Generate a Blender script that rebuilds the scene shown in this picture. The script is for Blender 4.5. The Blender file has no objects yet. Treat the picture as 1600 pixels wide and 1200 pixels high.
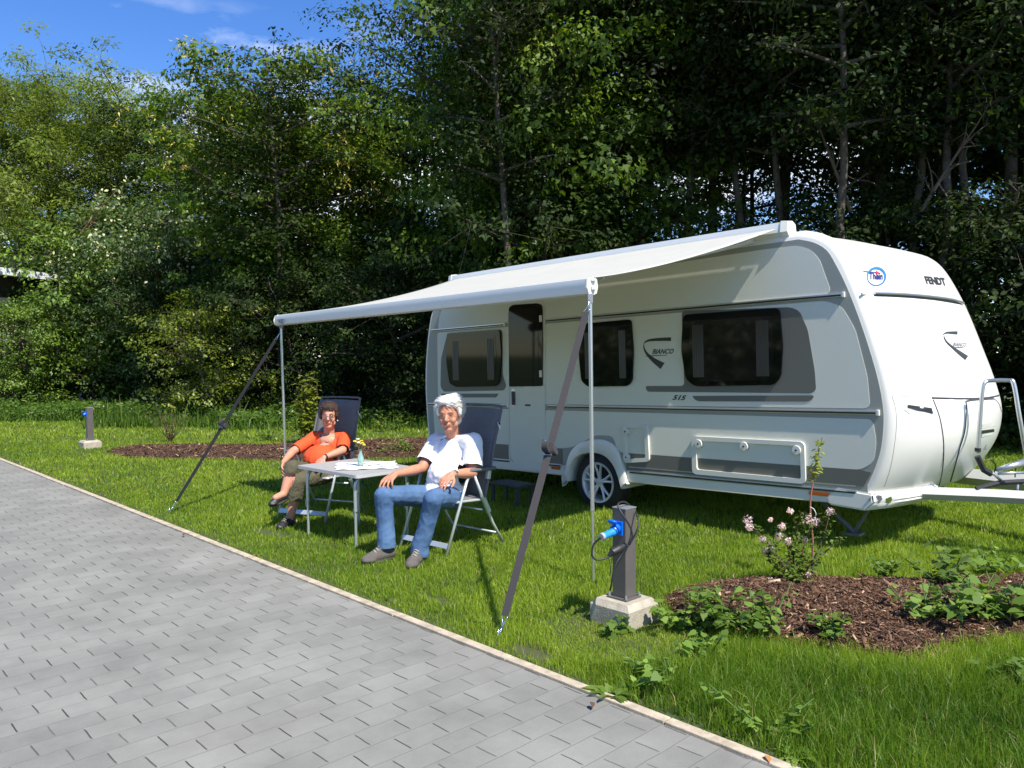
import bpy, bmesh, math, random
import numpy as np
from mathutils import Vector, Matrix, noise
from mathutils.bvhtree import BVHTree
R = math.radians
SC = bpy.context.scene
COL = SC.collection
rng = np.random.default_rng(7)
random.seed(7)

# ------------------------------------------------------------------ camera, sky, sun, exposure
F = 1250.0
CAMZ = 1.6
PITCH = math.atan(47.0 / F)
ROLL = -0.006
camd = bpy.data.cameras.new('camera')
camd.sensor_width = 36.0
camd.lens = F / 1600.0 * 36.0
camd.clip_start = 0.05
camd.clip_end = 3000.0
cam = bpy.data.objects.new('camera', camd)
COL.objects.link(cam)
CAMM = Matrix.Translation((0, 0, CAMZ)) @ Matrix.Rotation(math.pi / 2 - PITCH, 4, 'X') @ Matrix.Rotation(ROLL, 4, 'Z')
cam.matrix_world = CAMM
SC.camera = cam

SUN_EL = R(54.0)
SUN_H = Vector((0.595, -0.804, 0)).normalized()           # horizontal direction towards the sun
SUN_DIR = Vector((SUN_H.x * math.cos(SUN_EL), SUN_H.y * math.cos(SUN_EL), math.sin(SUN_EL)))
sund = bpy.data.lights.new('sun', 'SUN')
sund.energy = 4.9
sund.angle = R(0.53)
sund.color = (1.0, 0.95, 0.85)
sun = bpy.data.objects.new('sun', sund)
COL.objects.link(sun)
sun.rotation_euler = SUN_DIR.to_track_quat('Z', 'Y').to_euler()

world = bpy.data.worlds.new('World')
SC.world = world
world.use_nodes = True
wn = world.node_tree
wn.nodes.clear()
w_out = wn.nodes.new('ShaderNodeOutputWorld')
w_bg = wn.nodes.new('ShaderNodeBackground')
w_bg.inputs['Strength'].default_value = 0.13
sky = wn.nodes.new('ShaderNodeTexSky')
sky.sky_type = 'NISHITA'
sky.sun_disc = False
sky.sun_elevation = SUN_EL
sky.sun_rotation = math.atan2(SUN_H.x, SUN_H.y)
sky.altitude = 300
sky.air_density = 1.0
sky.dust_density = 0.25
sky.ozone_density = 3.5
tc = wn.nodes.new('ShaderNodeTexCoord')
mp = wn.nodes.new('ShaderNodeMapping')
mp.inputs['Scale'].default_value = (1.0, 1.0, 2.6)
mp.inputs['Location'].default_value = (3.1, 0.4, 0.15)
nz = wn.nodes.new('ShaderNodeTexNoise')
nz.inputs['Scale'].default_value = 2.6
nz.inputs['Detail'].default_value = 8
nz.inputs['Roughness'].default_value = 0.58
rp = wn.nodes.new('ShaderNodeValToRGB')
rp.color_ramp.elements[0].position = 0.50
rp.color_ramp.elements[1].position = 0.66
sx = wn.nodes.new('ShaderNodeSeparateXYZ')
hm = wn.nodes.new('ShaderNodeMapRange')                    # clouds thin out overhead
hm.inputs['From Min'].default_value = 0.385
hm.inputs['From Max'].default_value = 0.34
mu = wn.nodes.new('ShaderNodeMath'); mu.operation = 'MULTIPLY'
mx = wn.nodes.new('ShaderNodeMix'); mx.data_type = 'RGBA'
mx.inputs['B'].default_value = (7.0, 7.4, 8.2, 1)
wl = wn.links.new
wl(tc.outputs['Generated'], mp.inputs['Vector']); wl(mp.outputs[0], nz.inputs['Vector'])
wl(nz.outputs['Fac'], rp.inputs['Fac']); wl(tc.outputs['Generated'], sx.inputs[0])
wl(sx.outputs['Z'], hm.inputs['Value']); wl(hm.outputs[0], mu.inputs[0]); wl(rp.outputs['Color'], mu.inputs[1])
hs = wn.nodes.new('ShaderNodeHueSaturation'); hs.inputs['Hue'].default_value = 0.512; hs.inputs['Saturation'].default_value = 1.27; hs.inputs['Value'].default_value = 1.05
wl(sky.outputs[0], hs.inputs['Color'])
wl(mu.outputs[0], mx.inputs['Factor']); wl(hs.outputs[0], mx.inputs['A'])
wl(mx.outputs['Result'], w_bg.inputs['Color']); wl(w_bg.outputs[0], w_out.inputs[0])

SC.view_settings.view_transform = 'Standard'
SC.view_settings.look = 'None'
SC.view_settings.exposure = 0.62
SC.view_settings.gamma = 1.0
SC.render.engine = 'CYCLES'
SC.cycles.max_bounces = 7
SC.cycles.diffuse_bounces = 3
SC.cycles.transparent_max_bounces = 8
SC.cycles.use_adaptive_sampling = True
SC.cycles.use_denoising = True
SC.cycles.sample_clamp_indirect = 6

# ------------------------------------------------------------------ ray helpers (pixels of the 1600x1200 frame -> points in the place)
M3 = CAMM.to_3x3()
def ray(px, py):
    return (M3 @ Vector(((px - 800.0) / F, -(py - 600.0) / F, -1.0)))
def G(px, py, z=0.0):
    r = ray(px, py)
    t = (z - CAMZ) / r.z
    return Vector((r.x * t, r.y * t, z))
def J(px, py, d):
    r = ray(px, py)
    t = d / r.y
    return Vector((r.x * t, d, CAMZ + r.z * t))
AU = Vector((0.692, -0.722, 0)).normalized()     # along the kerb and the caravan, towards its front
AV = Vector((-AU.y, AU.x, 0))                    # across, away from the camera
def uv2w(u, v, z=0.0):
    return Vector((AU.x * u + AV.x * v, AU.y * u + AV.y * v, z))
KERB_V = 2.81

# ------------------------------------------------------------------ materials
MATS = {}
def newmat(name):
    m = bpy.data.materials.new(name); m.use_nodes = True
    nt = m.node_tree
    b = nt.nodes['Principled BSDF']
    return m, nt, b
def mat(name, col, rough=0.6, metal=0.0, var=0.0, vscale=8.0, bump=0.0, bscale=60.0, spec=0.5, coat=0.0, col2=None, detail=4, sub=0.0, coords='Object', trans=0.0, sheen=0.0, bdist=0.01):
    if name in MATS: return MATS[name]
    m, nt, b = newmat(name)
    b.inputs['Base Color'].default_value = (*col, 1)
    b.inputs['Roughness'].default_value = rough
    b.inputs['Metallic'].default_value = metal
    b.inputs['Specular IOR Level'].default_value = spec
    if coat: b.inputs['Coat Weight'].default_value = coat; b.inputs['Coat Roughness'].default_value = 0.08
    if sub:
        b.inputs['Subsurface Weight'].default_value = sub
        b.inputs['Subsurface Radius'].default_value = (0.02, 0.008, 0.004)
        b.inputs['Subsurface Scale'].default_value = 0.4
    if sheen: b.inputs['Sheen Weight'].default_value = sheen
    if trans: b.inputs['Transmission Weight'].default_value = trans
    t = nt.nodes.new('ShaderNodeTexCoord')
    if var or col2:
        n = nt.nodes.new('ShaderNodeTexNoise'); n.inputs['Scale'].default_value = vscale; n.inputs['Detail'].default_value = detail
        n.inputs['Roughness'].default_value = 0.6
        nt.links.new(t.outputs[coords], n.inputs['Vector'])
        r = nt.nodes.new('ShaderNodeValToRGB')
        r.color_ramp.elements[0].position = 0.3; r.color_ramp.elements[1].position = 0.7
        c2 = col2 if col2 else tuple(min(1, c * (1 + var)) for c in col)
        c1 = col if col2 else tuple(c * (1 - var) for c in col)
        r.color_ramp.elements[0].color = (*c1, 1); r.color_ramp.elements[1].color = (*c2, 1)
        nt.links.new(n.outputs['Fac'], r.inputs['Fac']); nt.links.new(r.outputs['Color'], b.inputs['Base Color'])
    if bump:
        n2 = nt.nodes.new('ShaderNodeTexNoise'); n2.inputs['Scale'].default_value = bscale; n2.inputs['Detail'].default_value = 3
        nt.links.new(t.outputs[coords], n2.inputs['Vector'])
        bp = nt.nodes.new('ShaderNodeBump'); bp.inputs['Strength'].default_value = bump; bp.inputs['Distance'].default_value = bdist
        nt.links.new(n2.outputs['Fac'], bp.inputs['Height']); nt.links.new(bp.outputs[0], b.inputs['Normal'])
    MATS[name] = m
    return m
def leafmat(name, stops, rough=0.45, trans=0.35, spec=0.4):
    """colour by the per-face attribute 'tint'"""
    m, nt, b = newmat(name)
    a = nt.nodes.new('ShaderNodeAttribute'); a.attribute_name = 'tint'
    oi = nt.nodes.new('ShaderNodeObjectInfo')
    r = nt.nodes.new('ShaderNodeValToRGB')
    els = r.color_ramp.elements
    els[0].position = stops[0][0]; els[0].color = (*stops[0][1], 1)
    els[1].position = stops[-1][0]; els[1].color = (*stops[-1][1], 1)
    for p, c in stops[1:-1]:
        e = els.new(p); e.color = (*c, 1)
    nt.links.new(a.outputs['Fac'], r.inputs['Fac'])
    b.inputs['Roughness'].default_value = rough
    b.inputs['Specular IOR Level'].default_value = spec
    hv = nt.nodes.new('ShaderNodeHueSaturation')
    mr = nt.nodes.new('ShaderNodeMapRange'); mr.inputs['To Min'].default_value = 0.82; mr.inputs['To Max'].default_value = 1.18
    nt.links.new(oi.outputs['Random'], mr.inputs['Value']); nt.links.new(mr.outputs[0], hv.inputs['Value'])
    nt.links.new(r.outputs['Color'], hv.inputs['Color'])
    nt.links.new(hv.outputs[0], b.inputs['Base Color'])
    tr = nt.nodes.new('ShaderNodeBsdfTranslucent')
    tm = nt.nodes.new('ShaderNodeMix'); tm.data_type = 'RGBA'; tm.blend_type = 'MULTIPLY'; tm.inputs['Factor'].default_value = 1
    tm.inputs['B'].default_value = (1.5, 1.45, 0.6, 1)
    nt.links.new(hv.outputs[0], tm.inputs['A']); nt.links.new(tm.outputs['Result'], tr.inputs['Color'])
    ms = nt.nodes.new('ShaderNodeMixShader'); ms.inputs['Fac'].default_value = trans
    out = nt.nodes['Material Output']
    nt.links.new(b.outputs[0], ms.inputs[1]); nt.links.new(tr.outputs[0], ms.inputs[2]); nt.links.new(ms.outputs[0], out.inputs['Surface'])
    return m

# ------------------------------------------------------------------ object helpers
def tag(o, label=None, cat=None, group=None, kind=None):
    if label: o['label'] = label
    if cat: o['category'] = cat
    if group: o['group'] = group
    if kind: o['kind'] = kind
    return o
def empty(name, label, cat, loc=(0, 0, 0), rotz=0.0, group=None, matrix=None):
    o = bpy.data.objects.new(name, None); COL.objects.link(o)
    o.empty_display_size = 0.2
    if matrix is not None: o.matrix_world = matrix
    else:
        o.location = loc; o.rotation_euler = (0, 0, rotz)
        o.matrix_world = Matrix.Translation(loc) @ Matrix.Rotation(rotz, 4, 'Z')
    return tag(o, label, cat, group)
def link(name, me, m=None, parent=None, smooth=False, world_space=False):
    """links a mesh; world_space: its vertices are in world coordinates and parent is placed elsewhere"""
    o = bpy.data.objects.new(name, me); COL.objects.link(o)
    if m is not None:
        me.materials.clear()
        for k in (m if isinstance(m, (list, tuple)) else [m]): me.materials.append(k)
    if smooth:
        me.polygons.foreach_set('use_smooth', [True] * len(me.polygons))
    if parent is not None:
        if world_space:
            me.transform(WM[parent.name].inverted() if parent.name in WM else wm(parent).inverted())
        o.parent = parent
    return o
WM = {}
def wm(o):
    m = o.matrix_basis.copy()
    p = o.parent
    while p is not None:
        m = p.matrix_basis @ m; p = p.parent
    return m
class MB:
    """collects shapes into one mesh"""
    def __init__(s): s.bm = bmesh.new()
    def box(s, c, size, rot=None, bevel=0.0, mat_index=0):
        r = bmesh.ops.create_cube(s.bm, size=1.0)
        vs = r['verts']
        M = Matrix.Translation(Vector(c)) @ (rot.to_4x4() if rot is not None else Matrix.Identity(4)) @ Matrix.Diagonal((*size, 1))
        bmesh.ops.transform(s.bm, matrix=M, verts=vs)
        if bevel:
            es = list({e for v in vs for e in v.link_edges})
            bmesh.ops.bevel(s.bm, geom=es, offset=bevel, segments=2, affect='EDGES', profile=0.5)
        return s
    def tube(s, pts, rad, sides=10, caps=True, flat=None):
        pts = [Vector(p) for p in pts]
        n = len(pts)
        rads = rad if isinstance(rad, (list, tuple)) else [rad] * n
        rings = []
        ref = None
        for i, p in enumerate(pts):
            if i == 0: t = pts[1] - pts[0]
            elif i == n - 1: t = pts[-1] - pts[-2]
            else: t = (pts[i + 1] - p).normalized() + (p - pts[i - 1]).normalized()
            if t.length < 1e-9: t = Vector((0, 0, 1))
            t.normalize()
            if ref is None:
                a = Vector((0, 0, 1)) if abs(t.z) < 0.9 else Vector((1, 0, 0))
                ref = t.cross(a).normalized()
            ref = (ref - t * ref.dot(t)).normalized()
            b = t.cross(ref)
            fx, fy = (1, 1) if flat is None else flat
            rings.append([s.bm.verts.new(p + (ref * math.cos(2 * math.pi * k / sides) * fx + b * math.sin(2 * math.pi * k / sides) * fy) * rads[i]) for k in range(sides)])
        for i in range(n - 1):
            for k in range(sides):
                k2 = (k + 1) % sides
                s.bm.faces.new((rings[i][k], rings[i][k2], rings[i + 1][k2], rings[i + 1][k]))
        if caps:
            s.bm.faces.new(rings[0][::-1]); s.bm.faces.new(rings[-1])
        return s
    def ball(s, c, rad, rot=None, seg=16, rings=10):
        r = bmesh.ops.create_uvsphere(s.bm, u_segments=seg, v_segments=rings, radius=1.0)
        rad = rad if isinstance(rad, (tuple, list)) else (rad,) * 3
        M = Matrix.Translation(Vector(c)) @ (rot.to_4x4() if rot is not None else Matrix.Identity(4)) @ Matrix.Diagonal((*rad, 1))
        bmesh.ops.transform(s.bm, matrix=M, verts=r['verts'])
        return s
    def cyl(s, c, rad, h, rot=None, seg=24, r2=None):
        r = bmesh.ops.create_cone(s.bm, cap_ends=True, segments=seg, radius1=rad, radius2=rad if r2 is None else r2, depth=h)
        M = Matrix.Translation(Vector(c)) @ (rot.to_4x4() if rot is not None else Matrix.Identity(4))
        bmesh.ops.transform(s.bm, matrix=M, verts=r['verts'])
        return s
    def prism(s, poly, f0, f1):
        """poly: list of 2D points; f0/f1 map a point to the bottom / top vertex"""
        a = [s.bm.verts.new(f0(p)) for p in poly]; b = [s.bm.verts.new(f1(p)) for p in poly]
        n = len(poly)
        s.bm.faces.new(b); s.bm.faces.new(a[::-1])
        for i in range(n):
            j = (i + 1) % n
            s.bm.faces.new((a[i], a[j], b[j], b[i]))
        return s
    def ring(s, outer, inner, f0, f1):
        n = len(outer)
        ao = [s.bm.verts.new(f0(p)) for p in outer]; bo = [s.bm.verts.new(f1(p)) for p in outer]
        ai = [s.bm.verts.new(f0(p)) for p in inner]; bi = [s.bm.verts.new(f1(p)) for p in inner]
        for i in range(n):
            j = (i + 1) % n
            s.bm.faces.new((bo[i], bo[j], bi[j], bi[i])); s.bm.faces.new((ao[j], ao[i], ai[i], ai[j]))
            s.bm.faces.new((ao[i], ao[j], bo[j], bo[i])); s.bm.faces.new((ai[j], ai[i], bi[i], bi[j]))
        return s
    def lathe(s, prof, c=(0, 0, 0), rot=None, seg=24):
        rings = []
        Rm = rot if rot is not None else Matrix.Identity(3)
        for r, z in prof:
            rings.append([s.bm.verts.new(Vector(c) + Rm @ Vector((r * math.cos(2 * math.pi * k / seg), r * math.sin(2 * math.pi * k / seg), z))) for k in range(seg)])
        for i in range(len(prof) - 1):
            for k in range(seg):
                k2 = (k + 1) % seg
                s.bm.faces.new((rings[i][k], rings[i][k2], rings[i + 1][k2], rings[i + 1][k]))
        return s
    def mesh(s, name, recalc=True):
        if recalc: bmesh.ops.recalc_face_normals(s.bm, faces=s.bm.faces)
        me = bpy.data.meshes.new(name); s.bm.to_mesh(me); s.bm.free()
        return me
    def build(s, name, m=None, parent=None, smooth=False, world_space=False, bevel=0.0, auto=False):
        if bevel:
            es = [e for e in s.bm.edges if len(e.link_faces) == 2 and e.calc_face_angle(0) > 0.6]
            bmesh.ops.bevel(s.bm, geom=es, offset=bevel, segments=2, affect='EDGES', profile=0.5)
        me = s.mesh(name)
        o = link(name, me, m, parent, smooth, world_space)
        if auto:
            sharp_by_angle(me, 40)
        return o
def sharp_by_angle(me, deg):
    me.polygons.foreach_set('use_smooth', [True] * len(me.polygons))
    bm = bmesh.new(); bm.from_mesh(me)
    for e in bm.edges:
        e.smooth = not (len(e.link_faces) == 2 and e.calc_face_angle(0) > R(deg))
    bm.to_mesh(me); bm.free()
def round_poly(pts, r=0.03, seg=4):
    """round the corners of a 2D polygon; r may be a list"""
    n = len(pts); out = []
    for i in range(n):
        p0, p1, p2 = Vector(pts[i - 1]), Vector(pts[i]), Vector(pts[(i + 1) % n])
        rr = r[i] if isinstance(r, (list, tuple)) else r
        d0, d1 = (p0 - p1), (p2 - p1)
        rr = min(rr, d0.length * 0.45, d1.length * 0.45)
        a = p1 + d0.normalized() * rr; b = p1 + d1.normalized() * rr
        for k in range(seg + 1):
            t = k / seg
            out.append((a * (1 - t) ** 2 + p1 * 2 * t * (1 - t) + b * t * t))
    return out
def smooth_line(pts, n=8):
    pts = [Vector(p) for p in pts]; out = []
    for i in range(len(pts) - 1):
        p0 = pts[max(i - 1, 0)]; p1 = pts[i]; p2 = pts[i + 1]; p3 = pts[min(i + 2, len(pts) - 1)]
        for k in range(n):
            t = k / n
            out.append(0.5 * ((2 * p1) + (p2 - p0) * t + (2 * p0 - 5 * p1 + 4 * p2 - p3) * t * t + (3 * p1 - p0 - 3 * p2 + p3) * t ** 3))
    out.append(pts[-1]); return out
def text_geo(s, shear=0.0, bold=0.0, space=1.0):
    cu = bpy.data.curves.new('text', 'FONT'); cu.body = s; cu.size = 1.0; cu.shear = shear; cu.offset = bold; cu.space_character = space
    cu.resolution_u = 3
    o = bpy.data.objects.new('text', cu); COL.objects.link(o)
    dg = bpy.context.evaluated_depsgraph_get()
    me = bpy.data.meshes.new_from_object(o.evaluated_get(dg))
    vs = [(v.co.x, v.co.y) for v in me.vertices]; fs = [tuple(p.vertices) for p in me.polygons]
    bpy.data.objects.remove(o); bpy.data.curves.remove(cu); bpy.data.meshes.remove(me)
    xs = [v[0] for v in vs]; ys = [v[1] for v in vs]
    x0, x1, y0, y1 = min(xs), max(xs), min(ys), max(ys)
    return [((x - x0) / (x1 - x0), (y - y0) / (y1 - y0)) for x, y in vs], fs
def np_mesh(name, V, faces, tint=None):
    """V (n,3); faces (m,k) int array or list of such arrays"""
    me = bpy.data.meshes.new(name)
    fl = faces if isinstance(faces, list) else [faces]
    loops = np.concatenate([f.reshape(-1) for f in fl]).astype(np.int32)
    tot = np.concatenate([np.full(len(f), f.shape[1], np.int32) for f in fl])
    start = np.concatenate([[0], np.cumsum(tot)[:-1]]).astype(np.int32)
    me.vertices.add(len(V)); me.vertices.foreach_set('co', np.ascontiguousarray(V, np.float32).reshape(-1))
    me.loops.add(len(loops)); me.loops.foreach_set('vertex_index', loops)
    me.polygons.add(len(tot)); me.polygons.foreach_set('loop_start', start); me.polygons.foreach_set('loop_total', tot)
    if tint is not None:
        a = me.attributes.new('tint', 'FLOAT', 'FACE'); a.data.foreach_set('value', np.ascontiguousarray(tint, np.float32))
    me.update(calc_edges=True)
    return me
def tubes_np(segs, sides=6):
    """segs: list of (pts, rads)"""
    Vs, Fs = [], []; off = 0
    for pts, rads in segs:
        pts = np.array([tuple(p) for p in pts], float); n = len(pts)
        t = np.gradient(pts, axis=0); t /= (np.linalg.norm(t, axis=1, keepdims=True) + 1e-9)
        ref = np.cross(t, np.array([0.3, 0.7, 0.2])); ref /= (np.linalg.norm(ref, axis=1, keepdims=True) + 1e-9)
        b = np.cross(t, ref); a = np.arange(sides) * 2 * np.pi / sides
        ring_ = pts[:, None, :] + np.array(rads)[:, None, None] * (np.cos(a)[None, :, None] * ref[:, None, :] + np.sin(a)[None, :, None] * b[:, None, :])
        Vs.append(ring_.reshape(-1, 3))
        i = np.arange(n - 1)[:, None] * sides; k = np.arange(sides)[None, :]; k2 = (k + 1) % sides
        Fs.append(np.stack([(i + k).ravel(), (i + k2).ravel(), (i + sides + k2).ravel(), (i + sides + k).ravel()], 1) + off); off += n * sides
    return np.concatenate(Vs), np.concatenate(Fs)
def bez(p0, p1, bend, n=6, rr=random):
    p0 = Vector(p0); p1 = Vector(p1); L = (p1 - p0).length
    c = (p0 + p1) / 2 + Vector((rr.uniform(-1, 1), rr.uniform(-1, 1), rr.uniform(-.3, .8))) * L * bend
    return [p0 * (1 - t) ** 2 + c * 2 * t * (1 - t) + p1 * t * t for t in [k / n for k in range(n + 1)]]

# ------------------------------------------------------------------ the ground
def vnoise(P, scale, seed=0.0, oct=3):
    """cheap smooth noise for arrays of xy points, about 0..1"""
    x = P[:, 0] * scale + seed * 13.7; y = P[:, 1] * scale + seed * 7.3
    v = np.zeros(len(P)); a = 1.0; tot = 0
    for k in range(oct):
        xi = np.floor(x); yi = np.floor(y); fx = x - xi; fy = y - yi
        fx = fx * fx * (3 - 2 * fx); fy = fy * fy * (3 - 2 * fy)
        def h(i, j):
            q = np.sin(i * 127.1 + j * 311.7 + k * 17.0 + seed) * 43758.5453
            return q - np.floor(q)
        v += a * (h(xi, yi) * (1 - fx) * (1 - fy) + h(xi + 1, yi) * fx * (1 - fy) + h(xi, yi + 1) * (1 - fx) * fy + h(xi + 1, yi + 1) * fx * fy)
        tot += a; a *= 0.5; x = x * 2.03 + 5.1; y = y * 2.03 + 1.7
    return v / tot

def grid_sheet(name, u0, u1, v0, v1, nu, nv, zf, m, uvmap=False):
    us = np.linspace(u0, u1, nu); vs = np.linspace(v0, v1, nv)
    A, B = np.meshgrid(us, vs, indexing='ij')
    X = AU.x * A + AV.x * B; Y = AU.y * A + AV.y * B
    Z = zf(X, Y)
    V = np.stack([X.ravel(), Y.ravel(), Z.ravel()], 1)
    i = np.arange(nu - 1)[:, None] * nv + np.arange(nv - 1)[None, :]
    i = i.ravel()
    Fc = np.stack([i, i + nv, i + nv + 1, i + 1], 1)
    me = np_mesh(name, V, Fc)
    if uvmap:
        uv = me.uv_layers.new(name='UVMap')
        li = np.zeros(len(me.loops), np.int32); me.loops.foreach_get('vertex_index', li)
        uvs = np.stack([B.ravel()[li], A.ravel()[li]], 1).astype(np.float32)
        uv.data.foreach_set('uv', uvs.ravel())
    return tag(link(name, me, m), kind='structure')

# lawn soil: one sheet to the horizon
soil = mat('lawn_soil', (0.045, 0.075, 0.014), 0.95, col2=(0.075, 0.075, 0.028), vscale=2.2, bump=0.5, bscale=70, bdist=0.02)
grid_sheet('lawn_ground', -420, 420, KERB_V + 0.07, 700, 60, 60, lambda X, Y: X * 0 - 0.0, soil)
grid_sheet('far_meadow', -420, 420, -400, -3.2, 40, 40, lambda X, Y: X * 0 - 0.004, mat('meadow_green', (0.05, 0.09, 0.016), 0.95, col2=(0.08, 0.12, 0.03), vscale=1.3))

# paving: kerb-parallel joints open and dark, cross joints tight
def paving_material():
    m, nt, b = newmat('grey_concrete_pavers')
    N = nt.nodes.new; L = nt.links.new
    def M(op, a, b_=None, c=None):
        n = N('ShaderNodeMath'); n.operation = op
        for k, x in enumerate((a, b_, c)):
            if x is None: continue
            if isinstance(x, (int, float)): n.inputs[k].default_value = x
            else: L(x, n.inputs[k])
        return n.outputs[0]
    uv = N('ShaderNodeUVMap'); uv.uv_map = 'UVMap'
    sp = N('ShaderNodeSeparateXYZ'); L(uv.outputs[0], sp.inputs[0])
    wob = N('ShaderNodeTexNoise'); wob.inputs['Scale'].default_value = 9; L(uv.outputs[0], wob.inputs['Vector'])
    wo = M('MULTIPLY', M('SUBTRACT', wob.outputs['Fac'], 0.5), 0.012)
    RW, RL = 0.1435, 0.200
    rowf = M('DIVIDE', M('ADD', sp.outputs['Y'], wo), RW)
    row = M('FLOOR', rowf); fr = M('SUBTRACT', rowf, row)
    odd = M('MULTIPLY', M('FLOORED_MODULO', row, 2.0), 0.5)
    wr = N('ShaderNodeTexWhiteNoise'); wr.noise_dimensions = '1D'; L(row, wr.inputs['W'])
    jit = M('MULTIPLY', M('SUBTRACT', wr.outputs['Value'], 0.5), 0.09)
    cf = M('ADD', M('ADD', M('DIVIDE', M('ADD', sp.outputs['X'], wo), RL), odd), jit)
    colm = M('FLOOR', cf); fc = M('SUBTRACT', cf, colm)
    d_end = M('MULTIPLY', M('MINIMUM', fc, M('SUBTRACT', 1.0, fc)), RL)      # distance to the joint that runs along the kerb
    d_bed = M('MULTIPLY', M('MINIMUM', fr, M('SUBTRACT', 1.0, fr)), RW)
    cv = N('ShaderNodeCombineXYZ'); L(row, cv.inputs[0]); L(colm, cv.inputs[1])
    wn3 = N('ShaderNodeTexWhiteNoise'); L(cv.outputs[0], wn3.inputs['Vector'])
    j1 = N('ShaderNodeMapRange'); j1.inputs['From Min'].default_value = 0.0040; j1.inputs['From Max'].default_value = 0.0020; L(d_end, j1.inputs['Value'])
    endvar = M('ADD', M('MULTIPLY', wn3.outputs['Value'], 0.6), 0.4)
    j2 = N('ShaderNodeMapRange'); j2.inputs['From Min'].default_value = 0.0016; j2.inputs['From Max'].default_value = 0.0004; L(d_bed, j2.inputs['Value'])
    nb = N('ShaderNodeTexNoise'); nb.inputs['Scale'].default_value = 1.7; nb.inputs['Detail'].default_value = 6; nb.inputs['Roughness'].default_value = 0.65; L(uv.outputs[0], nb.inputs['Vector'])
    nf = N('ShaderNodeTexNoise'); nf.inputs['Scale'].default_value = 160; nf.inputs['Detail'].default_value = 3; L(uv.outputs[0], nf.inputs['Vector'])
    bedv = M('MULTIPLY', j2.outputs[0], M('MULTIPLY', nb.outputs['Fac'], 1.1))
    shortj = N('ShaderNodeMapRange'); shortj.inputs['From Min'].default_value = 0.05; shortj.inputs['From Max'].default_value = 0.16; L(M('MINIMUM', fr, M('SUBTRACT', 1.0, fr)), shortj.inputs['Value'])
    joint = M('MAXIMUM', M('MULTIPLY', M('MULTIPLY', j1.outputs[0], endvar), shortj.outputs[0]), bedv)
    val = M('ADD', M('ADD', M('MULTIPLY', wn3.outputs['Value'], 0.030), M('MULTIPLY', nb.outputs['Fac'], 0.23)), M('MULTIPLY', nf.outputs['Fac'], 0.07))
    val = M('MULTIPLY', M('ADD', val, 0.064), 0.97)
    cc = N('ShaderNodeCombineColor'); L(M('MULTIPLY', val, 1.0), cc.inputs[0]); L(M('MULTIPLY', val, 0.985), cc.inputs[1]); L(M('MULTIPLY', val, 0.875), cc.inputs[2])
    # faint warm stains on some stones
    ns = N('ShaderNodeTexNoise'); ns.inputs['Scale'].default_value = 0.8; ns.inputs['Detail'].default_value = 4; L(uv.outputs[0], ns.inputs['Vector'])
    sr = N('ShaderNodeMapRange'); sr.inputs['From Min'].default_value = 0.6; sr.inputs['From Max'].default_value = 0.75; sr.inputs['To Max'].default_value = 0.25; L(ns.outputs['Fac'], sr.inputs['Value'])
    m1 = N('ShaderNodeMix'); m1.data_type = 'RGBA'; L(sr.outputs[0], m1.inputs['Factor']); L(cc.outputs[0], m1.inputs['A']); m1.inputs['B'].default_value = (0.20, 0.165, 0.15, 1)
    # pale specks
    vo = N('ShaderNodeTexVoronoi'); vo.inputs['Scale'].default_value = 22; L(uv.outputs[0], vo.inputs['Vector'])
    vr = N('ShaderNodeMapRange'); vr.inputs['From Min'].default_value = 0.075; vr.inputs['From Max'].default_value = 0.03; vr.inputs['To Max'].default_value = 0.35; L(vo.outputs['Distance'], vr.inputs['Value'])
    m1b = N('ShaderNodeMix'); m1b.data_type = 'RGBA'; L(vr.outputs[0], m1b.inputs['Factor']); L(m1.outputs['Result'], m1b.inputs['A']); m1b.inputs['B'].default_value = (0.36, 0.35, 0.33, 1)
    m2 = N('ShaderNodeMix'); m2.data_type = 'RGBA'; L(joint, m2.inputs['Factor']); L(m1b.outputs['Result'], m2.inputs['A']); m2.inputs['B'].default_value = (0.030, 0.027, 0.023, 1)
    L(m2.outputs['Result'], b.inputs['Base Color'])
    b.inputs['Roughness'].default_value = 0.82
    b.inputs['Specular IOR Level'].default_value = 0.35
    hgt = M('ADD', M('SUBTRACT', M('MULTIPLY', nf.outputs['Fac'], 0.10), M('MULTIPLY', joint, 1.2)), M('MULTIPLY', wn3.outputs['Value'], 0.10))
    bp = N('ShaderNodeBump'); bp.inputs['Strength'].default_value = 0.6; bp.inputs['Distance'].default_value = 0.006
    L(hgt, bp.inputs['Height']); L(bp.outputs[0], b.inputs['Normal'])
    return m
grid_sheet('paved_road', -60, 40, -3.2, KERB_V, 40, 20, lambda X, Y: X * 0 + 0.0, paving_material(), uvmap=True)

# kerb: a strip of sandy concrete edging stones, slightly proud
kerbmat = mat('sandy_kerb_concrete', (0.30, 0.25, 0.175), 0.9, col2=(0.58, 0.49, 0.36), vscale=14, bump=0.6, bscale=120, bdist=0.004, detail=7)
mb = MB()
u = -40.0
while u < 12:
    ln = 1.0
    j = random.uniform(-0.003, 0.003)
    mb.box(uv2w(u + ln / 2, KERB_V + 0.030 + j, -0.035), (ln - 0.006, 0.056, 0.10), Matrix.Rotation(math.atan2(AU.y, AU.x), 3, 'Z'), bevel=0.004)
    u += ln
tag(mb.build('kerb', kerbmat), kind='structure')

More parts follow.
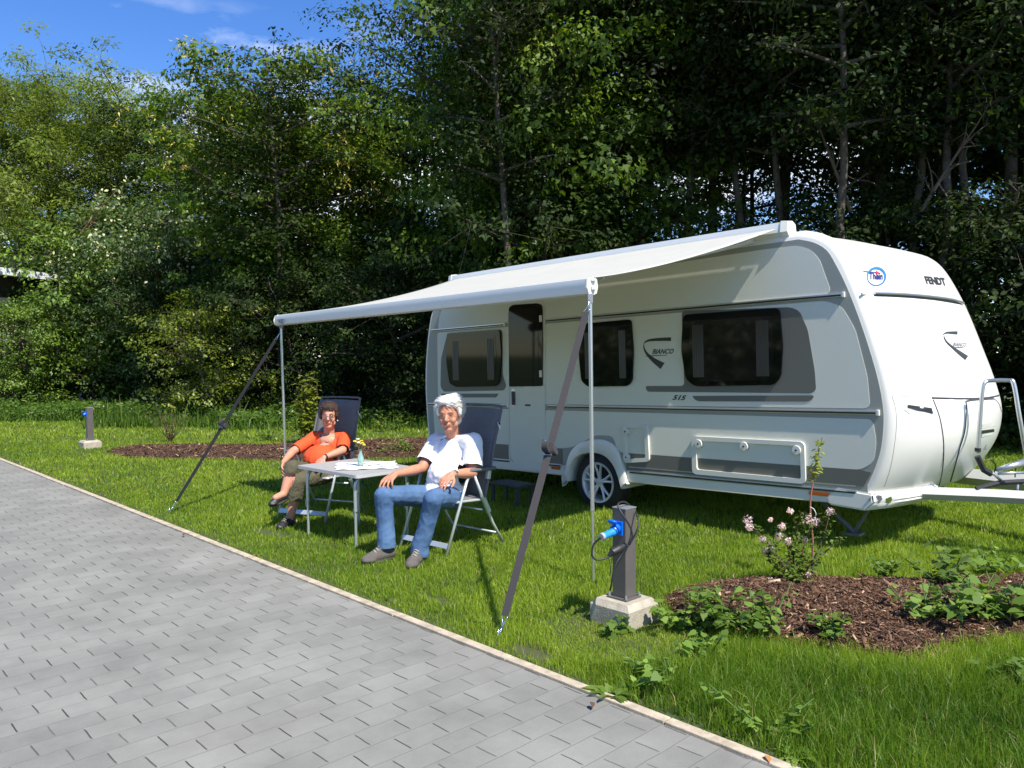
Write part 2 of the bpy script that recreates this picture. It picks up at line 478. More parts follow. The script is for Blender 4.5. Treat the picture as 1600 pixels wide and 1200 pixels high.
# ------------------------------------------------------------------ regions of the lawn
def poly_px(pts, z=0.0): return np.array([[G(x, y, z).x, G(x, y, z).y] for x, y in pts])
NEAR_BED = poly_px([(1032, 938), (1060, 925), (1110, 914), (1200, 906), (1330, 910), (1420, 912), (1500, 908), (1600, 904), (1800, 905), (1850, 960), (1620, 1005), (1520, 1015), (1440, 1040), (1380, 1036), (1300, 1022), (1220, 1012), (1130, 994), (1060, 966)])
FAR_BED = poly_px([(162, 707), (200, 699), (300, 697), (420, 698), (520, 693), (600, 689), (690, 686), (780, 690), (780, 712), (690, 716), (600, 717), (520, 720), (440, 722), (350, 719), (250, 719), (190, 716)])
def inside(P, poly):
    x, y = P[:, 0], P[:, 1]; c = np.zeros(len(P), bool); n = len(poly); j = n - 1
    for i in range(n):
        xi, yi = poly[i]; xj, yj = poly[j]
        t = ((yi > y) != (yj > y)) & (x < (xj - xi) * (y - yi) / (yj - yi + 1e-12) + xi)
        c ^= t; j = i
    return c
def edge_dist(P, poly):
    d = np.full(len(P), 1e9)
    n = len(poly)
    for i in range(n):
        a = poly[i]; b = poly[(i + 1) % n]
        ab = b - a; t = np.clip(((P - a) @ ab) / (ab @ ab), 0, 1)
        q = a + t[:, None] * ab
        d = np.minimum(d, np.hypot(P[:, 0] - q[:, 0], P[:, 1] - q[:, 1]))
    return d
BARE = [(G(836, 1022), 0.16, 0.07), (G(690, 940), 0.14, 0.05), (G(1045, 1125), 0.10, 0.03), (G(420, 833), 0.25, 0.08)]

# mulch beds
mulch_m = mat('bark_mulch', (0.028, 0.014, 0.009), 0.95, col2=(0.10, 0.048, 0.028), vscale=45, bump=1.0, bscale=60, bdist=0.03, detail=6)
chip_m = leafmat('bark_chip', [(0.0, (0.034, 0.017, 0.011)), (0.4, (0.105, 0.055, 0.032)), (0.75, (0.24, 0.14, 0.085)), (1.0, (0.60, 0.43, 0.28))], 0.85, 0.0, 0.2)
def bed_height(P, poly, h):
    d = np.where(inside(P, poly), edge_dist(P, poly), 0)
    return h * (1 - np.exp(-d / 0.16)) + 0.0
def mulch_bed(name, poly, h, step, nchips, chip_label, sz):
    mn = poly.min(0); mxx = poly.max(0)
    nx = int((mxx[0] - mn[0]) / step) + 1; ny = int((mxx[1] - mn[1]) / step) + 1
    xs = np.linspace(mn[0], mxx[0], nx); ys = np.linspace(mn[1], mxx[1], ny)
    A, B = np.meshgrid(xs, ys, indexing='ij'); P = np.stack([A.ravel(), B.ravel()], 1)
    ins = inside(P, poly)
    z = np.where(ins, bed_height(P, poly, h) + (vnoise(P, 9, 3) - 0.5) * 0.03, -0.03)
    V = np.column_stack([P, z])
    i = (np.arange(nx - 1)[:, None] * ny + np.arange(ny - 1)[None, :]).ravel()
    Fc = np.stack([i, i + ny, i + ny + 1, i + 1], 1)
    Fc = Fc[ins[Fc].any(1)]
    me = np_mesh(name, V, Fc)
    tag(link(name, me, mulch_m, smooth=True), kind='structure')
    # chips
    P = rng.uniform(mn, mxx, (nchips * 3, 2)); P = P[inside(P, poly)][:nchips]
    n = len(P)
    z = bed_height(P, poly, h) + (vnoise(P, 9, 3) - 0.5) * 0.03 + rng.uniform(0, 0.012, n)
    ang = rng.uniform(0, 2 * np.pi, n); tilt = rng.normal(0, 0.35, n)
    ln = rng.lognormal(math.log(sz), 0.5, n); wd = ln * rng.uniform(0.12, 0.34, n)
    T = np.stack([np.cos(ang) * np.cos(tilt), np.sin(ang) * np.cos(tilt), np.sin(tilt)], 1)
    roll = rng.normal(0, 0.5, n)
    Bv = np.stack([-np.sin(ang) * np.cos(roll), np.cos(ang) * np.cos(roll), np.sin(roll)], 1)
    Nn = np.cross(T, Bv)
    C = np.column_stack([P, z])
    vs = []
    for (a, b, c) in ((-1, -1, 0), (1, -0.6, 0), (0.9, 1, 0), (-0.8, 0.7, 0), (-1, -1, 1), (1, -0.6, 1), (0.9, 1, 1), (-0.8, 0.7, 1)):
        vs.append(C + T * (ln * a * .5)[:, None] + Bv * (wd * b * .5)[:, None] + Nn * (c * 0.12 * wd)[:, None])
    V = np.stack(vs, 1).reshape(-1, 3)
    base = np.arange(n)[:, None] * 8
    Fs = np.concatenate([base + np.array(q)[None] for q in ((4, 5, 6, 7), (0, 1, 5, 4), (1, 2, 6, 5), (2, 3, 7, 6), (3, 0, 4, 7))], 0)
    t = rng.beta(1.6, 2.4, n)
    tag(link('bark_chips', np_mesh('bark_chips', V, Fs, np.tile(t, 5)), chip_m), chip_label, 'bark mulch', kind='stuff')
mulch_bed('near_mulch_bed', NEAR_BED, 0.10, 0.03, 42000, 'brown bark chips heaped on the near bed beside the concrete block', 0.022)
mulch_bed('far_mulch_bed', FAR_BED, 0.07, 0.08, 12000, 'brown bark chips on the long far bed behind the two chairs', 0.045)

# ------------------------------------------------------------------ grass
grass_m = leafmat('grass_blade', [(0.0, (0.044, 0.105, 0.010)), (0.35, (0.130, 0.230, 0.018)), (0.7, (0.275, 0.375, 0.032)), (0.92, (0.36, 0.44, 0.07)), (1.0, (0.42, 0.36, 0.16))], 0.45, 0.45, 0.35)
def view_mask(P, m=400):
    r = M3.transposed()
    x = P[:, 0]; y = P[:, 1]; z = -CAMZ
    rm = np.array(r)
    cx = rm[0, 0] * x + rm[0, 1] * y + rm[0, 2] * z; cy = rm[1, 0] * x + rm[1, 1] * y + rm[1, 2] * z; cz = rm[2, 0] * x + rm[2, 1] * y + rm[2, 2] * z
    px = 800 + F * cx / -cz; py = 600 - F * cy / -cz
    return (cz < -0.3) & (px > -m - 60) & (px < 1660 + m) & (py < 1290)
def blades(P, h, w, lean, tintv):
    n = len(P)
    z0 = np.zeros(n) - 0.004
    ang = rng.uniform(0, 2 * np.pi, n)
    la = rng.uniform(0, 2 * np.pi, n); ll = np.abs(rng.normal(0, 1, n)) * lean * h
    S = np.stack([np.cos(ang), np.sin(ang)], 1) * (w * 0.5)[:, None]
    D = np.stack([np.cos(la), np.sin(la)], 1) * ll[:, None]
    b0 = np.column_stack([P - S, z0]); b1 = np.column_stack([P + S, z0])
    m0 = np.column_stack([P - S * .8 + D * .3, h * .55]); m1 = np.column_stack([P + S * .8 + D * .3, h * .55])
    tp = np.column_stack([P + D, h * np.clip(1 - 0.25 * (ll / h) ** 2, .4, 1)])
    V = np.stack([b0, b1, m1, m0, tp], 1).reshape(-1, 3)
    base = np.arange(n)[:, None] * 5
    return V, base + np.array([[0, 1, 2, 3]]), base + np.array([[3, 2, 4]]), tintv
def grass_zone(d0, d1, dens, wmin, hs):
    area_x0, area_x1 = -0.75 * d1 - 1, 0.75 * d1 + 1
    n = int((area_x1 - area_x0) * (d1 - d0) * dens)
    P = np.column_stack([rng.uniform(area_x0, area_x1, n), rng.uniform(d0, d1, n)])
    v = P @ np.array([AV.x, AV.y])
    edge = v - (KERB_V + 0.075)
    keep = view_mask(P) & (edge > -0.035 + 0.12 * (vnoise(P, 5, 2) - .5))
    P = P[keep]; edge = edge[keep]
    nb = inside(P, NEAR_BED) & (edge_dist(P, NEAR_BED) > 0.03 + 0.05 * vnoise(P, 8, 5))
    fb = inside(P, FAR_BED) & (edge_dist(P, FAR_BED) > 0.05)
    cen = G(977, 962)
    blk = uvmask(P)
    patch = vnoise(P, 1.1, 1); fine = vnoise(P, 6.0, 4)
    keep = ~(nb | fb | blk)
    dens2 = np.clip(0.45 + 1.1 * fine, 0, 1) * np.clip(0.35 + edge / 0.10, 0, 1)
    for c, rx, ry in BARE:
        q = ((P[:, 0] - c.x) * AU.x + (P[:, 1] - c.y) * AU.y) / rx, ((P[:, 0] - c.x) * AV.x + (P[:, 1] - c.y) * AV.y) / ry
        rr = np.hypot(*q) + (fine - .5) * 0.9
        dens2 *= np.clip((rr - 0.6) / 0.7, 0.04, 1)
    keep &= rng.uniform(0, 1, len(P)) < dens2
    P = P[keep]; edge = edge[keep]; patch = patch[keep]; fine = fine[keep]
    n = len(P)
    # longer, darker grass in front of the near bed and round the block
    X, Y = P[:, 0], P[:, 1]
    long_ = np.clip((4.75 - Y) / 0.4, 0, 1) * np.clip((X - 0.15) / 0.5, 0, 1)
    long_ = long_ * np.clip(0.25 + edge_dist(P, NEAR_BED) / 0.45, 0, 1)
    cb = np.hypot(P[:, 0] - 0.665, P[:, 1] - 4.50); long_ = long_ * np.clip(cb / 0.5 - 0.3, 0, 1)
    cut_ = np.clip((cb - 0.34) / 0.25, 0.30, 1)
    h = hs * (0.6 + 0.8 * patch) * rng.lognormal(0, 0.25, n)
    h = h * (1 + 0.95 * long_) * np.clip(0.55 + edge / 0.4, 0.5, 1) * cut_
    w = wmin * rng.uniform(0.7, 1.4, n)
    t = 0.56 + (patch - 0.5) * 0.45 + (fine - .5) * 0.25 - 0.27 * long_ + rng.normal(0, 0.10, n)
    dry = rng.uniform(0, 1, n) < 0.025
    t = np.where(dry, 1.0, np.clip(t, 0.02, 0.93))
    return blades(P, h, w, 0.55, t)
BLK_C = uv2w(0, 0)
def uvmask(P):
    c = POST_C
    a = (P[:, 0] - c.x) * AU.x + (P[:, 1] - c.y) * AU.y; b = (P[:, 0] - c.x) * AV.x + (P[:, 1] - c.y) * AV.y
    return (np.abs(a) < 0.15) & (np.abs(b) < 0.15)
POST_C = Vector((0.665, 4.74, 0))
# ------------------------------------------------------------------ the caravan
white = mat('caravan_white_gelcoat', (0.80, 0.785, 0.715), 0.30, spec=0.5, coat=0.2, col2=(0.74, 0.72, 0.65), vscale=1.2)
wallm = mat('hammered_aluminium_wall', (0.72, 0.715, 0.61), 0.42, metal=0.0, bump=0.35, bscale=260, bdist=0.004, spec=0.5)
greym = mat('grey_vinyl_stripe', (0.15, 0.145, 0.12), 0.45)
greyw = mat('grey_vinyl_edge', (0.33, 0.335, 0.29), 0.42)
darkgl = mat('dark_tinted_glass', (0.004, 0.004, 0.005), 0.05, spec=0.32)
panegl = mat('brown_tinted_glass', (0.014, 0.010, 0.010), 0.05, spec=0.32, col2=(0.006, 0.005, 0.006), vscale=3)
blackp = mat('black_plastic', (0.018, 0.018, 0.019), 0.45)
alum = mat('brushed_aluminium', (0.62, 0.63, 0.62), 0.32, metal=0.85)
chrome = mat('chromed_trim', (0.75, 0.76, 0.77), 0.16, metal=1.0)
frame_cream = mat('cream_plastic_frame', (0.72, 0.71, 0.63), 0.4)
orange = mat('orange_reflector', (0.55, 0.10, 0.01), 0.2)
rubber = mat('black_rubber', (0.016, 0.016, 0.016), 0.75, bump=0.3, bscale=80)
galv = mat('galvanised_steel', (0.42, 0.44, 0.45), 0.45, metal=0.7, var=0.12, vscale=12)
seamm = mat('dark_panel_gap', (0.06, 0.06, 0.065), 0.7)
decal_dark = mat('dark_grey_decal', (0.035, 0.034, 0.032), 0.5)
white_txt = mat('pale_lettering', (0.5, 0.5, 0.5), 0.5)

WC = J(933, 752, 8.15)                                    # wheel hub on the side plane
vp = ray(-400, 611).normalized()
cu_ = -vp; cv_ = Vector((-cu_.y, cu_.x, 0)).normalized(); cw_ = cu_.cross(cv_).normalized()
CM = Matrix(((cu_.x, cv_.x, cw_.x, WC.x), (cu_.y, cv_.y, cw_.y, WC.y), (cu_.z, cv_.z, cw_.z, WC.z), (0, 0, 0, 1)))
CMI = CM.inverted()
camC = CMI @ Vector((0, 0, CAMZ))
def side(px, py, v=0.0):
    r = CMI.to_3x3() @ ray(px, py)
    t = (v - camC.y) / r.y
    return Vector((camC.x + r.x * t, camC.z + r.z * t))
def sides(l, v=0.0): return [side(*p, v) for p in l]
def at_v(v): return lambda p: Vector((p[0], v, p[1]))
car = empty('caravan', 'white and grey touring caravan with dark windows standing under the rolled-out awning', 'caravan', matrix=CM)
W = 2.38
wroof = side(1248, 367).y
wskirt = (side(1040, 762).y + side(1328, 785).y) / 2
print('caravan: roof w', wroof, 'skirt w', wskirt, 'length', side(1391, 660).x - side(666, 602).x, 'ground w', -WC.z)
front_px = [(1248, 366), (1275, 370), (1296, 381), (1313, 402), (1331, 440), (1349, 486), (1366, 535), (1381, 585), (1389, 628), (1391, 660), (1387, 700), (1378, 732), (1366, 758), (1350, 783)]
front = smooth_line(sides(front_px), 3)
rear_px = [(678, 728), (671, 690), (667, 644), (665, 602), (666, 560), (670, 517), (675, 487)]
rear = smooth_line(sides(rear_px), 3)
rt = rear[-1]
rear += [Vector((rt.x + 0.05, wroof - 0.22)), Vector((rt.x + 0.14, wroof - 0.10)), Vector((rt.x + 0.30, wroof - 0.02)), Vector((rt.x + 0.5, wroof))]
arch_in = smooth_line(sides([(891, 752), (893, 735), (899, 720), (909, 711), (924, 707), (938, 708), (951, 714), (961, 726), (968, 742), (974, 764)]), 3)
a0 = arch_in[0]; a1 = arch_in[-1]
bottom = [Vector((front[-1].x - 0.03, wskirt)), Vector((a1.x + 0.02, wskirt))] + [Vector(p) for p in reversed(arch_in)] + [Vector((a0.x - 0.01, wskirt)), Vector((rear[0].x + 0.03, wskirt))]
profile = front + bottom + rear
nF = len(front)
# loft across the width; the nose swells forward, the roof is crowned, with a raised moulding over each side wall
def bulge(w):
    t = (w - wskirt) / (wroof - wskirt)
    return 0.13 + 0.18 * math.exp(-((t - 0.25) / 0.25) ** 2) + 0.10 * math.exp(-((t - 0.7) / 0.3) ** 2) if t < 0.97 else 0.12
bm = bmesh.new()
stations = [0.0, 0.012, 0.035, 0.075, 0.14, 0.24, 0.38, 0.56, 0.78, 1.0, 1.15]
stations = stations + [W - s for s in reversed(stations[:-1])]
rings = []
umid = (front[0].x + rear[-1].x) / 2
for v in stations:
    e = min(v, W - v); q = 1 - (1 - e / (W / 2)) ** 3.0
    rnd = 1 - math.sqrt(max(0, 1 - (1 - min(e, 0.05) / 0.05) ** 2))     # rounded corner 0..1
    ring_ = []
    for k, p in enumerate(profile):
        u, w = p
        fr = max(0, min(1, (u - 1.2) / 1.0)) if k < nF else 0
        if k < nF:
            u += bulge(w) * q - rnd * 0.03
            if w > wroof - 0.25:
                f = (w - wroof + 0.25) / 0.25
                w += 0.035 * f * math.sin(min(1, e / 0.16) * math.pi) - rnd * 0.02 * f
        elif k >= len(profile) - 5:
            w += 0.03 * math.sin(min(1, e / 0.16) * math.pi) - rnd * 0.02
        ring_.append(bm.verts.new((u, v, w)))
    rings.append(ring_)
n = len(profile)
bot_faces = []
for i in range(len(rings) - 1):
    for k in range(n):
        k2 = (k + 1) % n
        bm.faces.new((rings[i][k], rings[i][k2], rings[i + 1][k2], rings[i + 1][k]))
bm.faces.new(rings[0]); bm.faces.new(rings[-1][::-1])
bmesh.ops.recalc_face_normals(bm, faces=bm.faces)
me = bpy.data.meshes.new('body_shell'); bm.to_mesh(me); bm.free()
shell = link('body_shell', me, white, car)
sharp_by_angle(me, 50)
sbm = bmesh.new(); sbm.from_mesh(me); BODY = BVHTree.FromBMesh(sbm); sbm.free()
def hit(px, py, off=0.003):
    r = (CMI.to_3x3() @ ray(px, py)).normalized()
    loc, nr, idx, d = BODY.ray_cast(camC, r)
    if loc is None: return None
    if nr.dot(r) > 0: nr = -nr
    return loc + nr * off

# side wall (hammered sheet) lies in the white frame of the shell
sw_px = [(1248, 374), (1272, 379), (1292, 391), (1306, 413), (1322, 445), (1340, 490), (1357, 540), (1371, 588), (1379, 628), (1381, 660), (1377, 700), (1368, 730), (1356, 757)]
sw = smooth_line(sides(sw_px), 3)
w_rail = (side(1040, 740).y + side(1338, 770).y) / 2
rear_in = [Vector((p.x + 0.03, p.y)) for p in rear[2:]]
rear_in[-1].y -= 0.04; rear_in[-2].y -= 0.04
rear_in = [p for p in rear_in if p.y > w_rail]
arch_out = smooth_line(sides([(882, 760), (886, 735), (891, 714), (899, 700), (914, 690), (940, 686), (958, 692), (969, 706), (976, 727), (984, 757)]), 3)
ax0, ax1 = arch_out[2].x, arch_out[-3].x
low = [Vector((sw[-1].x, w_rail)), Vector((ax1, w_rail))] + [p for p in reversed(arch_out) if p.y > w_rail] + [Vector((ax0, w_rail)), Vector((rear_in[0].x, w_rail))]
mb = MB(); mb.prism(sw + low + rear_in, at_v(0.01), at_v(-0.004))
mb.build('side_wall', [greyw], car, bevel=0)
def plate(name, pts, m, v=-0.007, parent=car, r=None, thick=0.006, seg=4):
    pp = round_poly(pts, r, seg) if r else pts
    mb = MB(); mb.prism(pp, at_v(v + thick), at_v(v))
    return mb.build(name, m, parent)
# pale hammered fields: above the upper rail, between the rails, below the lower rail
wu = (side(680, 516).y + side(1319, 461).y) / 2
wl_ = (side(669, 631.4).y + side(1374, 645).y) / 2
up = [Vector((rear_in[-1].x + 0.05, wroof - 0.13)), Vector((rear_in[-1].x - 0.36, wu + 0.02))]
up = [Vector((rear_in[-1].x - 0.42, wu + 0.012)), Vector((rear_in[-1].x - 0.36, wroof - 0.30)), Vector((rear_in[-1].x - 0.1, wroof - 0.13))] + sides([(1200, 389), (1248, 384), (1268, 391), (1281, 405), (1300, 459)])
plate('upper_panel', up, wallm, r=0.06)
mid = [Vector((up[0].x - 0.01, wu - 0.03)), Vector((up[0].x - 0.03, wl_ + 0.02))] + sides([(1360, 638), (1356, 590), (1337, 515), (1316, 479), (1290, 470)])
plate('middle_panel', mid, wallm, r=0.05)
gb = side(1040, 712).y * .5 + side(1350, 733).y * .5
lowp = [Vector((rear_in[0].x + 0.05, wl_ - 0.035)), Vector((rear_in[0].x + 0.07, gb))] + [Vector((arch_out[0].x - 0.02, gb)), Vector((arch_out[8].x, gb + 0.02)), Vector((arch_out[14].x, gb + 0.16)), Vector((arch_out[18].x, gb + 0.16)), Vector((arch_out[-8].x, gb + 0.02)), Vector((arch_out[-6].x, gb))] + sides([(1345, 734), (1366, 722), (1370, 690), (1364, 655)])
plate('lower_panel', lowp, wallm, r=0.05)
# grey stripe above the skirt
gs = [Vector((rear_in[0].x + 0.01, gb - 0.004)), Vector((rear_in[0].x + 0.02, w_rail + 0.012)), Vector((arch_out[0].x - 0.01, w_rail + 0.012)), Vector((arch_out[0].x - 0.01, gb - 0.004))]
plate('grey_stripe', gs, greym, v=-0.0075)
gs = [Vector((arch_out[-4].x + 0.015, gb - 0.004)), Vector((arch_out[-4].x + 0.03, w_rail + 0.012))] + sides([(1350, 760), (1362, 738)]) + [Vector((side(1345, 736).x, gb - 0.004))]
plate('grey_stripe', gs, greym, v=-0.0075)
# rails
def rail(u0, u1, w, h=0.030, name='trim_rail', cap=True):
    mb = MB(); mb.box(((u0 + u1) / 2, -0.011, w), (u1 - u0, 0.014, h), bevel=0.004)
    o = mb.build(name, alum, car)
    mb = MB(); mb.box(((u0 + u1) / 2, -0.020, w - 0.003), (u1 - u0 - 0.02, 0.006, h * 0.42)); mb.build('rubber_insert', blackp, o)
    if cap:
        mb = MB(); mb.box((u1 + 0.010, -0.013, w), (0.022, 0.022, h + 0.010), bevel=0.004); mb.build('end_cap', white, o)
dl, dr = side(796, 600).x, side(852, 600).x
rail(side(675, 516).x, dl - 0.05, wu, 0.034); rail(dr + 0.05, side(1317, 461).x, wu, 0.034)
rail(side(670, 631).x, dl - 0.03, wl_, 0.036); rail(dr + 0.03, side(1371, 645).x, wl_, 0.036)
rail(rear_in[0].x, dl - 0.02, w_rail - 0.004, 0.03, cap=False); rail(dr + 0.02, arch_out[0].x - 0.03, w_rail - 0.004, 0.03, cap=False)
rail(arch_out[-1].x + 0.005, side(1340, 771).x, w_rail - 0.004, 0.03, cap=False)
plate('pinstripe', [Vector((arch_out[-1].x, w_rail + 0.048)), Vector((side(1338, 763).x, w_rail + 0.048)), Vector((side(1338, 763).x, w_rail + 0.040)), Vector((arch_out[-1].x, w_rail + 0.040))], alum, v=-0.010, thick=0.002)
# skirt
for x0, x1 in ((rear_in[0].x - 0.02, arch_out[0].x + 0.02), (arch_out[-1].x - 0.02, side(1336, 780).x)):
    mb = MB(); mb.prism([(x0, w_rail - 0.021), (x1, w_rail - 0.021), (x1, wskirt + 0.01), (x0, wskirt + 0.01)], at_v(0.004), at_v(-0.012)); mb.build('skirt', frame_cream, car, bevel=0.003)
# wheel arch lip
mb = MB(); ao_ = [Vector((arch_out[0].x - 0.01, wskirt))] + arch_out + [Vector((arch_out[-1].x + 0.01, wskirt - 0.015))]; ai_ = [Vector((a0.x - 0.01, wskirt))] + arch_in + [Vector((a1.x + 0.01, wskirt - 0.02))]; n_ = 40
def resample(pl, n):
    d = [0]
    for k in range(1, len(pl)): d.append(d[-1] + (pl[k] - pl[k - 1]).length)
    out = []
    for q in range(n):
        s = d[-1] * q / (n - 1); k = max(i for i in range(len(d)) if d[i] <= s + 1e-9); k = min(k, len(pl) - 2)
        out.append(pl[k].lerp(pl[k + 1], (s - d[k]) / max(1e-9, d[k + 1] - d[k])))
    return out
ao_ = resample(ao_, n_); ai_ = resample(ai_, n_)
rw = [[mb.bm.verts.new((p.x, v, p.y)) for p, v in ((ao_[k], 0.0), (ao_[k], -0.035), (ao_[k].lerp(ai_[k], 0.15), -0.045), (ao_[k].lerp(ai_[k], 0.9), -0.045), (ai_[k], -0.036), (ai_[k], 0.03))] for k in range(n_)]
for k in range(n_ - 1):
    for q in range(6): mb.bm.faces.new((rw[k][q], rw[k][(q + 1) % 6], rw[k + 1][(q + 1) % 6], rw[k + 1][q]))
mb.bm.faces.new(rw[0]); mb.bm.faces.new(rw[-1])
bmesh.ops.recalc_face_normals(mb.bm, faces=mb.bm.faces)
mb.build('wheel_arch', white, car, auto=True)
# windows
def window(pts, name='window', rr=0.05, mull=False):
    P = round_poly(sides(pts), rr, 5)
    c = sum((Vector(p) for p in P), Vector((0, 0))) / len(P)
    mb = MB(); mb.prism(P, at_v(-0.004), at_v(-0.030))
    o = mb.build(name, darkgl, car, bevel=0.006, auto=True)
    Q = [c + (Vector(p) - c) * 0.84 for p in P]
    mb = MB(); mb.prism(Q, at_v(-0.028), at_v(-0.0325)); mb.build('pane', panegl, o, bevel=0.002)
    xs_ = [p.x for p in Q]; ys_ = [p.y for p in Q]; wd_ = max(xs_) - min(xs_); yc_ = (min(ys_) + max(ys_)) / 2; hh_ = (max(ys_) - min(ys_)) * 0.43
    for x0_, s_ in ((min(xs_), 1), (max(xs_), -1)):
        mb = MB(); fold = [(x0_ + s_ * wd_ * (0.05 + 0.14 * q / 10), -0.0329 - (0.0022 if q % 2 else 0.0)) for q in range(11)]
        for q in range(10):
            a_, b_ = fold[q], fold[q + 1]; mb.bm.faces.new([mb.bm.verts.new((a_[0], a_[1], yc_ - hh_)), mb.bm.verts.new((b_[0], b_[1], yc_ - hh_)), mb.bm.verts.new((b_[0], b_[1], yc_ + hh_)), mb.bm.verts.new((a_[0], a_[1], yc_ + hh_))])
        bmesh.ops.remove_doubles(mb.bm, verts=mb.bm.verts, dist=1e-5); mb.build('curtain', mat('dim_curtain', (0.017, 0.015, 0.015), 0.3), o)
    # folded curtain seen through the glass: slim vertical ribs on the inner pane
    return o
def surround(pts, name='grey_surround', r=0.05, v=-0.0095): return plate(name, sides(pts), greym, v=v, r=r)
surround([(700, 521), (786, 515), (786, 585), (792, 603), (788, 610), (694, 612), (689, 604), (690, 560)])
plate('grey_dash', sides([(690, 615), (780, 615), (776, 621), (690, 621)]), greym, v=-0.0095)
surround([(1066, 486), (1236, 480), (1250, 486), (1263, 515), (1274, 580), (1276, 609), (1268, 614.5), (1012, 612), (1009, 603), (1070, 603)], r=0.04)
surround([(1082, 618.5), (1273, 617.5), (1270, 624), (1262, 627.5), (1092, 627), (1086, 624)], r=0.03)
window([(701, 521), (783, 515), (786, 553), (783, 596), (777, 603), (715, 604.5), (705, 599), (700.3, 566)], rr=0.04)
window([(913, 506), (988, 499), (991.5, 547), (990, 595), (983, 603), (921, 604), (911, 595), (907, 553)], rr=0.04)
window([(1070, 492), (1220, 481), (1225, 540), (1222, 588), (1212, 601), (1088, 603.5), (1074, 592), (1067, 546)], rr=0.05)
# door
dpx = [(796, 486), (798, 478), (804, 474.5), (843, 472), (850, 475), (852, 483), (852.5, 720), (848, 732), (812, 731), (800, 722), (797, 712)]
D = round_poly(sides(dpx), 0.03, 4)
dc = sum((Vector(p) for p in D), Vector((0, 0))) / len(D)
mb = MB(); mb.ring([dc + (Vector(p) - dc) * 1.02 for p in D], [dc + (Vector(p) - dc) * 0.985 for p in D], at_v(-0.006), at_v(-0.016)); door = mb.build('door', frame_cream, car)
mb = MB(); mb.prism([dc + (Vector(p) - dc) * 0.975 for p in D], at_v(-0.006), at_v(-0.0125)); mb.build('door_leaf', wallm, door)
dw = [(796.5, 489), (798, 480), (804, 476.5), (842, 474), (848, 477), (849.5, 484), (849.5, 603), (798, 604)]
mb = MB(); mb.prism(round_poly(sides(dw), 0.02, 4), at_v(-0.012), at_v(-0.024)); dwin = mb.build('door_window', darkgl, door, bevel=0.004, auto=True)
dq = [(803, 494), (806, 483), (841, 481), (844, 492), (844, 585), (838, 592), (810, 592), (804, 586)]
mb = MB(); mb.prism(round_poly(sides(dq), 0.03, 4), at_v(-0.023), at_v(-0.0265)); mb.build('pane', panegl, dwin, bevel=0.001)
h = side(804, 621)
mb = MB(); mb.prism(round_poly([(h.x - 0.028, h.y - 0.10), (h.x + 0.028, h.y - 0.10), (h.x + 0.028, h.y + 0.10), (h.x - 0.028, h.y + 0.10)], 0.027, 5), at_v(-0.012), at_v(-0.018)); hd = mb.build('door_handle', alum, door, bevel=0.002)
mb = MB(); mb.prism(round_poly([(h.x - 0.018, h.y - 0.085), (h.x + 0.018, h.y - 0.085), (h.x + 0.018, h.y + 0.07), (h.x - 0.018, h.y + 0.07)], 0.017, 5), at_v(-0.017), at_v(-0.030)); mb.build('grip', blackp, hd, bevel=0.004)
for y in (498, 584, 690):
    h = side(847.5, y); mb = MB(); mb.box((h.x, -0.026, h.y), (0.035, 0.022, 0.075), bevel=0.006); mb.build('hinge', frame_cream, door)
mb = MB(); h = side(826, 633); mb.box((h.x, -0.0135, h.y), (0.085, 0.003, 0.02)); mb.build('maker_badge', decal_dark, door)
# service hatches
def hatch(o, i, cx, rr=0.05):
    O = round_poly(sides(o), rr, 5); I = round_poly(sides(i), rr * 0.5, 5)
    mb = MB(); mb.ring(O, I, at_v(-0.006), at_v(-0.028)); f = mb.build('hatch_frame', frame_cream, car, bevel=0.007, auto=True)
    mb = MB(); mb.prism([Vector(p) for p in I], at_v(-0.005), at_v(-0.0085)); 
    for c in cx:
        h = side(*c); mb2 = MB(); mb2.cyl((h.x, -0.024, h.y), 0.038, 0.028, Matrix.Rotation(math.pi / 2, 3, 'X')); q = mb2.build('latch', frame_cream, f, bevel=0.003)
        mb2 = MB(); mb2.cyl((h.x, -0.040, h.y), 0.008, 0.004, Matrix.Rotation(math.pi / 2, 3, 'X')); mb2.build('keyhole', blackp, q)
    mb.bm.free()
hatch([(976, 662), (1014, 663), (1017, 721), (977, 723)], [(981, 668), (1009, 668.5), (1011, 715), (982, 717)], [(980, 674), (981.5, 714)], 0.04)
hatch([(1083, 681), (1259, 690), (1261, 756), (1084, 740)], [(1090, 688), (1252, 696.5), (1254, 748), (1091, 733)], [(1094, 693), (1165, 697), (1247, 703)], 0.05)
# markers, skirt reflector
for c, wd in (((870, 731), 0.13), ((1281, 771), 0.17)):
    h = side(*c); mb = MB(); mb.box((h.x, -0.016, h.y), (wd, 0.012, 0.030), bevel=0.004); mb.build('side_marker', orange, car)
h = side(866, 722)
# lettering and the swoosh on the wall
def px_poly(name, polys, m, surf, parent=car, subdiv=0):
    bm = bmesh.new()
    for poly in polys:
        vs = []
        ok = True
        for p in poly:
            q = surf(*p)
            if q is None: ok = False; break
            vs.append(bm.verts.new(q))
        if ok and len(vs) > 2: bm.faces.new(vs)
    me = bpy.data.meshes.new(name); bm.to_mesh(me); bm.free()
    return link(name, me, m, parent)
def flat_at(v): 
    def f(x, y):
        s = side(x, y, v); return Vector((s.x, v, s.y))
    return f
def px_text(name, s, origin, right, up, m, surf, parent=car, shear=0.0, bold=0.0, space=1.0):
    vs, fs = text_geo(s, shear, bold, space)
    out = []
    for x, y in vs:
        out.append(surf(origin[0] + right[0] * x + up[0] * y, origin[1] + right[1] * x + up[1] * y))
    if any(v is None for v in out): return None
    me = bpy.data.meshes.new(name); me.from_pydata([tuple(v) for v in out], [], fs); me.update()
    return link(name, me, m, parent)
def z4(x, y): return (880 + x / 3.75, 480 + y / 3.75)
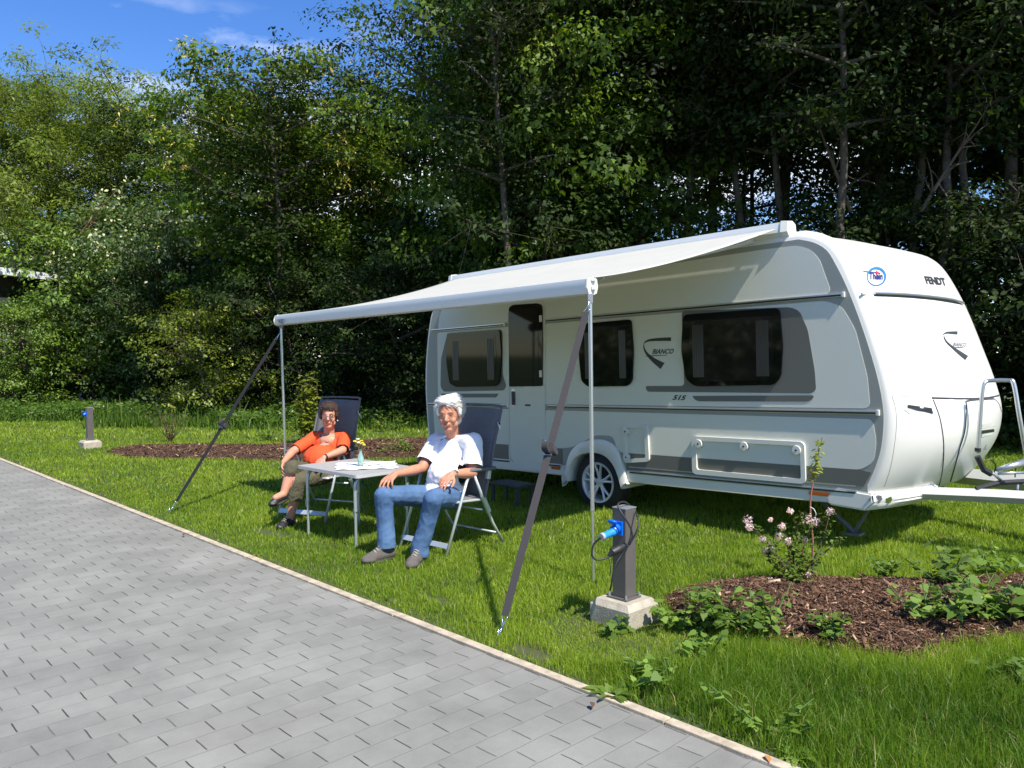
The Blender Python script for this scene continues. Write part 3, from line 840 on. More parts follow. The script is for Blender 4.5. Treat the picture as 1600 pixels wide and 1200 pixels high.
def swoosh_quads(cl, wd, tf):
    """cl: centre line px, wd: widths; quads between"""
    c = smooth_line(cl, 5); n = len(c); L, Rr = [], []
    for i, p in enumerate(c):
        t = (c[min(i + 1, n - 1)] - c[max(i - 1, 0)]).normalized(); nn = Vector((-t.y, t.x))
        f = i / (n - 1) * (len(wd) - 1); k = min(int(f), len(wd) - 2); w = wd[k] + (wd[k + 1] - wd[k]) * (f - k)
        L.append(tf(*(p + nn * w / 2))); Rr.append(tf(*(p - nn * w / 2)))
    return [(L[i], L[i + 1], Rr[i + 1], Rr[i]) for i in range(n - 1)]
f0 = flat_at(-0.0085)
logo_polys = swoosh_quads([(472, 214), (484, 202), (510, 193), (560, 189), (632, 187)], [3, 9, 14, 18, 22], z4) + swoosh_quads([(472, 216), (474, 240), (490, 272), (530, 310), (582, 345)], [3, 8, 14, 26, 44], z4) + swoosh_quads([(483, 288), (540, 283), (610, 281)], [3, 5, 3], z4)
px_poly('logo_swoosh', logo_polys, decal_dark, f0)
px_text('model_lettering', 'BIANCO', z4(520, 275), (125 / 3.75, -2.2 / 3.75), (5 / 3.75, -30 / 3.75), decal_dark, f0, shear=0.25, bold=0.03)
px_text('model_number', '515', z4(639, 543), (80 / 3.75, 0.8), (4 / 3.75, -29 / 3.75), decal_dark, f0, shear=0.3, bold=0.04)
# ---- the front
def z5(x, y): return (1330 + x / 4.444, 380 + y / 4.444)
def z6(x, y): return (1340 + x / 5.0, 580 + y / 5.0)
def hitr(off): return lambda x, y: hit(x, y, off)
px_text('maker_lettering', 'FENDT', z5(522, 283), (140 / 4.444, 13 / 4.444), (-20 / 4.444, -54 / 4.444), decal_dark, hitr(0.004), bold=0.05)
px_text('small_lettering', 'CARAVAN', z5(620, 330), (62 / 4.444, 8 / 4.444), (-8 / 4.444, -22 / 4.444), white_txt, hitr(0.004))
px_poly('logo_swoosh', swoosh_quads([(634, 636), (660, 622), (700, 622), (735, 623)], [4, 12, 18, 22], z5) + swoosh_quads([(640, 645), (660, 685), (710, 730), (755, 765), (800, 798)], [4, 10, 16, 26, 34], z5) + swoosh_quads([(694, 727), (740, 724), (780, 728)], [3, 5, 3], z5), decal_dark, hitr(0.004))
px_text('model_lettering', 'BIANCO', z5(706, 716), (88 / 4.444, 3 / 4.444), (2 / 4.444, -26 / 4.444), decal_dark, hitr(0.004), shear=0.1)
blue = mat('dealer_sticker_blue', (0.03, 0.17, 0.36), 0.4); red = mat('dealer_sticker_red', (0.5, 0.02, 0.05), 0.4); navy = mat('dealer_sticker_navy', (0.03, 0.03, 0.18), 0.4)
cc = [(172 + 62 * math.cos(a), 234 + 60 * math.sin(a)) for a in [R(-200 + k * 15) for k in range(25)]]
st = px_poly('dealer_sticker', swoosh_quads(cc, [4, 16, 18, 14, 8, 5], z5), blue, hitr(0.004))
px_text('sticker_lettering', 'Thein', z5(122, 252), (94 / 4.444, 1), (0, -50 / 4.444), navy, hitr(0.0055), st, bold=0.03)
px_poly('sticker_arrow', [[z5(82, 192), z5(200, 206), z5(200, 213), z5(82, 200)]], blue, hitr(0.005), st)
px_poly('sticker_cross', [[z5(160, 200), z5(190, 204), z5(190, 212), z5(160, 208)], [z5(171, 190), z5(179, 191), z5(179, 220), z5(171, 219)]], red, hitr(0.006), st)
def surf_tube(name, pts, rad, m, off=0.0, tf=None, parent=car, n=6, sides_=6):
    P = smooth_line([Vector(p) for p in pts], n)
    H = [hit(*(tf(*p) if tf else p), off) for p in P]
    H = [h for h in H if h is not None]
    if len(H) < 2: print('no hit', name, pts[0]); return None
    mb = MB(); mb.tube(H, rad, sides_); return mb.build(name, m, parent)
surf_tube('grab_rail', [(155, 350), (300, 356), (450, 366), (600, 382), (700, 398), (770, 420)], 0.012, alum, 0.012, z5, sides_=8)
surf_tube('rail_shadow_strip', [(160, 362), (300, 368), (450, 378), (600, 394), (755, 420)], 0.007, blackp, 0.004, z5)  # dark strip set below the rail as its shadow
surf_tube('locker_gap', [(270, 190), (420, 200), (580, 208)], 0.0022, greyw, 0.0, z6)
surf_tube('locker_gap', [(580, 208), (850, 214), (1000, 208), (1090, 192), (1140, 172)], 0.008, seamm, 0.0, z6)
surf_tube('locker_gap', [(270, 195), (298, 300), (303, 430), (285, 600), (255, 760), (210, 900)], 0.0022, greyw, 0.0, z6)
surf_tube('locker_gap', [(590, 222), (640, 360), (668, 520), (672, 650), (660, 790), (628, 925)], 0.005, seamm, 0.0, z6)
surf_tube('locker_gap', [(1065, 215), (860, 232), (852, 280), (838, 460), (800, 590), (760, 740), (712, 905)], 0.009, seamm, -0.003, z6)
surf_tube('locker_gap', [(1065, 215), (1105, 260), (1135, 380), (1142, 520), (1130, 680), (1120, 730)], 0.004, seamm, 0.0, z6)
surf_tube('locker_gap', [(625, 925), (760, 908), (900, 880), (1020, 848), (1060, 832)], 0.004, seamm, 0.0, z6)
px_poly('grip_recess', [[z6(345, 212), z6(575, 225), z6(520, 252), z6(345, 250)], [z6(358, 298), z6(380, 290), z6(545, 335), z6(535, 362), z6(400, 330)]], mat('grip_shade_tone', (0.62, 0.62, 0.55), 0.5), hitr(0.003))  # flat patches, recess shade put into their colour
px_poly('grip_slot', [[z6(390, 262), z6(575, 288), z6(588, 332), z6(470, 308), z6(390, 284)]], blackp, hitr(0.005))
px_poly('grip_slot', [[z6(965, 462), z6(1062, 450), z6(1064, 472), z6(965, 488)]], blackp, hitr(0.005))
px_poly('grip_recess', [[z6(975, 412), z6(1070, 404), z6(1062, 430), z6(965, 448)], [z6(968, 492), z6(1062, 476), z6(1040, 500), z6(968, 516)]], MATS['grip_shade_tone'], hitr(0.003))
px_poly('locker_lock', [[z6(1005, 545), z6(1020, 545), z6(1004, 665), z6(992, 665)]], frame_cream, hitr(0.012))
mb = MB(); h = hit(*z6(996, 588)); mb.box(h, (0.02, 0.02, 0.05), bevel=0.004); mb.build('lock_barrel', alum, car)
# the vents high on the front
h = hit(1350, 459.5)
mb = MB(); mb.box(h, (0.02, 0.09, 0.015), Matrix.Rotation(0.5, 3, 'Y'), bevel=0.003); mb.build('clearance_lamp', frame_cream, car)
# bumper with its two lamps
ub = front[-1].x
B = [(ub - 0.22, wskirt + 0.13), (ub + 0.075, wskirt + 0.105), (ub + 0.085, wskirt + 0.03), (ub + 0.02, wskirt - 0.035), (ub - 0.28, wskirt - 0.015), (ub - 0.30, wskirt + 0.05)]
bm = bmesh.new(); rg = []
for v in [-0.02, 0.0, 0.06, 0.16, 0.32, 0.55, 0.80]:
    q = 1 - (1 - max(v, 0) / 1.19) ** 3.0
    rg.append([bm.verts.new((p[0] + q * 0.21 * (1 if p[0] > ub - 0.1 else 0.6), v, p[1] + (0.0 if v >= 0 else 0))) for p in B])
for i in range(len(rg) - 1):
    for k in range(len(B)):
        k2 = (k + 1) % len(B); bm.faces.new((rg[i][k], rg[i][k2], rg[i + 1][k2], rg[i + 1][k]))
bm.faces.new(rg[0]); bm.faces.new(rg[-1][::-1]); bmesh.ops.recalc_face_normals(bm, faces=bm.faces)
bmesh.ops.bevel(bm, geom=[e for e in bm.edges if len(e.link_faces) == 2 and e.calc_face_angle(0) > 0.4], offset=0.015, segments=2, affect='EDGES')
me = bpy.data.meshes.new('bumper'); bm.to_mesh(me); bump_o = link('bumper', me, white, car); sharp_by_angle(me, 50)
bt = BVHTree.FromBMesh(bm); bm.free()
def hitb(px, py, off=0.004):
    r = (CMI.to_3x3() @ ray(px, py)).normalized(); loc, nr, i, d = bt.ray_cast(camC, r)
    if loc is None: return hit(px, py, off)
    if nr.dot(r) > 0: nr = -nr
    return loc + nr * off
px_poly('lamp_recess', [[z6(120, 968), z6(470, 978), z6(350, 1035), z6(95, 1018), z6(92, 1000)]], mat('bumper_recess', (0.62, 0.64, 0.61), 0.4), hitb, bump_o)
px_poly('front_lamp', [[z6(92, 1015), z6(98, 985), z6(125, 968), z6(180, 972), z6(188, 1000), z6(170, 1018)]], mat('smoked_lamp_glass', (0.10, 0.10, 0.11), 0.1, spec=0.8), lambda x, y: hitb(x, y, 0.008), bump_o)
px_poly('front_lamp', [[z6(222, 1025), z6(216, 995), z6(232, 974), z6(258, 978), z6(264, 1005), z6(250, 1028)]], chrome, lambda x, y: hitb(x, y, 0.008), bump_o)
# wheel
wh = Vector((0.0, 0.10, -0.015))
RX = Matrix.Rotation(math.pi / 2, 3, 'X')
mb = MB(); mb.lathe([(0.200, -0.09), (0.215, -0.098), (0.27, -0.098), (0.297, -0.085), (0.308, -0.06), (0.310, 0), (0.308, 0.06), (0.29, 0.09), (0.2, 0.09)], wh, RX, 40)
wheel = mb.build('wheel', rubber, car, smooth=True)
mb = MB(); mb.lathe([(0.0, 0.072), (0.030, 0.070), (0.038, 0.055)], wh, RX, 24)
mb.lathe([(0.176, 0.050), (0.180, 0.082), (0.190, 0.098), (0.206, 0.100), (0.210, 0.090), (0.204, 0.080)], wh, RX, 48)
mb.lathe([(0.176, 0.050), (0.178, -0.08)], wh, RX, 48)
for k in range(5):
    for d in (-0.16, 0.16):
        a = R(90 + 72 * k) ; 
        p0 = Vector((math.cos(a + d * 0.6) * 0.035, -0.055, math.sin(a + d * 0.6) * 0.035)); p1 = Vector((math.cos(a + d) * 0.11, -0.068, math.sin(a + d) * 0.11)); p2 = Vector((math.cos(a + d * 1.35) * 0.188, -0.08, math.sin(a + d * 1.35) * 0.188))
        mb.tube([wh + p0, wh + p1, wh + p2], [0.016, 0.013, 0.012], 8)
mb.cyl(wh + Vector((0, -0.06, 0)), 0.045, 0.02, RX)
mb.build('rim', mat('silver_alloy', (0.70, 0.70, 0.70), 0.3, metal=0.35), wheel, auto=True)
mb = MB(); mb.cyl(wh + Vector((0, 0.02, 0)), 0.15, 0.04, RX); mb.build('brake_drum', rubber, wheel)
# chassis, corner steadies, drawbar
mb = MB(); mb.box((0.2, 0.45, wskirt - 0.03), (5.0, 0.06, 0.10)); mb.box((0.2, 1.85, wskirt - 0.03), (5.0, 0.06, 0.10)); mb.box((0.0, 1.15, wskirt - 0.04), (0.08, 2.1, 0.08)); mb.build('chassis', galv, car)
gw = -WC.z
us = side(1300, 800).x
mb = MB(); mb.tube([(us - 0.30, 0.30, wskirt + 0.01), (us + 0.05, 0.30, gw + 0.04)], 0.022, 6); mb.tube([(us + 0.22, 0.30, wskirt + 0.01), (us + 0.05, 0.30, gw + 0.04)], 0.016, 6)
mb.box((us + 0.05, 0.30, gw + 0.03), (0.12, 0.12, 0.02)); mb.build('corner_steady', mat('shade_toned_steel', (0.14, 0.145, 0.15), 0.6, metal=0.4), car)  # steel darkened to stand for the shade under the caravan
ud = front[-1].x + 0.35
pale = mat('drawbar_cover_plastic', (0.48, 0.49, 0.46), 0.45)
mb = MB()
mb.tube([(ud - 0.5, 0.42, wskirt + 0.055), (ud + 0.35, 0.72, wskirt + 0.055), (ud + 1.5, 1.13, wskirt + 0.03)], 0.052, 4)
mb.tube([(ud - 0.5, 1.88, wskirt + 0.055), (ud + 1.5, 1.17, wskirt + 0.06)], 0.075, 4)
mb.build('drawbar', pale, car, bevel=0.006)
mb = MB(); mb.tube([(ud + 0.75, 1.0, wskirt + 0.0), (ud + 0.75, 1.0, gw + 0.12)], 0.024, 10); mb.lathe([(0.0, -0.03), (0.07, -0.03), (0.085, 0), (0.07, 0.03), (0.0, 0.03)], (ud + 0.75, 1.0, gw + 0.09), RX, 20)
mb.build('jockey_wheel', galv, car)
# bicycle carrier on the drawbar
rk = empty('bicycle_carrier', None, None); rk.parent = car
DR = 6.25
def cl(p, d=DR): return CMI @ J(*z6(*p), d)
mb = MB(); mb.tube(smooth_line([cl((940, 640)), cl((955, 400)), cl((975, 150)), cl((990, 95)), cl((1030, 75)), cl((1180, 72), DR - 0.1), cl((1220, 100), DR - 0.13), cl((1260, 330), DR - 0.15), cl((1300, 560), DR - 0.15), cl((1330, 760), DR - 0.15)], 4), 0.0155, 10)
mb.build('hoop', alum, rk, smooth=True)
mb = MB(); mb.tube([cl((940, 600)), cl((938, 628))], 0.022, 10); mb.tube([cl((935, 665)), cl((985, 770)), cl((1040, 800))], 0.024, 8); mb.tube([cl((925, 920)), cl((1110, 870)), cl((1320, 860))], 0.020, 10); mb.build('clamp', blackp, rk)
mb = MB(); mb.tube([cl((1090, 770)), cl((1310, 710))], [0.018, 0.03], 10); mb.tube([cl((1000, 790)), cl((1060, 800)), cl((1130, 860))], 0.012, 8); mb.tube([cl((1100, 800)), cl((1310, 790))], 0.012, 8); mb.tube([cl((975, 930)), cl((980, 985))], 0.008, 6); mb.tube([cl((1250, 850)), cl((1250, 985))], 0.010, 6); mb.build('carrier_arm', alum, rk, smooth=True)
mb = MB(); mb.tube(smooth_line([cl((1000, 700)), cl((1040, 690)), cl((1080, 740)), cl((1060, 800)), cl((1030, 820))], 5), 0.005, 6); mb.build('cable', blackp, rk); mb = MB(); mb.tube(smooth_line([cl((1230, 830)), cl((1240, 750)), cl((1290, 740)), cl((1310, 790))], 5), 0.005, 6); mb.build('cable', blackp, rk)

# ------------------------------------------------------------------ the awning
POLE_R = G(927, 912)
POLE_TOP = J(922, 462, POLE_R.y)
BAR_Z = POLE_TOP.z + 0.02
awn = empty('awning', 'pale grey roll-out awning on two thin poles fixed to the caravan roof', 'awning', (POLE_R.x, POLE_R.y, 0))
WM[awn.name] = wm(awn)
fabric_m = mat('pale_awning_cloth', (0.66, 0.65, 0.58), 0.8, var=0.04, vscale=3, bump=0.12, bscale=30, trans=0.0)
nt = fabric_m.node_tree; pb = nt.nodes['Principled BSDF']; tr = nt.nodes.new('ShaderNodeBsdfTranslucent'); tr.inputs['Color'].default_value = (0.34, 0.36, 0.20, 1)
msn = nt.nodes.new('ShaderNodeMixShader'); msn.inputs['Fac'].default_value = 0.30
nt.links.new(pb.outputs[0], msn.inputs[1]); nt.links.new(tr.outputs[0], msn.inputs[2]); nt.links.new(msn.outputs[0], nt.nodes['Material Output'].inputs['Surface'])
ucR = side(1222, 372).x; ucL = side(708, 445).x
case_w = wroof + 0.05
def cw(u, v, w): return CM @ Vector((u, v, w))
# case along the roof edge
mb = MB()
prof = [(-0.06, 0.075), (0.02, 0.085), (0.075, 0.06), (0.085, 0.0), (0.05, -0.05), (-0.03, -0.055), (-0.075, -0.01)]
A = [mb.bm.verts.new(cw(ucL, 0.045 + a, case_w + b)) for a, b in prof]; Bv = [mb.bm.verts.new(cw(ucR, 0.045 + a, case_w + b)) for a, b in prof]
for k in range(7): mb.bm.faces.new((A[k], A[(k + 1) % 7], Bv[(k + 1) % 7], Bv[k]))
mb.bm.faces.new(A); mb.bm.faces.new(Bv[::-1])
case = mb.build('case', mat('awning_white_paint', (0.72, 0.73, 0.71), 0.35), awn, world_space=True, auto=True)
for uu in (ucR, ucL):
    mb = MB(); s_ = 1 if uu == ucR else -1
    A = [mb.bm.verts.new(cw(uu + 0.002 * s_, 0.045 + a * 1.12, case_w + b * 1.12)) for a, b in prof]; Bv = [mb.bm.verts.new(cw(uu + 0.06 * s_, 0.045 + a * 1.0, case_w + b * 1.0)) for a, b in prof]
    for k in range(7): mb.bm.faces.new((A[k], A[(k + 1) % 7], Bv[(k + 1) % 7], Bv[k]))
    mb.bm.faces.new(A); mb.bm.faces.new(Bv[::-1]); mb.build('end_cap', frame_cream, awn, world_space=True, bevel=0.008, auto=True)
# front bar
P0 = J(436, 501, 8.83); P1 = J(924, 448, POLE_R.y + 0.03)
bd = (P1 - P0).normalized(); bn = Vector((-bd.y, bd.x, 0)).normalized()    # away from the camera
if bn.y < 0: bn = -bn
bup = bd.cross(bn); bup = bup if bup.z > 0 else -bup
print('bar', P0, P1, (P1 - P0).length, 'case', cw(ucL, 0, case_w), cw(ucR, 0, case_w), ucR - ucL)
prof2 = [(-0.050, 0.052), (0.0, 0.062), (0.045, 0.052), (0.055, 0.0), (0.042, -0.044), (0.0, -0.058), (-0.040, -0.048), (-0.056, -0.01)]
mb = MB(); A = [mb.bm.verts.new(P0 + bn * a + bup * b) for a, b in prof2]; Bv = [mb.bm.verts.new(P1 + bn * a + bup * b) for a, b in prof2]
for k in range(8): mb.bm.faces.new((A[k], A[(k + 1) % 8], Bv[(k + 1) % 8], Bv[k]))
mb.bm.faces.new(A); mb.bm.faces.new(Bv[::-1]); bar = mb.build('front_bar', MATS['awning_white_paint'], awn, world_space=True, bevel=0.01, auto=True)
mb = MB(); mb.tube([P0 - bd * 0.03, P0 + bd * 0.0], [0.045, 0.066], 10); mb.build('end_cap', frame_cream, awn, world_space=True)
mb = MB(); mb.prism([(a_ * 1.06, b_ * 1.06) for a_, b_ in prof2], lambda p: P1 + bn * p[0] + bup * p[1], lambda p: P1 + bd * 0.012 + bn * p[0] * .96 + bup * p[1] * .96); mb.box(P1 + bd * 0.02 + bup * 0.045, (0.035, 0.03, 0.02), bevel=0.004); mb.box(P1 + bd * 0.02 - bup * 0.01, (0.03, 0.03, 0.03), bevel=0.004); mb.build('end_cap', frame_cream, awn, world_space=True)
# maker mark on the bar
def barpt(s, h): return P0 + bd * s - bn * (0.066) + bup * h
vs, fs = text_geo('THULE', bold=0.03)
me = bpy.data.meshes.new('bar_lettering'); me.from_pydata([tuple(barpt(0.10 + x * 0.13, -0.045 + y * 0.05) - bn * 0.004) for x, y in vs], [], fs); link('bar_lettering', me, decal_dark, awn, world_space=True)
# cloth
NU, NV = 30, 16
CL, CR = cw(ucL + 0.03, -0.035, case_w + 0.02), cw(ucR - 0.03, -0.035, case_w + 0.02)
FL, FR = P0 + bup * 0.06 + bd * 0.03, P1 + bup * 0.06 - bd * 0.0
V = []
for i in range(NU + 1):
    for j in range(NV + 1):
        s = i / NU; t = j / NV
        back = CL.lerp(CR, s); fr = FL.lerp(FR, s)
        p = back.lerp(fr, t)
        p = p + Vector((0, 0, -0.045 * 4 * t * (1 - t) * (0.85 + 0.4 * abs(2 * s - 1) ** 2)))
        if s > 0.9: p = p - (FR - FL).normalized() * (s - 0.9) * 10 * 0.10 * math.sin(t * math.pi)
        if s < 0.1: p = p + (FR - FL).normalized() * (0.1 - s) * 10 * 0.10 * math.sin(t * math.pi)
        V.append(p)
V = np.array([tuple(p) for p in V]); nn = len(V)
i = (np.arange(NU)[:, None] * (NV + 1) + np.arange(NV)[None, :]).ravel()
Fc = np.stack([i, i + NV + 1, i + NV + 2, i + 1], 1)
me = np_mesh('fabric', V, Fc)
fo = link('fabric', me, fabric_m, awn, smooth=True, world_space=True)
sd = fo.modifiers.new('thickness', 'SOLIDIFY'); sd.thickness = 0.002
# arms, folded knee joint seen at the case end
def armpts(us, side_):
    a = cw(us, -0.02, case_w - 0.05); e = (P1 if side_ > 0 else P0)
    m = (a + e) / 2 - bd * 0.8 * side_ + Vector((0, 0, -0.05))
    return [a, m, e - bd * 0.15 * side_ + bn * 0.03]
for us_, s_ in ((ucR - 0.25, 1), (ucL + 0.25, -1)):
    mb = MB(); a = armpts(us_, s_); mb.tube(a[:2], 0.02, 8); mb.tube(a[1:], 0.018, 8); mb.ball(a[1], 0.03); mb.build('folding_arm', MATS['awning_white_paint'], awn, world_space=True, smooth=True)
# poles
def pole(base, top):
    mb = MB(); m = base.lerp(top, 0.26)
    mb.tube([m, top], 0.0145, 12); mb.tube([base, m], 0.0105, 12); mb.tube([m - (top - base).normalized() * 0.0, m + (top - base).normalized() * 0.012], 0.0155, 12)
    o = mb.build('pole', alum, awn, smooth=False, world_space=True); sharp_by_angle(o.data, 40)
    mb = MB(); mb.box(top + Vector((0, 0, 0.01)), (0.036, 0.03, 0.07), bevel=0.005); mb.build('bracket', mat('grey_bracket', (0.25, 0.26, 0.29), 0.5), o if False else awn, world_space=True)
    mb = MB(); mb.cyl(base + Vector((0, 0, 0.01)), 0.025, 0.02); mb.build('pole_foot', blackp, awn, world_space=True)
pole(POLE_R, POLE_TOP + Vector((0, 0, -0.03)))
LB = J(448, 784, 8.8); LB.z = 0
pole(LB, J(439.5, 510, 8.8))
# storm straps
strap_m = mat('taupe_webbing', (0.048, 0.043, 0.043), 0.85, bump=0.4, bscale=250)
def strap(top, bot, wid, rt_, label, coil=1.0, col=strap_m, rmat=None):
    rmat = rmat or strap_m
    o = empty('storm_strap', label, 'strap', tuple(bot), group='storm straps of the awning')
    WM[o.name] = wm(o)
    ax = (top - bot).normalized()
    view = (Vector((0, 0, CAMZ)) - (top + bot) / 2)
    sdv = ax.cross(Vector((-0.55, -0.83, 0))).normalized()
    nv = ax.cross(sdv)
    a = bot + ax * 0.13; b = top - ax * 0.10
    mb = MB()
    n = 24; ring_ = []
    for k in range(n + 1):
        t = k / n; p = a.lerp(b, t); tw = 0.10 * math.sin(t * 3.0)
        s2 = (sdv * math.cos(tw) + nv * math.sin(tw)) * wid / 2
        ring_.append([mb.bm.verts.new(p - s2 - nv * 0.0012), mb.bm.verts.new(p + s2 - nv * 0.0012), mb.bm.verts.new(p + s2 + nv * 0.0012), mb.bm.verts.new(p - s2 + nv * 0.0012)])
    for k in range(n):
        for q in range(4): mb.bm.faces.new((ring_[k][q], ring_[k][(q + 1) % 4], ring_[k + 1][(q + 1) % 4], ring_[k + 1][q]))
    mb.bm.faces.new(ring_[0]); mb.bm.faces.new(ring_[-1][::-1])
    mb.build('webbing', col, o, world_space=True)
    m = a.lerp(b, rt_)
    mb = MB(); q = Matrix((sdv, nv, ax)).transposed()
    mb.cyl(m + sdv * 0.0 - nv * 0.03, 0.036, wid * 0.9, q @ Matrix.Rotation(math.pi / 2, 3, 'Y'), 20)
    mb.cyl(m + sdv * wid * 0.5 + nv * 0.01 - ax * 0.01, 0.030, wid * 0.8, q @ Matrix.Rotation(1.2, 3, 'Y'), 16); mb.build('strap_coil', mat('dark_webbing_coil', (0.035, 0.033, 0.034), 0.85), o, world_space=True, bevel=0.003)
    mb = MB(); mb.box(m - ax * 0.04, (wid * 1.15, 0.02, 0.012), q, bevel=0.002); mb.tube([m - ax * 0.04 - sdv * wid * .62, m + ax * 0.05 - sdv * wid * .66 - nv * 0.02], 0.004, 6); mb.build('buckle', chrome, o, world_space=True)
    mb = MB(); mb.tube(smooth_line([a - sdv * wid * .45, a - ax * 0.03 - sdv * .005, a - ax * 0.07, a - ax * 0.03 + sdv * .012, a + sdv * wid * .45], 4), 0.0028, 6)
    mb.tube([a - ax * 0.06, a - ax * 0.11], 0.007, 8); mb.tube([bot + Vector((0, 0, 0.05)), bot - Vector((0.01, 0, 0.04))], 0.006, 8); mb.tube([bot + sdv * 0.02 + Vector((0, 0, .02)), bot - sdv * 0.015 + Vector((0, 0, 0.0))], 0.006, 6)
    mb.tube(smooth_line([b - sdv * wid * .4, b + ax * 0.05, top, b + ax * 0.05 + sdv * .01, b + sdv * wid * .45 + ax * .01], 4), 0.0028, 6)
    mb.build('hook', chrome, o, world_space=True, smooth=True)
    return o
strap(J(921, 468, POLE_R.y - 0.02), G(779, 998), 0.050, 0.505, 'broad taupe storm strap from the front pole to the grass near the power post')
SL = J(437, 520, 8.75); G2 = G(265, 801)
strap(SL, G2, 0.042, 0.465, 'dark slanting storm strap from the far left pole to its peg by the paving', col=mat('black_webbing', (0.008, 0.008, 0.009), 0.9))
# ------------------------------------------------------------------ folding chairs
chair_fab = mat('blue_grey_padded_mesh', (0.155, 0.148, 0.148), 0.85, var=0.12, vscale=40, bump=0.35, bscale=220)
arm_m = mat('grey_armrest_plastic', (0.12, 0.125, 0.135), 0.5)
calu = mat('pale_aluminium_tube', (0.66, 0.70, 0.70), 0.36, metal=0.55)
tagm = mat('white_fabric_tag', (0.75, 0.75, 0.73), 0.7)
def make_chair(label, O, fwd):
    fwd = Vector((fwd[0], fwd[1], 0)).normalized(); lf = Vector((-fwd.y, fwd.x, 0))     # lf: the sitter's left
    rz = math.atan2(fwd.y, fwd.x)
    c = empty('camping_chair', label, 'folding chair', tuple(O), rz, 'two high-backed camping chairs')
    # local: x forward, y left, z up
    def seat_pt(s): # centre line of seat and back, s along
        return None
    w = 0.245
    # pads: seat and back as quilted strips
    def pad(name, line, hw, th, m, n=26, taper=None):
        L = smooth_line([Vector(p) for p in line], 6); bm = bmesh.new(); rings = []
        NN = 9
        tot = len(L)
        for i, p in enumerate(L):
            t = (L[min(i + 1, tot - 1)] - L[max(i - 1, 0)]).normalized(); nrm = Vector((-t.y, t.x))
            f = i / (tot - 1); ww = hw * (taper(f) if taper else 1)
            q = 0.35 + 0.65 * abs(math.sin(f * math.pi * 5))
            up_, dn = [], []
            for k in range(NN):
                y = (k / (NN - 1) * 2 - 1)
                e = math.sqrt(max(0, 1 - abs(y) ** 6)); sag = -0.022 * (1 - y * y)
                up_.append(bm.verts.new((p.x + nrm.x * (th * q * e + sag), y * ww, p.y + nrm.y * (th * q * e + sag))))
                dn.append(bm.verts.new((p.x + nrm.x * (-0.004 + sag), y * ww, p.y + nrm.y * (-0.004 + sag))))
            rings.append(up_ + dn[::-1])
        for i in range(tot - 1):
            m_ = len(rings[0])
            for k in range(m_):
                k2 = (k + 1) % m_; bm.faces.new((rings[i][k], rings[i][k2], rings[i + 1][k2], rings[i + 1][k]))
        bm.faces.new(rings[0]); bm.faces.new(rings[-1][::-1]); bmesh.ops.recalc_face_normals(bm, faces=bm.faces)
        me = bpy.data.meshes.new(name); bm.to_mesh(me); bm.free(); return link(name, me, m, c, smooth=True)
    pad('seat', [(0.245, 0.425), (0.15, 0.432), (0.0, 0.415), (-0.14, 0.405)], w, 0.018, chair_fab)
    bk = pad('backrest', [(-0.15, 0.42), (-0.20, 0.62), (-0.26, 0.85), (-0.335, 1.07), (-0.362, 1.13)], w, 0.020, chair_fab, taper=lambda f: 1.0 if f < 0.55 else 1 - 0.06 * (f - .55) / .45)
    # buttons on the back pad
    mb = MB()
    for z, x in ((1.07, -0.335), (1.00, -0.308), (0.9, -0.275), (0.72, -0.225)):
        for y in (-0.12, 0, 0.12): mb.cyl((x + 0.012, y, z), 0.006, 0.01, Matrix.Rotation(R(72), 3, 'Y'), 8)
    mb.build('button', blackp, bk)
    def tb(name, pts, r, parent=c, m=calu, sides=10):
        mb = MB(); mb.tube(pts, r, sides); return mb.build(name, m, parent, smooth=True)
    # back frame: rounded top hoop; seat frame
    hoop = []
    for y, s in ((-1, 1), (1, -1)):
        pass
    side_l = [(-0.13, w, 0.40), (-0.20, w, 0.62), (-0.26, w, 0.85), (-0.34, w * .97, 1.07)]
    pts = side_l + [(-0.365, w * .93, 1.135), (-0.374, w * .80, 1.16), (-0.374, -w * .80, 1.16), (-0.365, -w * .93, 1.135)] + [(x, -y, z) for x, y, z in reversed(side_l)]
    tb('back_frame', smooth_line(pts, 4), 0.011, m=chair_fab)
    tb('seat_frame', smooth_line([(-0.14, w, 0.40), (0.1, w, 0.415), (0.22, w, 0.42), (0.26, w * .9, 0.42), (0.262, -w * .9, 0.42), (0.22, -w, 0.42), (0.1, -w, 0.415), (-0.14, -w, 0.40)], 4), 0.011)
    for s in (1, -1):
        y = s * 0.272
        tb('leg', [(0.08, y, 0.63), (0.16, y, 0.44), (0.345, y, 0.0)], 0.0125)
        tb('leg', [(0.02, y, 0.63), (-0.08, y, 0.43), (-0.20, y, 0.20), (-0.34, y, 0.0)], 0.0125)
        mb = MB(); mb.box((0.345, y, 0.008), (0.03, 0.026, 0.02), bevel=0.004); mb.box((-0.34, y, 0.008), (0.03, 0.026, 0.02), bevel=0.004); mb.build('foot', arm_m, c)
        mb = MB(); L = smooth_line([Vector((-0.235, y, 0.655)), Vector((-0.12, y, 0.655)), Vector((0.02, y, 0.662)), Vector((0.14, y, 0.655)), Vector((0.175, y, 0.640))], 4)
        mb.tube(L, [0.016] + [0.026] * (len(L) - 2) + [0.018], 12, flat=(1.05, 0.62)); a = mb.build('armrest', arm_m, c, smooth=True)
        mb = MB(); mb.box((0.05, y, 0.628), (0.10, 0.028, 0.03), bevel=0.005); mb.build('bracket', calu, a); mb = MB(); mb.box((-0.17, s * 0.255, 0.60), (0.04, 0.03, 0.07), Matrix.Rotation(-0.2, 3, 'Y'), bevel=0.004); mb.build('bracket', calu, a)
        mb = MB(); mb.box((-0.145, s * 0.256, 0.345), (0.05, 0.012, 0.14), Matrix.Rotation(0.5, 3, 'Y'), bevel=0.004); mb.build('lock_plate', calu, c)
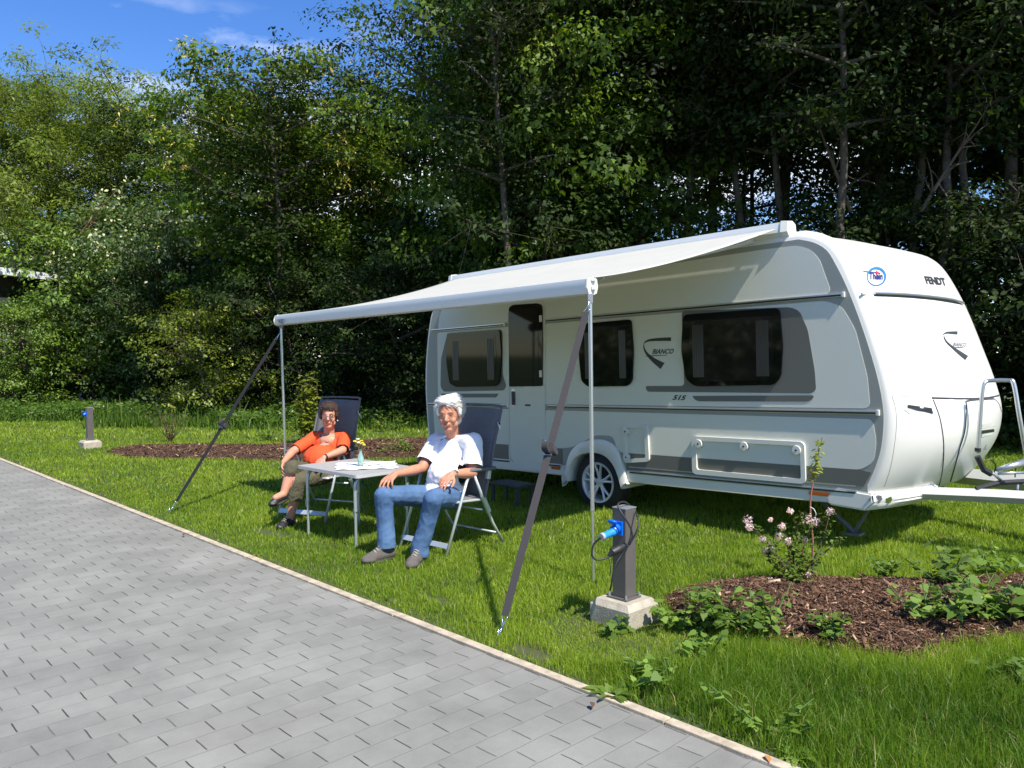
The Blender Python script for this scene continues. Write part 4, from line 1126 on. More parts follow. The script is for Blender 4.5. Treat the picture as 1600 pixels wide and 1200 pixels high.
    mb = MB(); mb.box((0.312, 0, 0.09), (0.010, 0.54, 0.045), Matrix.Rotation(R(-23), 3, 'Y'), bevel=0.004); mb.build('front_stretcher', calu, c)
    tb('rear_stretcher', [(-0.27, -0.27, 0.10), (-0.27, 0.27, 0.10)], 0.009)
    tb('rear_stretcher', [(-0.10, -0.25, 0.32), (-0.10, 0.25, 0.32)], 0.009)
    mb = MB(); mb.box((-0.30, 0.262, 1.00), (0.02, 0.002, 0.06), Matrix.Rotation(0.5, 3, 'X')); q = mb.build('care_tag', tagm, c)
    mb = MB(); mb.box((-0.30, 0.266, 1.018), (0.021, 0.002, 0.016), Matrix.Rotation(0.5, 3, 'X')); mb.build('tag_mark', blackp, q)
    return c
MAN_O = Vector((-0.505, 6.64, 0)); MAN_F = Vector((-0.66, -0.75, 0)).normalized()
WOM_O = Vector((-1.91, 7.94, 0)); WOM_F = Vector((-0.36, -0.93, 0)).normalized()
make_chair('blue-grey camping chair under the man in white t-shirt and jeans', MAN_O, MAN_F)
make_chair('blue-grey camping chair under the woman in the orange top', WOM_O, WOM_F)

# ------------------------------------------------------------------ table, cloth, vase
ttop = mat('grey_table_board', (0.36, 0.36, 0.35), 0.5, var=0.05, vscale=30)
tleg = mat('table_grey_tube', (0.50, 0.56, 0.58), 0.35, metal=0.6)
TZ = 0.64
Nc = J(557, 743, 6.46); TZ = Nc.z
ta = Vector((-0.72, 0.69, 0)).normalized(); tb_ = Vector((0.69, 0.72, 0)).normalized()
TA, TB = 0.90, 0.64
Tc = Vector((Nc.x, Nc.y, 0)) + ta * TA / 2 + tb_ * TB / 2
tab = empty('camping_table', 'grey folding camping table standing between the two seated people', 'table', tuple(Tc), math.atan2(tb_.y, tb_.x))
print('table z', TZ, 'corners px', )
hx, hy = TB / 2, TA / 2
poly = round_poly([(-hx, -hy), (hx, -hy), (hx, hy), (-hx, hy)], 0.035, 5)
mb = MB(); mb.prism(poly, lambda p: Vector((p[0], p[1], TZ - 0.022)), lambda p: Vector((p[0], p[1], TZ))); mb.build('tabletop', ttop, tab, bevel=0.004)
mb = MB(); mb.ring([Vector(p) * 1.006 for p in poly], [Vector(p) * 0.985 for p in poly], lambda p: Vector((p[0], p[1], TZ - 0.026)), lambda p: Vector((p[0], p[1], TZ - 0.003))); mb.build('edge_band', mat('table_edge', (0.48, 0.48, 0.47), 0.45), tab)
for sx_ in (-1, 1):
    for sy in (-1, 1):
        x, y = sx_ * (hx - 0.05), sy * (hy - 0.09)
        mb = MB(); mb.tube(smooth_line([(x * 0.55, y, TZ - 0.035), (x * 0.75, y, TZ - 0.037), (x * 0.93, y, TZ - 0.06), (x, y, TZ - 0.12), (x, y, TZ - 0.3), (x, y, 0.30)], 5), 0.0145, 12); l = mb.build('leg', tleg, tab, smooth=True)
        mb = MB(); mb.tube([(x, y, 0.32), (x, y, 0.0)], 0.0115, 12); mb.tube([(x, y, 0.0), (x, y, 0.02)], 0.016, 12); mb.build('leg_extension', tleg, l, smooth=False)
        mb = MB(); mb.tube([(x, y - 0.02, 0.31), (x, y + 0.025, 0.33), (x, y + 0.035, 0.30), (x, y + 0.025, 0.25)], 0.005, 6); mb.build('lock_lever', tleg, l)
mb = MB(); mb.box((0, -(hy - 0.09), TZ - 0.035), (TB * 0.6, 0.03, 0.024)); mb.box((0, hy - 0.09, TZ - 0.035), (TB * 0.6, 0.03, 0.024)); mb.build('under_rail', tleg, tab)
# cloth: crumpled white runner laid diagonally
cm = mat('white_table_cloth', (0.80, 0.80, 0.82), 0.85, bump=0.2, bscale=60)
Cc = Vector((Nc.x, Nc.y, 0)) + ta * TA * 0.44 + tb_ * TB * 0.60
n = 28; V = []
for i in range(n + 1):
    for j in range(n + 1):
        a = (i / n - .5) * 0.50; b = (j / n - .5) * 0.50
        sc = 1.0 - 0.10 * math.cos(4 * math.atan2(b, a)) * 0 
        x, y = a * sc + 0.01 * math.sin(b * 30), b * sc + 0.012 * math.sin(a * 26)
        z = 0.004 + 0.006 * (0.5 + 0.5 * math.sin(a * 40 + 3 * math.sin(b * 17))) * (0.5 + 0.5 * math.sin(b * 23 + 1))
        p = Vector((Cc.x, Cc.y, TZ)) + Vector((0.98, 0.2, 0)) * x * 1.05 + Vector((-0.2, 0.98, 0)) * y * 0.95 + Vector((0, 0, z))
        V.append(tuple(p - Vector((Cc.x, Cc.y, TZ))))
i = (np.arange(n)[:, None] * (n + 1) + np.arange(n)[None, :]).ravel()
clo = link('table_cloth', np_mesh('table_cloth', np.array(V), np.stack([i, i + n + 1, i + n + 2, i + 1], 1)), cm, smooth=True)
clo.location = (Cc.x, Cc.y, TZ + 0.001); sd = clo.modifiers.new('thickness', 'SOLIDIFY'); sd.thickness = 0.001
tag(clo, 'small crumpled white cloth spread on the grey table', 'tablecloth')
mb = MB(); 
bluem = mat('faint_blue_print', (0.22, 0.28, 0.5), 0.9)
for k in range(7):
    a = random.uniform(-.2, .2); b = random.uniform(-.2, .2); mb.cyl((a, b, 0.0115), 0.018, 0.0015, seg=6)
mb.build('printed_motif', bluem, clo)
VB = J(563.5, 722, Cc.y - 0.05); VB = Vector((VB.x, VB.y, TZ + 0.013))
vs_ = empty('flower_vase', 'small pale green glass bottle vase on the white table cloth', 'vase', tuple(VB))
mb = MB(); mb.lathe([(0.0, 0.0), (0.026, 0.0), (0.028, 0.01), (0.027, 0.07), (0.018, 0.095), (0.0125, 0.11), (0.0125, 0.14), (0.015, 0.145), (0.011, 0.145), (0.0105, 0.11), (0.016, 0.094), (0.024, 0.07), (0.024, 0.01), (0.0, 0.006)], seg=20)
mb.build('glass', mat('pale_green_glass', (0.55, 0.80, 0.72), 0.05, trans=0.6, spec=0.6), vs_, smooth=True)
bq = empty('flower_bunch', 'posy of yellow and white wild flowers standing in the glass vase', 'flowers', tuple(VB + Vector((0, 0, 0.02))))
yel = mat('yellow_petal', (0.75, 0.52, 0.02), 0.6); wpet = mat('white_petal', (0.75, 0.76, 0.62), 0.6); stemm = mat('green_stem', (0.06, 0.13, 0.02), 0.6)
mb = MB(); tips = []
for k in range(16):
    a = random.uniform(0, 6.28); rr = random.uniform(0.01, 0.055); z = random.uniform(0.15, 0.205); tp = Vector((rr * math.cos(a) , rr * math.sin(a), z)); tips.append(tp); mb.tube([(0.004 * math.cos(a), 0.004 * math.sin(a), 0.0), (0.006 * math.cos(a), 0.006 * math.sin(a), 0.12), tuple(tp)], 0.0014, 4)
mb.build('stems', stemm, bq)
for m_, nm, sl in ((yel, 'yellow_blossoms', tips[:10]), (wpet, 'white_blossoms', tips[10:])):
    mb = MB()
    for tp in sl:
        for q in range(5):
            a = q * 1.257; mb.ball(tp + Vector((0.008 * math.cos(a), 0.008 * math.sin(a), random.uniform(-.002, .006))), (0.008, 0.007, 0.005), seg=7, rings=5)
    mb.build(nm, m_, bq, smooth=True)

# ------------------------------------------------------------------ power posts
post_m = mat('anthracite_post_paint', (0.105, 0.095, 0.088), 0.42, var=0.06, vscale=15)
conc = mat('weathered_concrete', (0.30, 0.265, 0.20), 0.95, col2=(0.47, 0.42, 0.33), vscale=14, bump=0.6, bscale=90, bdist=0.006, detail=7)
bluep = mat('blue_cee_plastic', (0.0, 0.12, 0.62), 0.35)
bluel = mat('light_blue_plug', (0.02, 0.25, 0.62), 0.4)
cabm = mat('black_cable_rubber', (0.02, 0.02, 0.02), 0.5)
def post(label, c, ph=0.53, bs=0.29):
    rz = math.atan2(AU.y, AU.x)
    p = empty('power_post', label, 'power post', tuple(c), rz, 'power supply posts on the lawn')
    h = bs / 2
    mb = MB(); b0 = [(-h, -h), (h, -h), (h, h), (-h, h)]
    lv = [(-0.15, 1.0), (0.105, 1.0), (0.14, 0.80)]
    rg = [[mb.bm.verts.new((x * s, y * s, z)) for x, y in b0] for z, s in lv]
    for i in range(2):
        for k in range(4): mb.bm.faces.new((rg[i][k], rg[i][(k + 1) % 4], rg[i + 1][(k + 1) % 4], rg[i + 1][k]))
    mb.bm.faces.new(rg[-1]); mb.bm.faces.new(rg[0][::-1])
    mb.build('concrete_base', conc, p, bevel=0.006)
    mb = MB(); mb.box((0, 0, 0.146), (0.145, 0.145, 0.010), bevel=0.002); mb.build('foot_plate', post_m, p)
    for sx_ in (-1, 1):
        for sy in (-1, 1):
            mb = MB(); mb.cyl((sx_ * 0.062, sy * 0.062, 0.158), 0.007, 0.03, seg=6); mb.build('anchor_bolt', galv, p)
    mb = MB(); mb.box((0, 0, 0.15 + ph / 2), (0.100, 0.100, ph), bevel=0.004); mb.build('post_tube', post_m, p)
    mb = MB(); mb.box((0, 0, 0.15 + ph + 0.003), (0.104, 0.104, 0.006), bevel=0.001); mb.build('cap', galv, p)
    # socket on the face towards the road (-y local)
    z = 0.15 + ph - 0.115
    mb = MB(); mb.box((-0.005, -0.056, z), (0.075, 0.012, 0.085), bevel=0.004); s = mb.build('socket', bluep, p)
    tilt = Matrix.Rotation(R(115), 3, 'X')
    mb = MB(); mb.cyl((-0.005, -0.078, z - 0.004), 0.030, 0.045, tilt, 20); mb.build('socket_collar', bluep, s, bevel=0.003, auto=True)
    mb = MB(); mb.ball((-0.005, -0.105, z + 0.045), (0.034, 0.026, 0.013), Matrix.Rotation(R(-25), 3, 'X'), 18, 10); mb.build('socket_lid', bluep, s, smooth=True)
    return p, z
pp, pz = post('anthracite power post on a concrete block, nearest to the camera, with blue plug', POST_C)
ppM = wm(pp)
farP = G(141, 700)
pf, _ = post('distant grey power post on a pale block at the far left of the lawn', Vector((farP.x, farP.y, 0)), 0.56)
def lp(x, y, z): return ppM @ Vector((x, y, z))
plug = empty('plug_cable', 'light blue plug with looped black cable and coupling hanging on the near power post', 'cable', tuple(lp(0, -0.09, pz)))
WM[plug.name] = wm(plug)
S0 = lp(-0.005, -0.09, pz - 0.015)
Pt = J(942, 838, S0.y - 0.08)
d_ = (Pt - S0).normalized()
mb = MB(); mb.tube([S0, S0 + d_ * 0.025, S0 + d_ * 0.03, Pt], [0.024, 0.024, 0.021, 0.021], 20); mb.build('plug_body', bluel, plug, world_space=True, auto=True)
mb = MB(); mb.tube([Pt, Pt + d_ * 0.018], [0.023, 0.02], 16); mb.build('cable_gland', mat('grey_gland', (0.35, 0.36, 0.36), 0.5), plug, world_space=True, auto=True)
D0 = Pt.y
cab = [Pt + d_ * 0.015, J(928, 850, D0), J(925, 866, D0), J(931, 874, D0), J(945, 873, D0 + .01), J(953, 868, D0 + .02)]
mb = MB(); mb.tube(smooth_line(cab, 6), 0.0058, 10)
fz = POST_C.y - 0.12
mb.tube(smooth_line([J(985, 848, fz), J(994, 832, fz), J(998, 818, fz + .02), J(996, 808, fz + .05), J(993, 800, fz + 0.10)], 6), 0.0055, 8)
mb.tube(smooth_line([J(983, 850, fz), J(988, 838, fz), J(984, 822, fz), J(974, 806, fz), J(967, 794, fz + .02), J(966, 787, fz + .04), J(974, 784, fz + 0.10), J(982, 788, fz + .16), J(990, 800, fz + .22)], 6), 0.0055, 8)
mb.tube(smooth_line([J(982, 852, fz), J(972, 866, fz), J(963, 880, fz - .02), J(958, 896, fz - .03), J(955, 915, fz - .03), J(953, 922, fz - .02)], 6), 0.0055, 8)
mb.tube(smooth_line([J(951, 872, fz), J(954, 885, fz), J(953, 900, fz)], 4), 0.0025, 6)
mb.build('cable_loop', cabm, plug, world_space=True, smooth=True)
mb = MB(); mb.tube([J(951, 869, D0 + .02), J(957, 864, D0 + .03), J(958, 862, D0 + .03), J(968, 857, D0 + 0.05), J(969, 856, D0 + 0.05), J(984, 848, D0 + 0.10)], [0.010, 0.022, 0.026, 0.026, 0.021, 0.011], 14)
mb.build('coupling', cabm, plug, world_space=True, auto=True)

# folding step by the door
st_ = J(800, 760, 8.45)
sp_ = empty('step_stool', 'low dark plastic step standing under the caravan door behind the man', 'step', (st_.x, st_.y, 0), math.atan2(AU.y, AU.x))
dp = mat('dark_blue_plastic', (0.035, 0.04, 0.05), 0.6)
sz_ = J(800, 754, 8.45).z
mb = MB(); mb.box((0, 0, sz_ - 0.012), (0.46, 0.26, 0.025), bevel=0.006); mb.build('tread', dp, sp_)
for a in (-0.19, 0.19):
    for b in (-0.1, 0.1):
        mb = MB(); mb.box((a, b, (sz_ - 0.02) / 2), (0.03, 0.03, sz_ - 0.02), bevel=0.004); mb.build('leg', dp, sp_)

# ------------------------------------------------------------------ people
skin = mat('sun_tanned_skin', (0.52, 0.235, 0.145), 0.5, var=0.06, vscale=20, sub=0.08, spec=0.35)
skin2 = mat('warm_light_skin', (0.54, 0.26, 0.17), 0.5, var=0.05, vscale=20, sub=0.08, spec=0.35)
def capsule(bm, a, b, ra, rb, flat=None, seg=14):
    """closed tapered capsule"""
    a = Vector(a); b = Vector(b); d = b - a; L = d.length
    t = d.normalized() if L > 1e-6 else Vector((0, 0, 1))
    q = t.to_track_quat('Z', 'Y').to_matrix()
    prof = []
    for k in range(5):
        an = -math.pi / 2 + k / 4 * math.pi / 2; prof.append((ra * math.cos(an), ra * math.sin(an)))
    for k in range(5):
        an = k / 4 * math.pi / 2; prof.append((rb * math.cos(an), L + rb * math.sin(an)))
    rings = []
    for r, z in prof:
        if r < 1e-5: rings.append([bm.verts.new(a + q @ Vector((0, 0, z)))]); continue
        rings.append([bm.verts.new(a + q @ Vector((r * math.cos(2 * math.pi * k / seg), r * math.sin(2 * math.pi * k / seg), z))) for k in range(seg)])
    for i in range(len(rings) - 1):
        A, B = rings[i], rings[i + 1]
        for k in range(seg):
            k2 = (k + 1) % seg
            if len(A) == 1: bm.faces.new((A[0], B[k2], B[k]))
            elif len(B) == 1: bm.faces.new((A[k], A[k2], B[0]))
            else: bm.faces.new((A[k], A[k2], B[k2], B[k]))
class Flesh:
    def __init__(s): s.bm = bmesh.new()
    def cap(s, a, b, ra, rb=None): capsule(s.bm, a, b, ra, ra if rb is None else rb); return s
    def chain(s, pts, rads):
        for i in range(len(pts) - 1): s.cap(pts[i], pts[i + 1], rads[i], rads[i + 1])
        return s
    def ell(s, c, r, rot=None, seg=16, rg=10):
        c = Vector(c); bm = s.bm; Rm = rot if rot is not None else Matrix.Identity(3)
        P = lambda th, ph: bm.verts.new(c + Rm @ Vector((r[0] * math.sin(th) * math.cos(ph), r[1] * math.sin(th) * math.sin(ph), r[2] * math.cos(th))))
        top = P(0, 0); bot = P(math.pi, 0)
        rows = [[P(math.pi * i / rg, 2 * math.pi * k / seg) for k in range(seg)] for i in range(1, rg)]
        for k in range(seg):
            k2 = (k + 1) % seg
            bm.faces.new((top, rows[0][k], rows[0][k2])); bm.faces.new((bot, rows[-1][k2], rows[-1][k]))
            for i in range(rg - 2): bm.faces.new((rows[i][k], rows[i + 1][k], rows[i + 1][k2], rows[i][k2]))
        return s
    def build(s, name, m, parent, voxel=0.005, smooth_it=5, wrinkle=0.0, wscale=14, cut=None, wdir=None):
        me = bpy.data.meshes.new(name); s.bm.to_mesh(me); s.bm.free()
        o = bpy.data.objects.new('build', me); COL.objects.link(o)
        r = o.modifiers.new('r', 'REMESH'); r.mode = 'VOXEL'; r.voxel_size = voxel; r.use_smooth_shade = True
        sm = o.modifiers.new('s', 'SMOOTH'); sm.factor = 0.5; sm.iterations = smooth_it
        dg = bpy.context.evaluated_depsgraph_get()
        me2 = bpy.data.meshes.new_from_object(o.evaluated_get(dg)); bpy.data.objects.remove(o); bpy.data.meshes.remove(me)
        me2.name = name
        if wrinkle:
            n = len(me2.vertices); co = np.zeros(n * 3, np.float32); me2.vertices.foreach_get('co', co); co = co.reshape(-1, 3)
            nr = np.zeros(n * 3, np.float32); me2.vertex_normals.foreach_get('vector', nr); nr = nr.reshape(-1, 3)
            dsp = np.zeros(n)
            for k in range(n):
                p = Vector(co[k])
                f = noise.noise(p * wscale) ; g = 1 - abs(noise.noise(p * wscale * 1.7 + Vector((9, 4, 2)))) * 2
                dsp[k] = wrinkle * (f * 0.6 + g * 0.5)
            co = co + nr * dsp[:, None]; me2.vertices.foreach_set('co', co.reshape(-1).astype(np.float32))
        if cut:
            bm = bmesh.new(); bm.from_mesh(me2)
            for co_, no_ in cut: 
                bmesh.ops.bisect_plane(bm, geom=list(bm.verts) + list(bm.edges) + list(bm.faces), plane_co=co_, plane_no=no_, clear_outer=True)
            bm.to_mesh(me2); bm.free()
        ob = link(name, me2, m, parent, smooth=True, world_space=True)
        return ob
def frame(f, up=Vector((0, 0, 1))):
    f = f.normalized(); r = up.cross(f).normalized(); u = f.cross(r).normalized()     # r: towards the person's left
    return Matrix((r, f, u)).transposed()      # columns: left, forward, up
def hand(fl, wrist, fdir, pdir, thumb_side, s=1.0, curl=0.35, spread=0.16):
    """wrist point, finger direction, palm normal (towards what it rests on), side of the thumb along cross(fdir, pdir)"""
    f = fdir.normalized(); p = (pdir - f * pdir.dot(f)).normalized(); sd = f.cross(p) * thumb_side
    for k in range(4):
        y = (0.030 - 0.020 * k) * s
        fl.cap(wrist + f * 0.01 * s + sd * y * 0.6, wrist + f * 0.085 * s + sd * y, 0.0145 * s, 0.0125 * s)
    fl.cap(wrist, wrist + f * 0.05 * s, 0.021 * s, 0.018 * s)
    lens = [0.072, 0.082, 0.075, 0.058]
    for k in range(4):
        y = (0.031 - 0.0205 * k) * s
        b = wrist + f * (0.088 - 0.006 * abs(k - 1)) * s + sd * y
        dr = (f + sd * (spread * (1.4 - k) * 0.55)).normalized(); c = curl * (0.8 + 0.25 * k)
        L = lens[k] * s; pts = [b]; a = c * 0.6
        for q, fr in enumerate((0.45, 0.32, 0.27)):
            dd = dr * math.cos(a) + p * math.sin(a); pts.append(pts[-1] + dd * L * fr); a += c * 0.9
        fl.chain(pts, [0.0098 * s, 0.0088 * s, 0.0080 * s, 0.0070 * s])
    tb0 = wrist + f * 0.022 * s + sd * 0.026 * s; t1 = tb0 + (f * 0.7 + sd * 0.75 + p * 0.25).normalized() * 0.042 * s; t2 = t1 + (f * 0.95 + sd * 0.35 + p * 0.3).normalized() * 0.032 * s
    fl.chain([tb0, t1, t2, t2 + (f + p * 0.35).normalized() * 0.020 * s], [0.0150 * s, 0.0115 * s, 0.0100 * s, 0.0082 * s])
def head(fl, c, Rm, s=1.0, female=False):
    def P(x, y, z): return c + Rm @ (Vector((x, y, z)) * s)
    def E(x, y, z, rx, ry, rz): fl.ell(P(x, y, z), (rx * s, ry * s, rz * s), Rm)
    E(0, -0.015, 0.045, 0.076, 0.094, 0.085); E(0, 0.02, 0.0, 0.068, 0.075, 0.085)
    E(0, 0.030, -0.055, 0.054 if not female else 0.050, 0.056, 0.055)
    E(0, 0.052, -0.098, 0.034, 0.032, 0.024)
    for sd in (-1, 1):
        E(sd * 0.040, 0.058, -0.030, 0.024, 0.024, 0.026)     # cheeks
        E(sd * 0.045, 0.005, -0.068, 0.022, 0.04, 0.028)      # jaw
        E(sd * 0.030, 0.078, 0.026, 0.022, 0.012, 0.010)      # brow
        E(sd * 0.078, -0.010, -0.008, 0.010, 0.020, 0.033)    # ears
    fl.cap(P(0, 0.086, 0.014), P(0, 0.108, -0.022), 0.0085 * s, 0.0130 * s)
    E(0.010, 0.098, -0.027, 0.010, 0.011, 0.009); E(-0.010, 0.098, -0.027, 0.010, 0.011, 0.009)
    E(0, 0.083, -0.058, 0.024, 0.012, 0.016)
def face_bits(c, Rm, parent, s=1.0, browm=None, lips=None, smile=0.0, eye_closed=0.6):
    def P(x, y, z): return c + Rm @ (Vector((x, y, z)) * s)
    dk = mat('shaded_eye', (0.045, 0.028, 0.02), 0.25)
    for sd in (-1, 1):
        mb = MB(); mb.ball(P(sd * 0.030, 0.0785, 0.006), (0.012 * s, 0.007 * s, 0.0045 * s), Rm, 14, 8); e = mb.build('eye', mat('shaded_eye_white', (0.30, 0.22, 0.18), 0.3), parent, smooth=True, world_space=True)  # eye white darkened for the shadow of squinting eyes
        mb = MB(); mb.ball(P(sd * 0.030 , 0.0835, 0.006), (0.0052 * s, 0.0035 * s, 0.0042 * s), Rm, 12, 8); mb.build('iris', dk, e, smooth=True) if False else link('iris', mb.mesh('iris'), dk, parent, True, True)
        mb = MB(); mb.tube([P(sd * 0.015, 0.085, 0.0120), P(sd * 0.030, 0.0885, 0.0135), P(sd * 0.045, 0.080, 0.0105)], [0.0030 * s, 0.0042 * s, 0.0026 * s], 6); mb.build('eyelid', mat('lid_skin', (0.36, 0.14, 0.08), 0.6), parent, smooth=True, world_space=True)
        mb = MB(); mb.tube([P(sd * 0.012, 0.093, 0.030), P(sd * 0.032, 0.094, 0.036), P(sd * 0.052, 0.080, 0.030)], [0.0022 * s, 0.0032 * s, 0.0018 * s], 6); mb.build('eyebrow', browm, parent, smooth=True, world_space=True)
    mb = MB(); z = -0.060
    mb.tube([P(-0.026, 0.085, z + smile), P(-0.012, 0.0945, z - 0.001), P(0, 0.0965, z - 0.002), P(0.012, 0.0945, z - 0.001), P(0.026, 0.085, z + smile)], [0.0012 * s, 0.0034 * s, 0.0038 * s, 0.0034 * s, 0.0012 * s], 8); mb.build('lips', lips, parent, smooth=True, world_space=True)
    mb = MB(); mb.tube([P(-0.024, 0.0865, z + smile + 0.001), P(0, 0.1005, z), P(0.024, 0.0865, z + smile + 0.001)], 0.0013 * s, 5); mb.build('mouth_line', dk, parent, smooth=True, world_space=True)

# ---------- the man
mp_ = J(640, 888, 6.0)
man = empty('person', 'white-haired person in white t-shirt and blue jeans seated nearest the front pole', 'person', (MAN_O.x, MAN_O.y, 0)); WM[man.name] = wm(man)
hc = J(702, 648, 6.62); hr = frame(Vector((-0.16, -1.0, -0.10)))
HS = 1.12
nk = J(709, 683, 6.74)
shR, shL = J(682, 690, 6.80), J(740, 690, 6.60)
elR, wrR = J(659, 732, 6.60), J(617, 741, 6.30)
elL, wrL = J(738, 739, 6.47), J(706, 741, 6.23)
hpR, hpL = J(678, 776, 6.60), J(708, 777, 6.50)
knR, anR = J(599, 774, 6.20), J(604, 853, 6.18)
knL, anL = J(677, 779, 6.03), J(656, 863, 6.08)
pel = (hpR + hpL) / 2
mid_ = pel.lerp(nk, 0.45) + Vector((0.01, -0.03, 0))
for nm, a, b in (('thighR', hpR, knR), ('thighL', hpL, knL), ('shinR', knR, anR), ('shinL', knL, anL), ('uarmR', shR, elR), ('farmR', elR, wrR), ('uarmL', shL, elL), ('farmL', elL, wrL), ('torso', pel, nk)): print(nm, round((b - a).length, 3))
fl = Flesh()
head(fl, hc, hr, HS)
fl.cap(hc + hr @ Vector((0, -0.02, -0.06)), nk - Vector((0, 0, 0.02)), 0.062, 0.066)
fl.chain([elR, elR.lerp(wrR, .35), wrR], [0.043, 0.043, 0.026]); fl.chain([shR, elR], [0.055, 0.043])
fl.chain([elL, elL.lerp(wrL, .35), wrL], [0.043, 0.043, 0.026]); fl.chain([shL, elL], [0.055, 0.043])
fdR = (J(600, 756, 6.17) - wrR).normalized()
hand(fl, wrR, fdR, Vector((0, 0, -1)), -1, 1.08, 0.42, 0.35)
fdL = (J(688, 757, 6.12) - wrL).normalized()
hand(fl, wrL, fdL, Vector((-0.1, 0.3, -1)), 1, 1.08, 0.40, 0.14)
fl.chain([pel, mid_, nk - Vector((0, 0, 0.12))], [0.09, 0.09, 0.08]); fl.cap(shR, shL, 0.045)
fl.chain([hpR, knR, anR], [0.07, 0.05, 0.035]); fl.chain([hpL, knL, anL], [0.07, 0.05, 0.035])
body = fl.build('body', skin, man, 0.0042, 6)
# t-shirt
fl = Flesh()
lr = (shL - shR).normalized()
chest = nk + Vector((0.0, -0.02, -0.16))
RT = Matrix((lr, lr.cross(Vector((0, 0, 1))).normalized() * -1, Vector((0, 0, 1)))).transposed()
fl.ell(chest, (0.185, 0.125, 0.17), RT)
fl.ell(chest + Vector((-0.01, -0.02, -0.12)), (0.175, 0.145, 0.16), RT)
fl.ell(mid_ + Vector((-0.015, -0.055, -0.03)), (0.185, 0.165, 0.16), RT)
fl.ell(pel + Vector((0.0, -0.02, 0.06)), (0.185, 0.15, 0.11), RT)
fl.chain([shR + Vector((0.03, 0, 0.0)), nk + Vector((0, 0, -0.035)), shL + Vector((-0.03, 0, 0.0))], [0.066, 0.058, 0.066])
fl.chain([shR, shR.lerp(elR, .35), shR.lerp(elR, .74)], [0.074, 0.076, 0.080]); fl.chain([shL, shL.lerp(elL, .35), shL.lerp(elL, .76)], [0.074, 0.078, 0.086])
tee = mat('white_cotton', (0.80, 0.80, 0.83), 0.85, bump=0.15, bscale=40)
dR = (elR - shR).normalized(); dL = (elL - shL).normalized()
shirt = fl.build('shirt', tee, man, 0.007, 3, 0.007, 11)
# trim sleeves: remove the rounded sleeve ends
def trim(o, co, no, near, rad):
    """cuts away what lies beyond the plane within rad of near"""
    me = o.data; M = WM[man.name] if False else None
    bm = bmesh.new(); bm.from_mesh(me); inv = wm(o.parent).inverted(); co = inv @ co; near = inv @ near
    dele = [v for v in bm.verts if (v.co - near).length < rad and (v.co - co).dot(no) > 0]
    bmesh.ops.delete(bm, geom=dele, context='VERTS'); bm.to_mesh(me); bm.free()
trim(shirt, shR.lerp(elR, .80), dR, shR.lerp(elR, 0.98), 0.13); trim(shirt, shL.lerp(elL, .82), dL, shL.lerp(elL, 1.0), 0.13)
mb = MB(); q = nk + Vector((0, -0.012, -0.002)); tilt = Matrix.Rotation(0.40, 3, 'X') 
mb.tube([q + (hr @ tilt) @ Vector((0.082 * math.cos(a), 0.074 * math.sin(a), 0)) for a in [2 * math.pi * k / 24 for k in range(25)]], 0.0075, 8, caps=False); mb.build('neckband', tee, man, smooth=True, world_space=True)
pc = J(705, 700, 6.45)
# jeans
fl = Flesh()
fl.ell(pel, (0.175, 0.14, 0.10), RT)
fl.chain([hpR + Vector((0, 0, -0.005)), hpR.lerp(knR, .5) + Vector((0, 0, .005)), knR, knR.lerp(anR, .25) + Vector((0, .02, 0)), knR.lerp(anR, .65) + Vector((0, .012, 0)), anR + Vector((0, 0, 0.05)), anR + Vector((0, 0, 0.0))], [0.098, 0.085, 0.070, 0.068, 0.066, 0.070, 0.073])
fl.chain([hpL + Vector((0, 0, -0.005)), hpL.lerp(knL, .5) + Vector((0, 0, .005)), knL, knL.lerp(anL, .25) + Vector((0, .02, 0)), knL.lerp(anL, .65) + Vector((0, .012, 0)), anL + Vector((0, 0, 0.05)), anL + Vector((0, 0, 0.0))], [0.098, 0.087, 0.072, 0.068, 0.066, 0.068, 0.072])
jeans = mat('blue_denim', (0.040, 0.095, 0.21), 0.85, col2=(0.085, 0.165, 0.30), vscale=7, bump=0.35, bscale=90, bdist=0.004, detail=7)
tr_ = fl.build('jeans', jeans, man, 0.006, 4, 0.007, 9)
for a, b in ((knR, anR), (knL, anL)):
    d = (b - a).normalized(); trim(tr_, b + d * 0.012, d, b + d * 0.07, 0.12)
    mb = MB(); c0 = b - d * 0.002; mb.tube([c0, c0 + d * 0.012], [0.0755, 0.0745], 24, caps=False); mb.build('hem', mat('denim_hem', (0.09, 0.17, 0.31), 0.85), man, smooth=True, world_space=True)
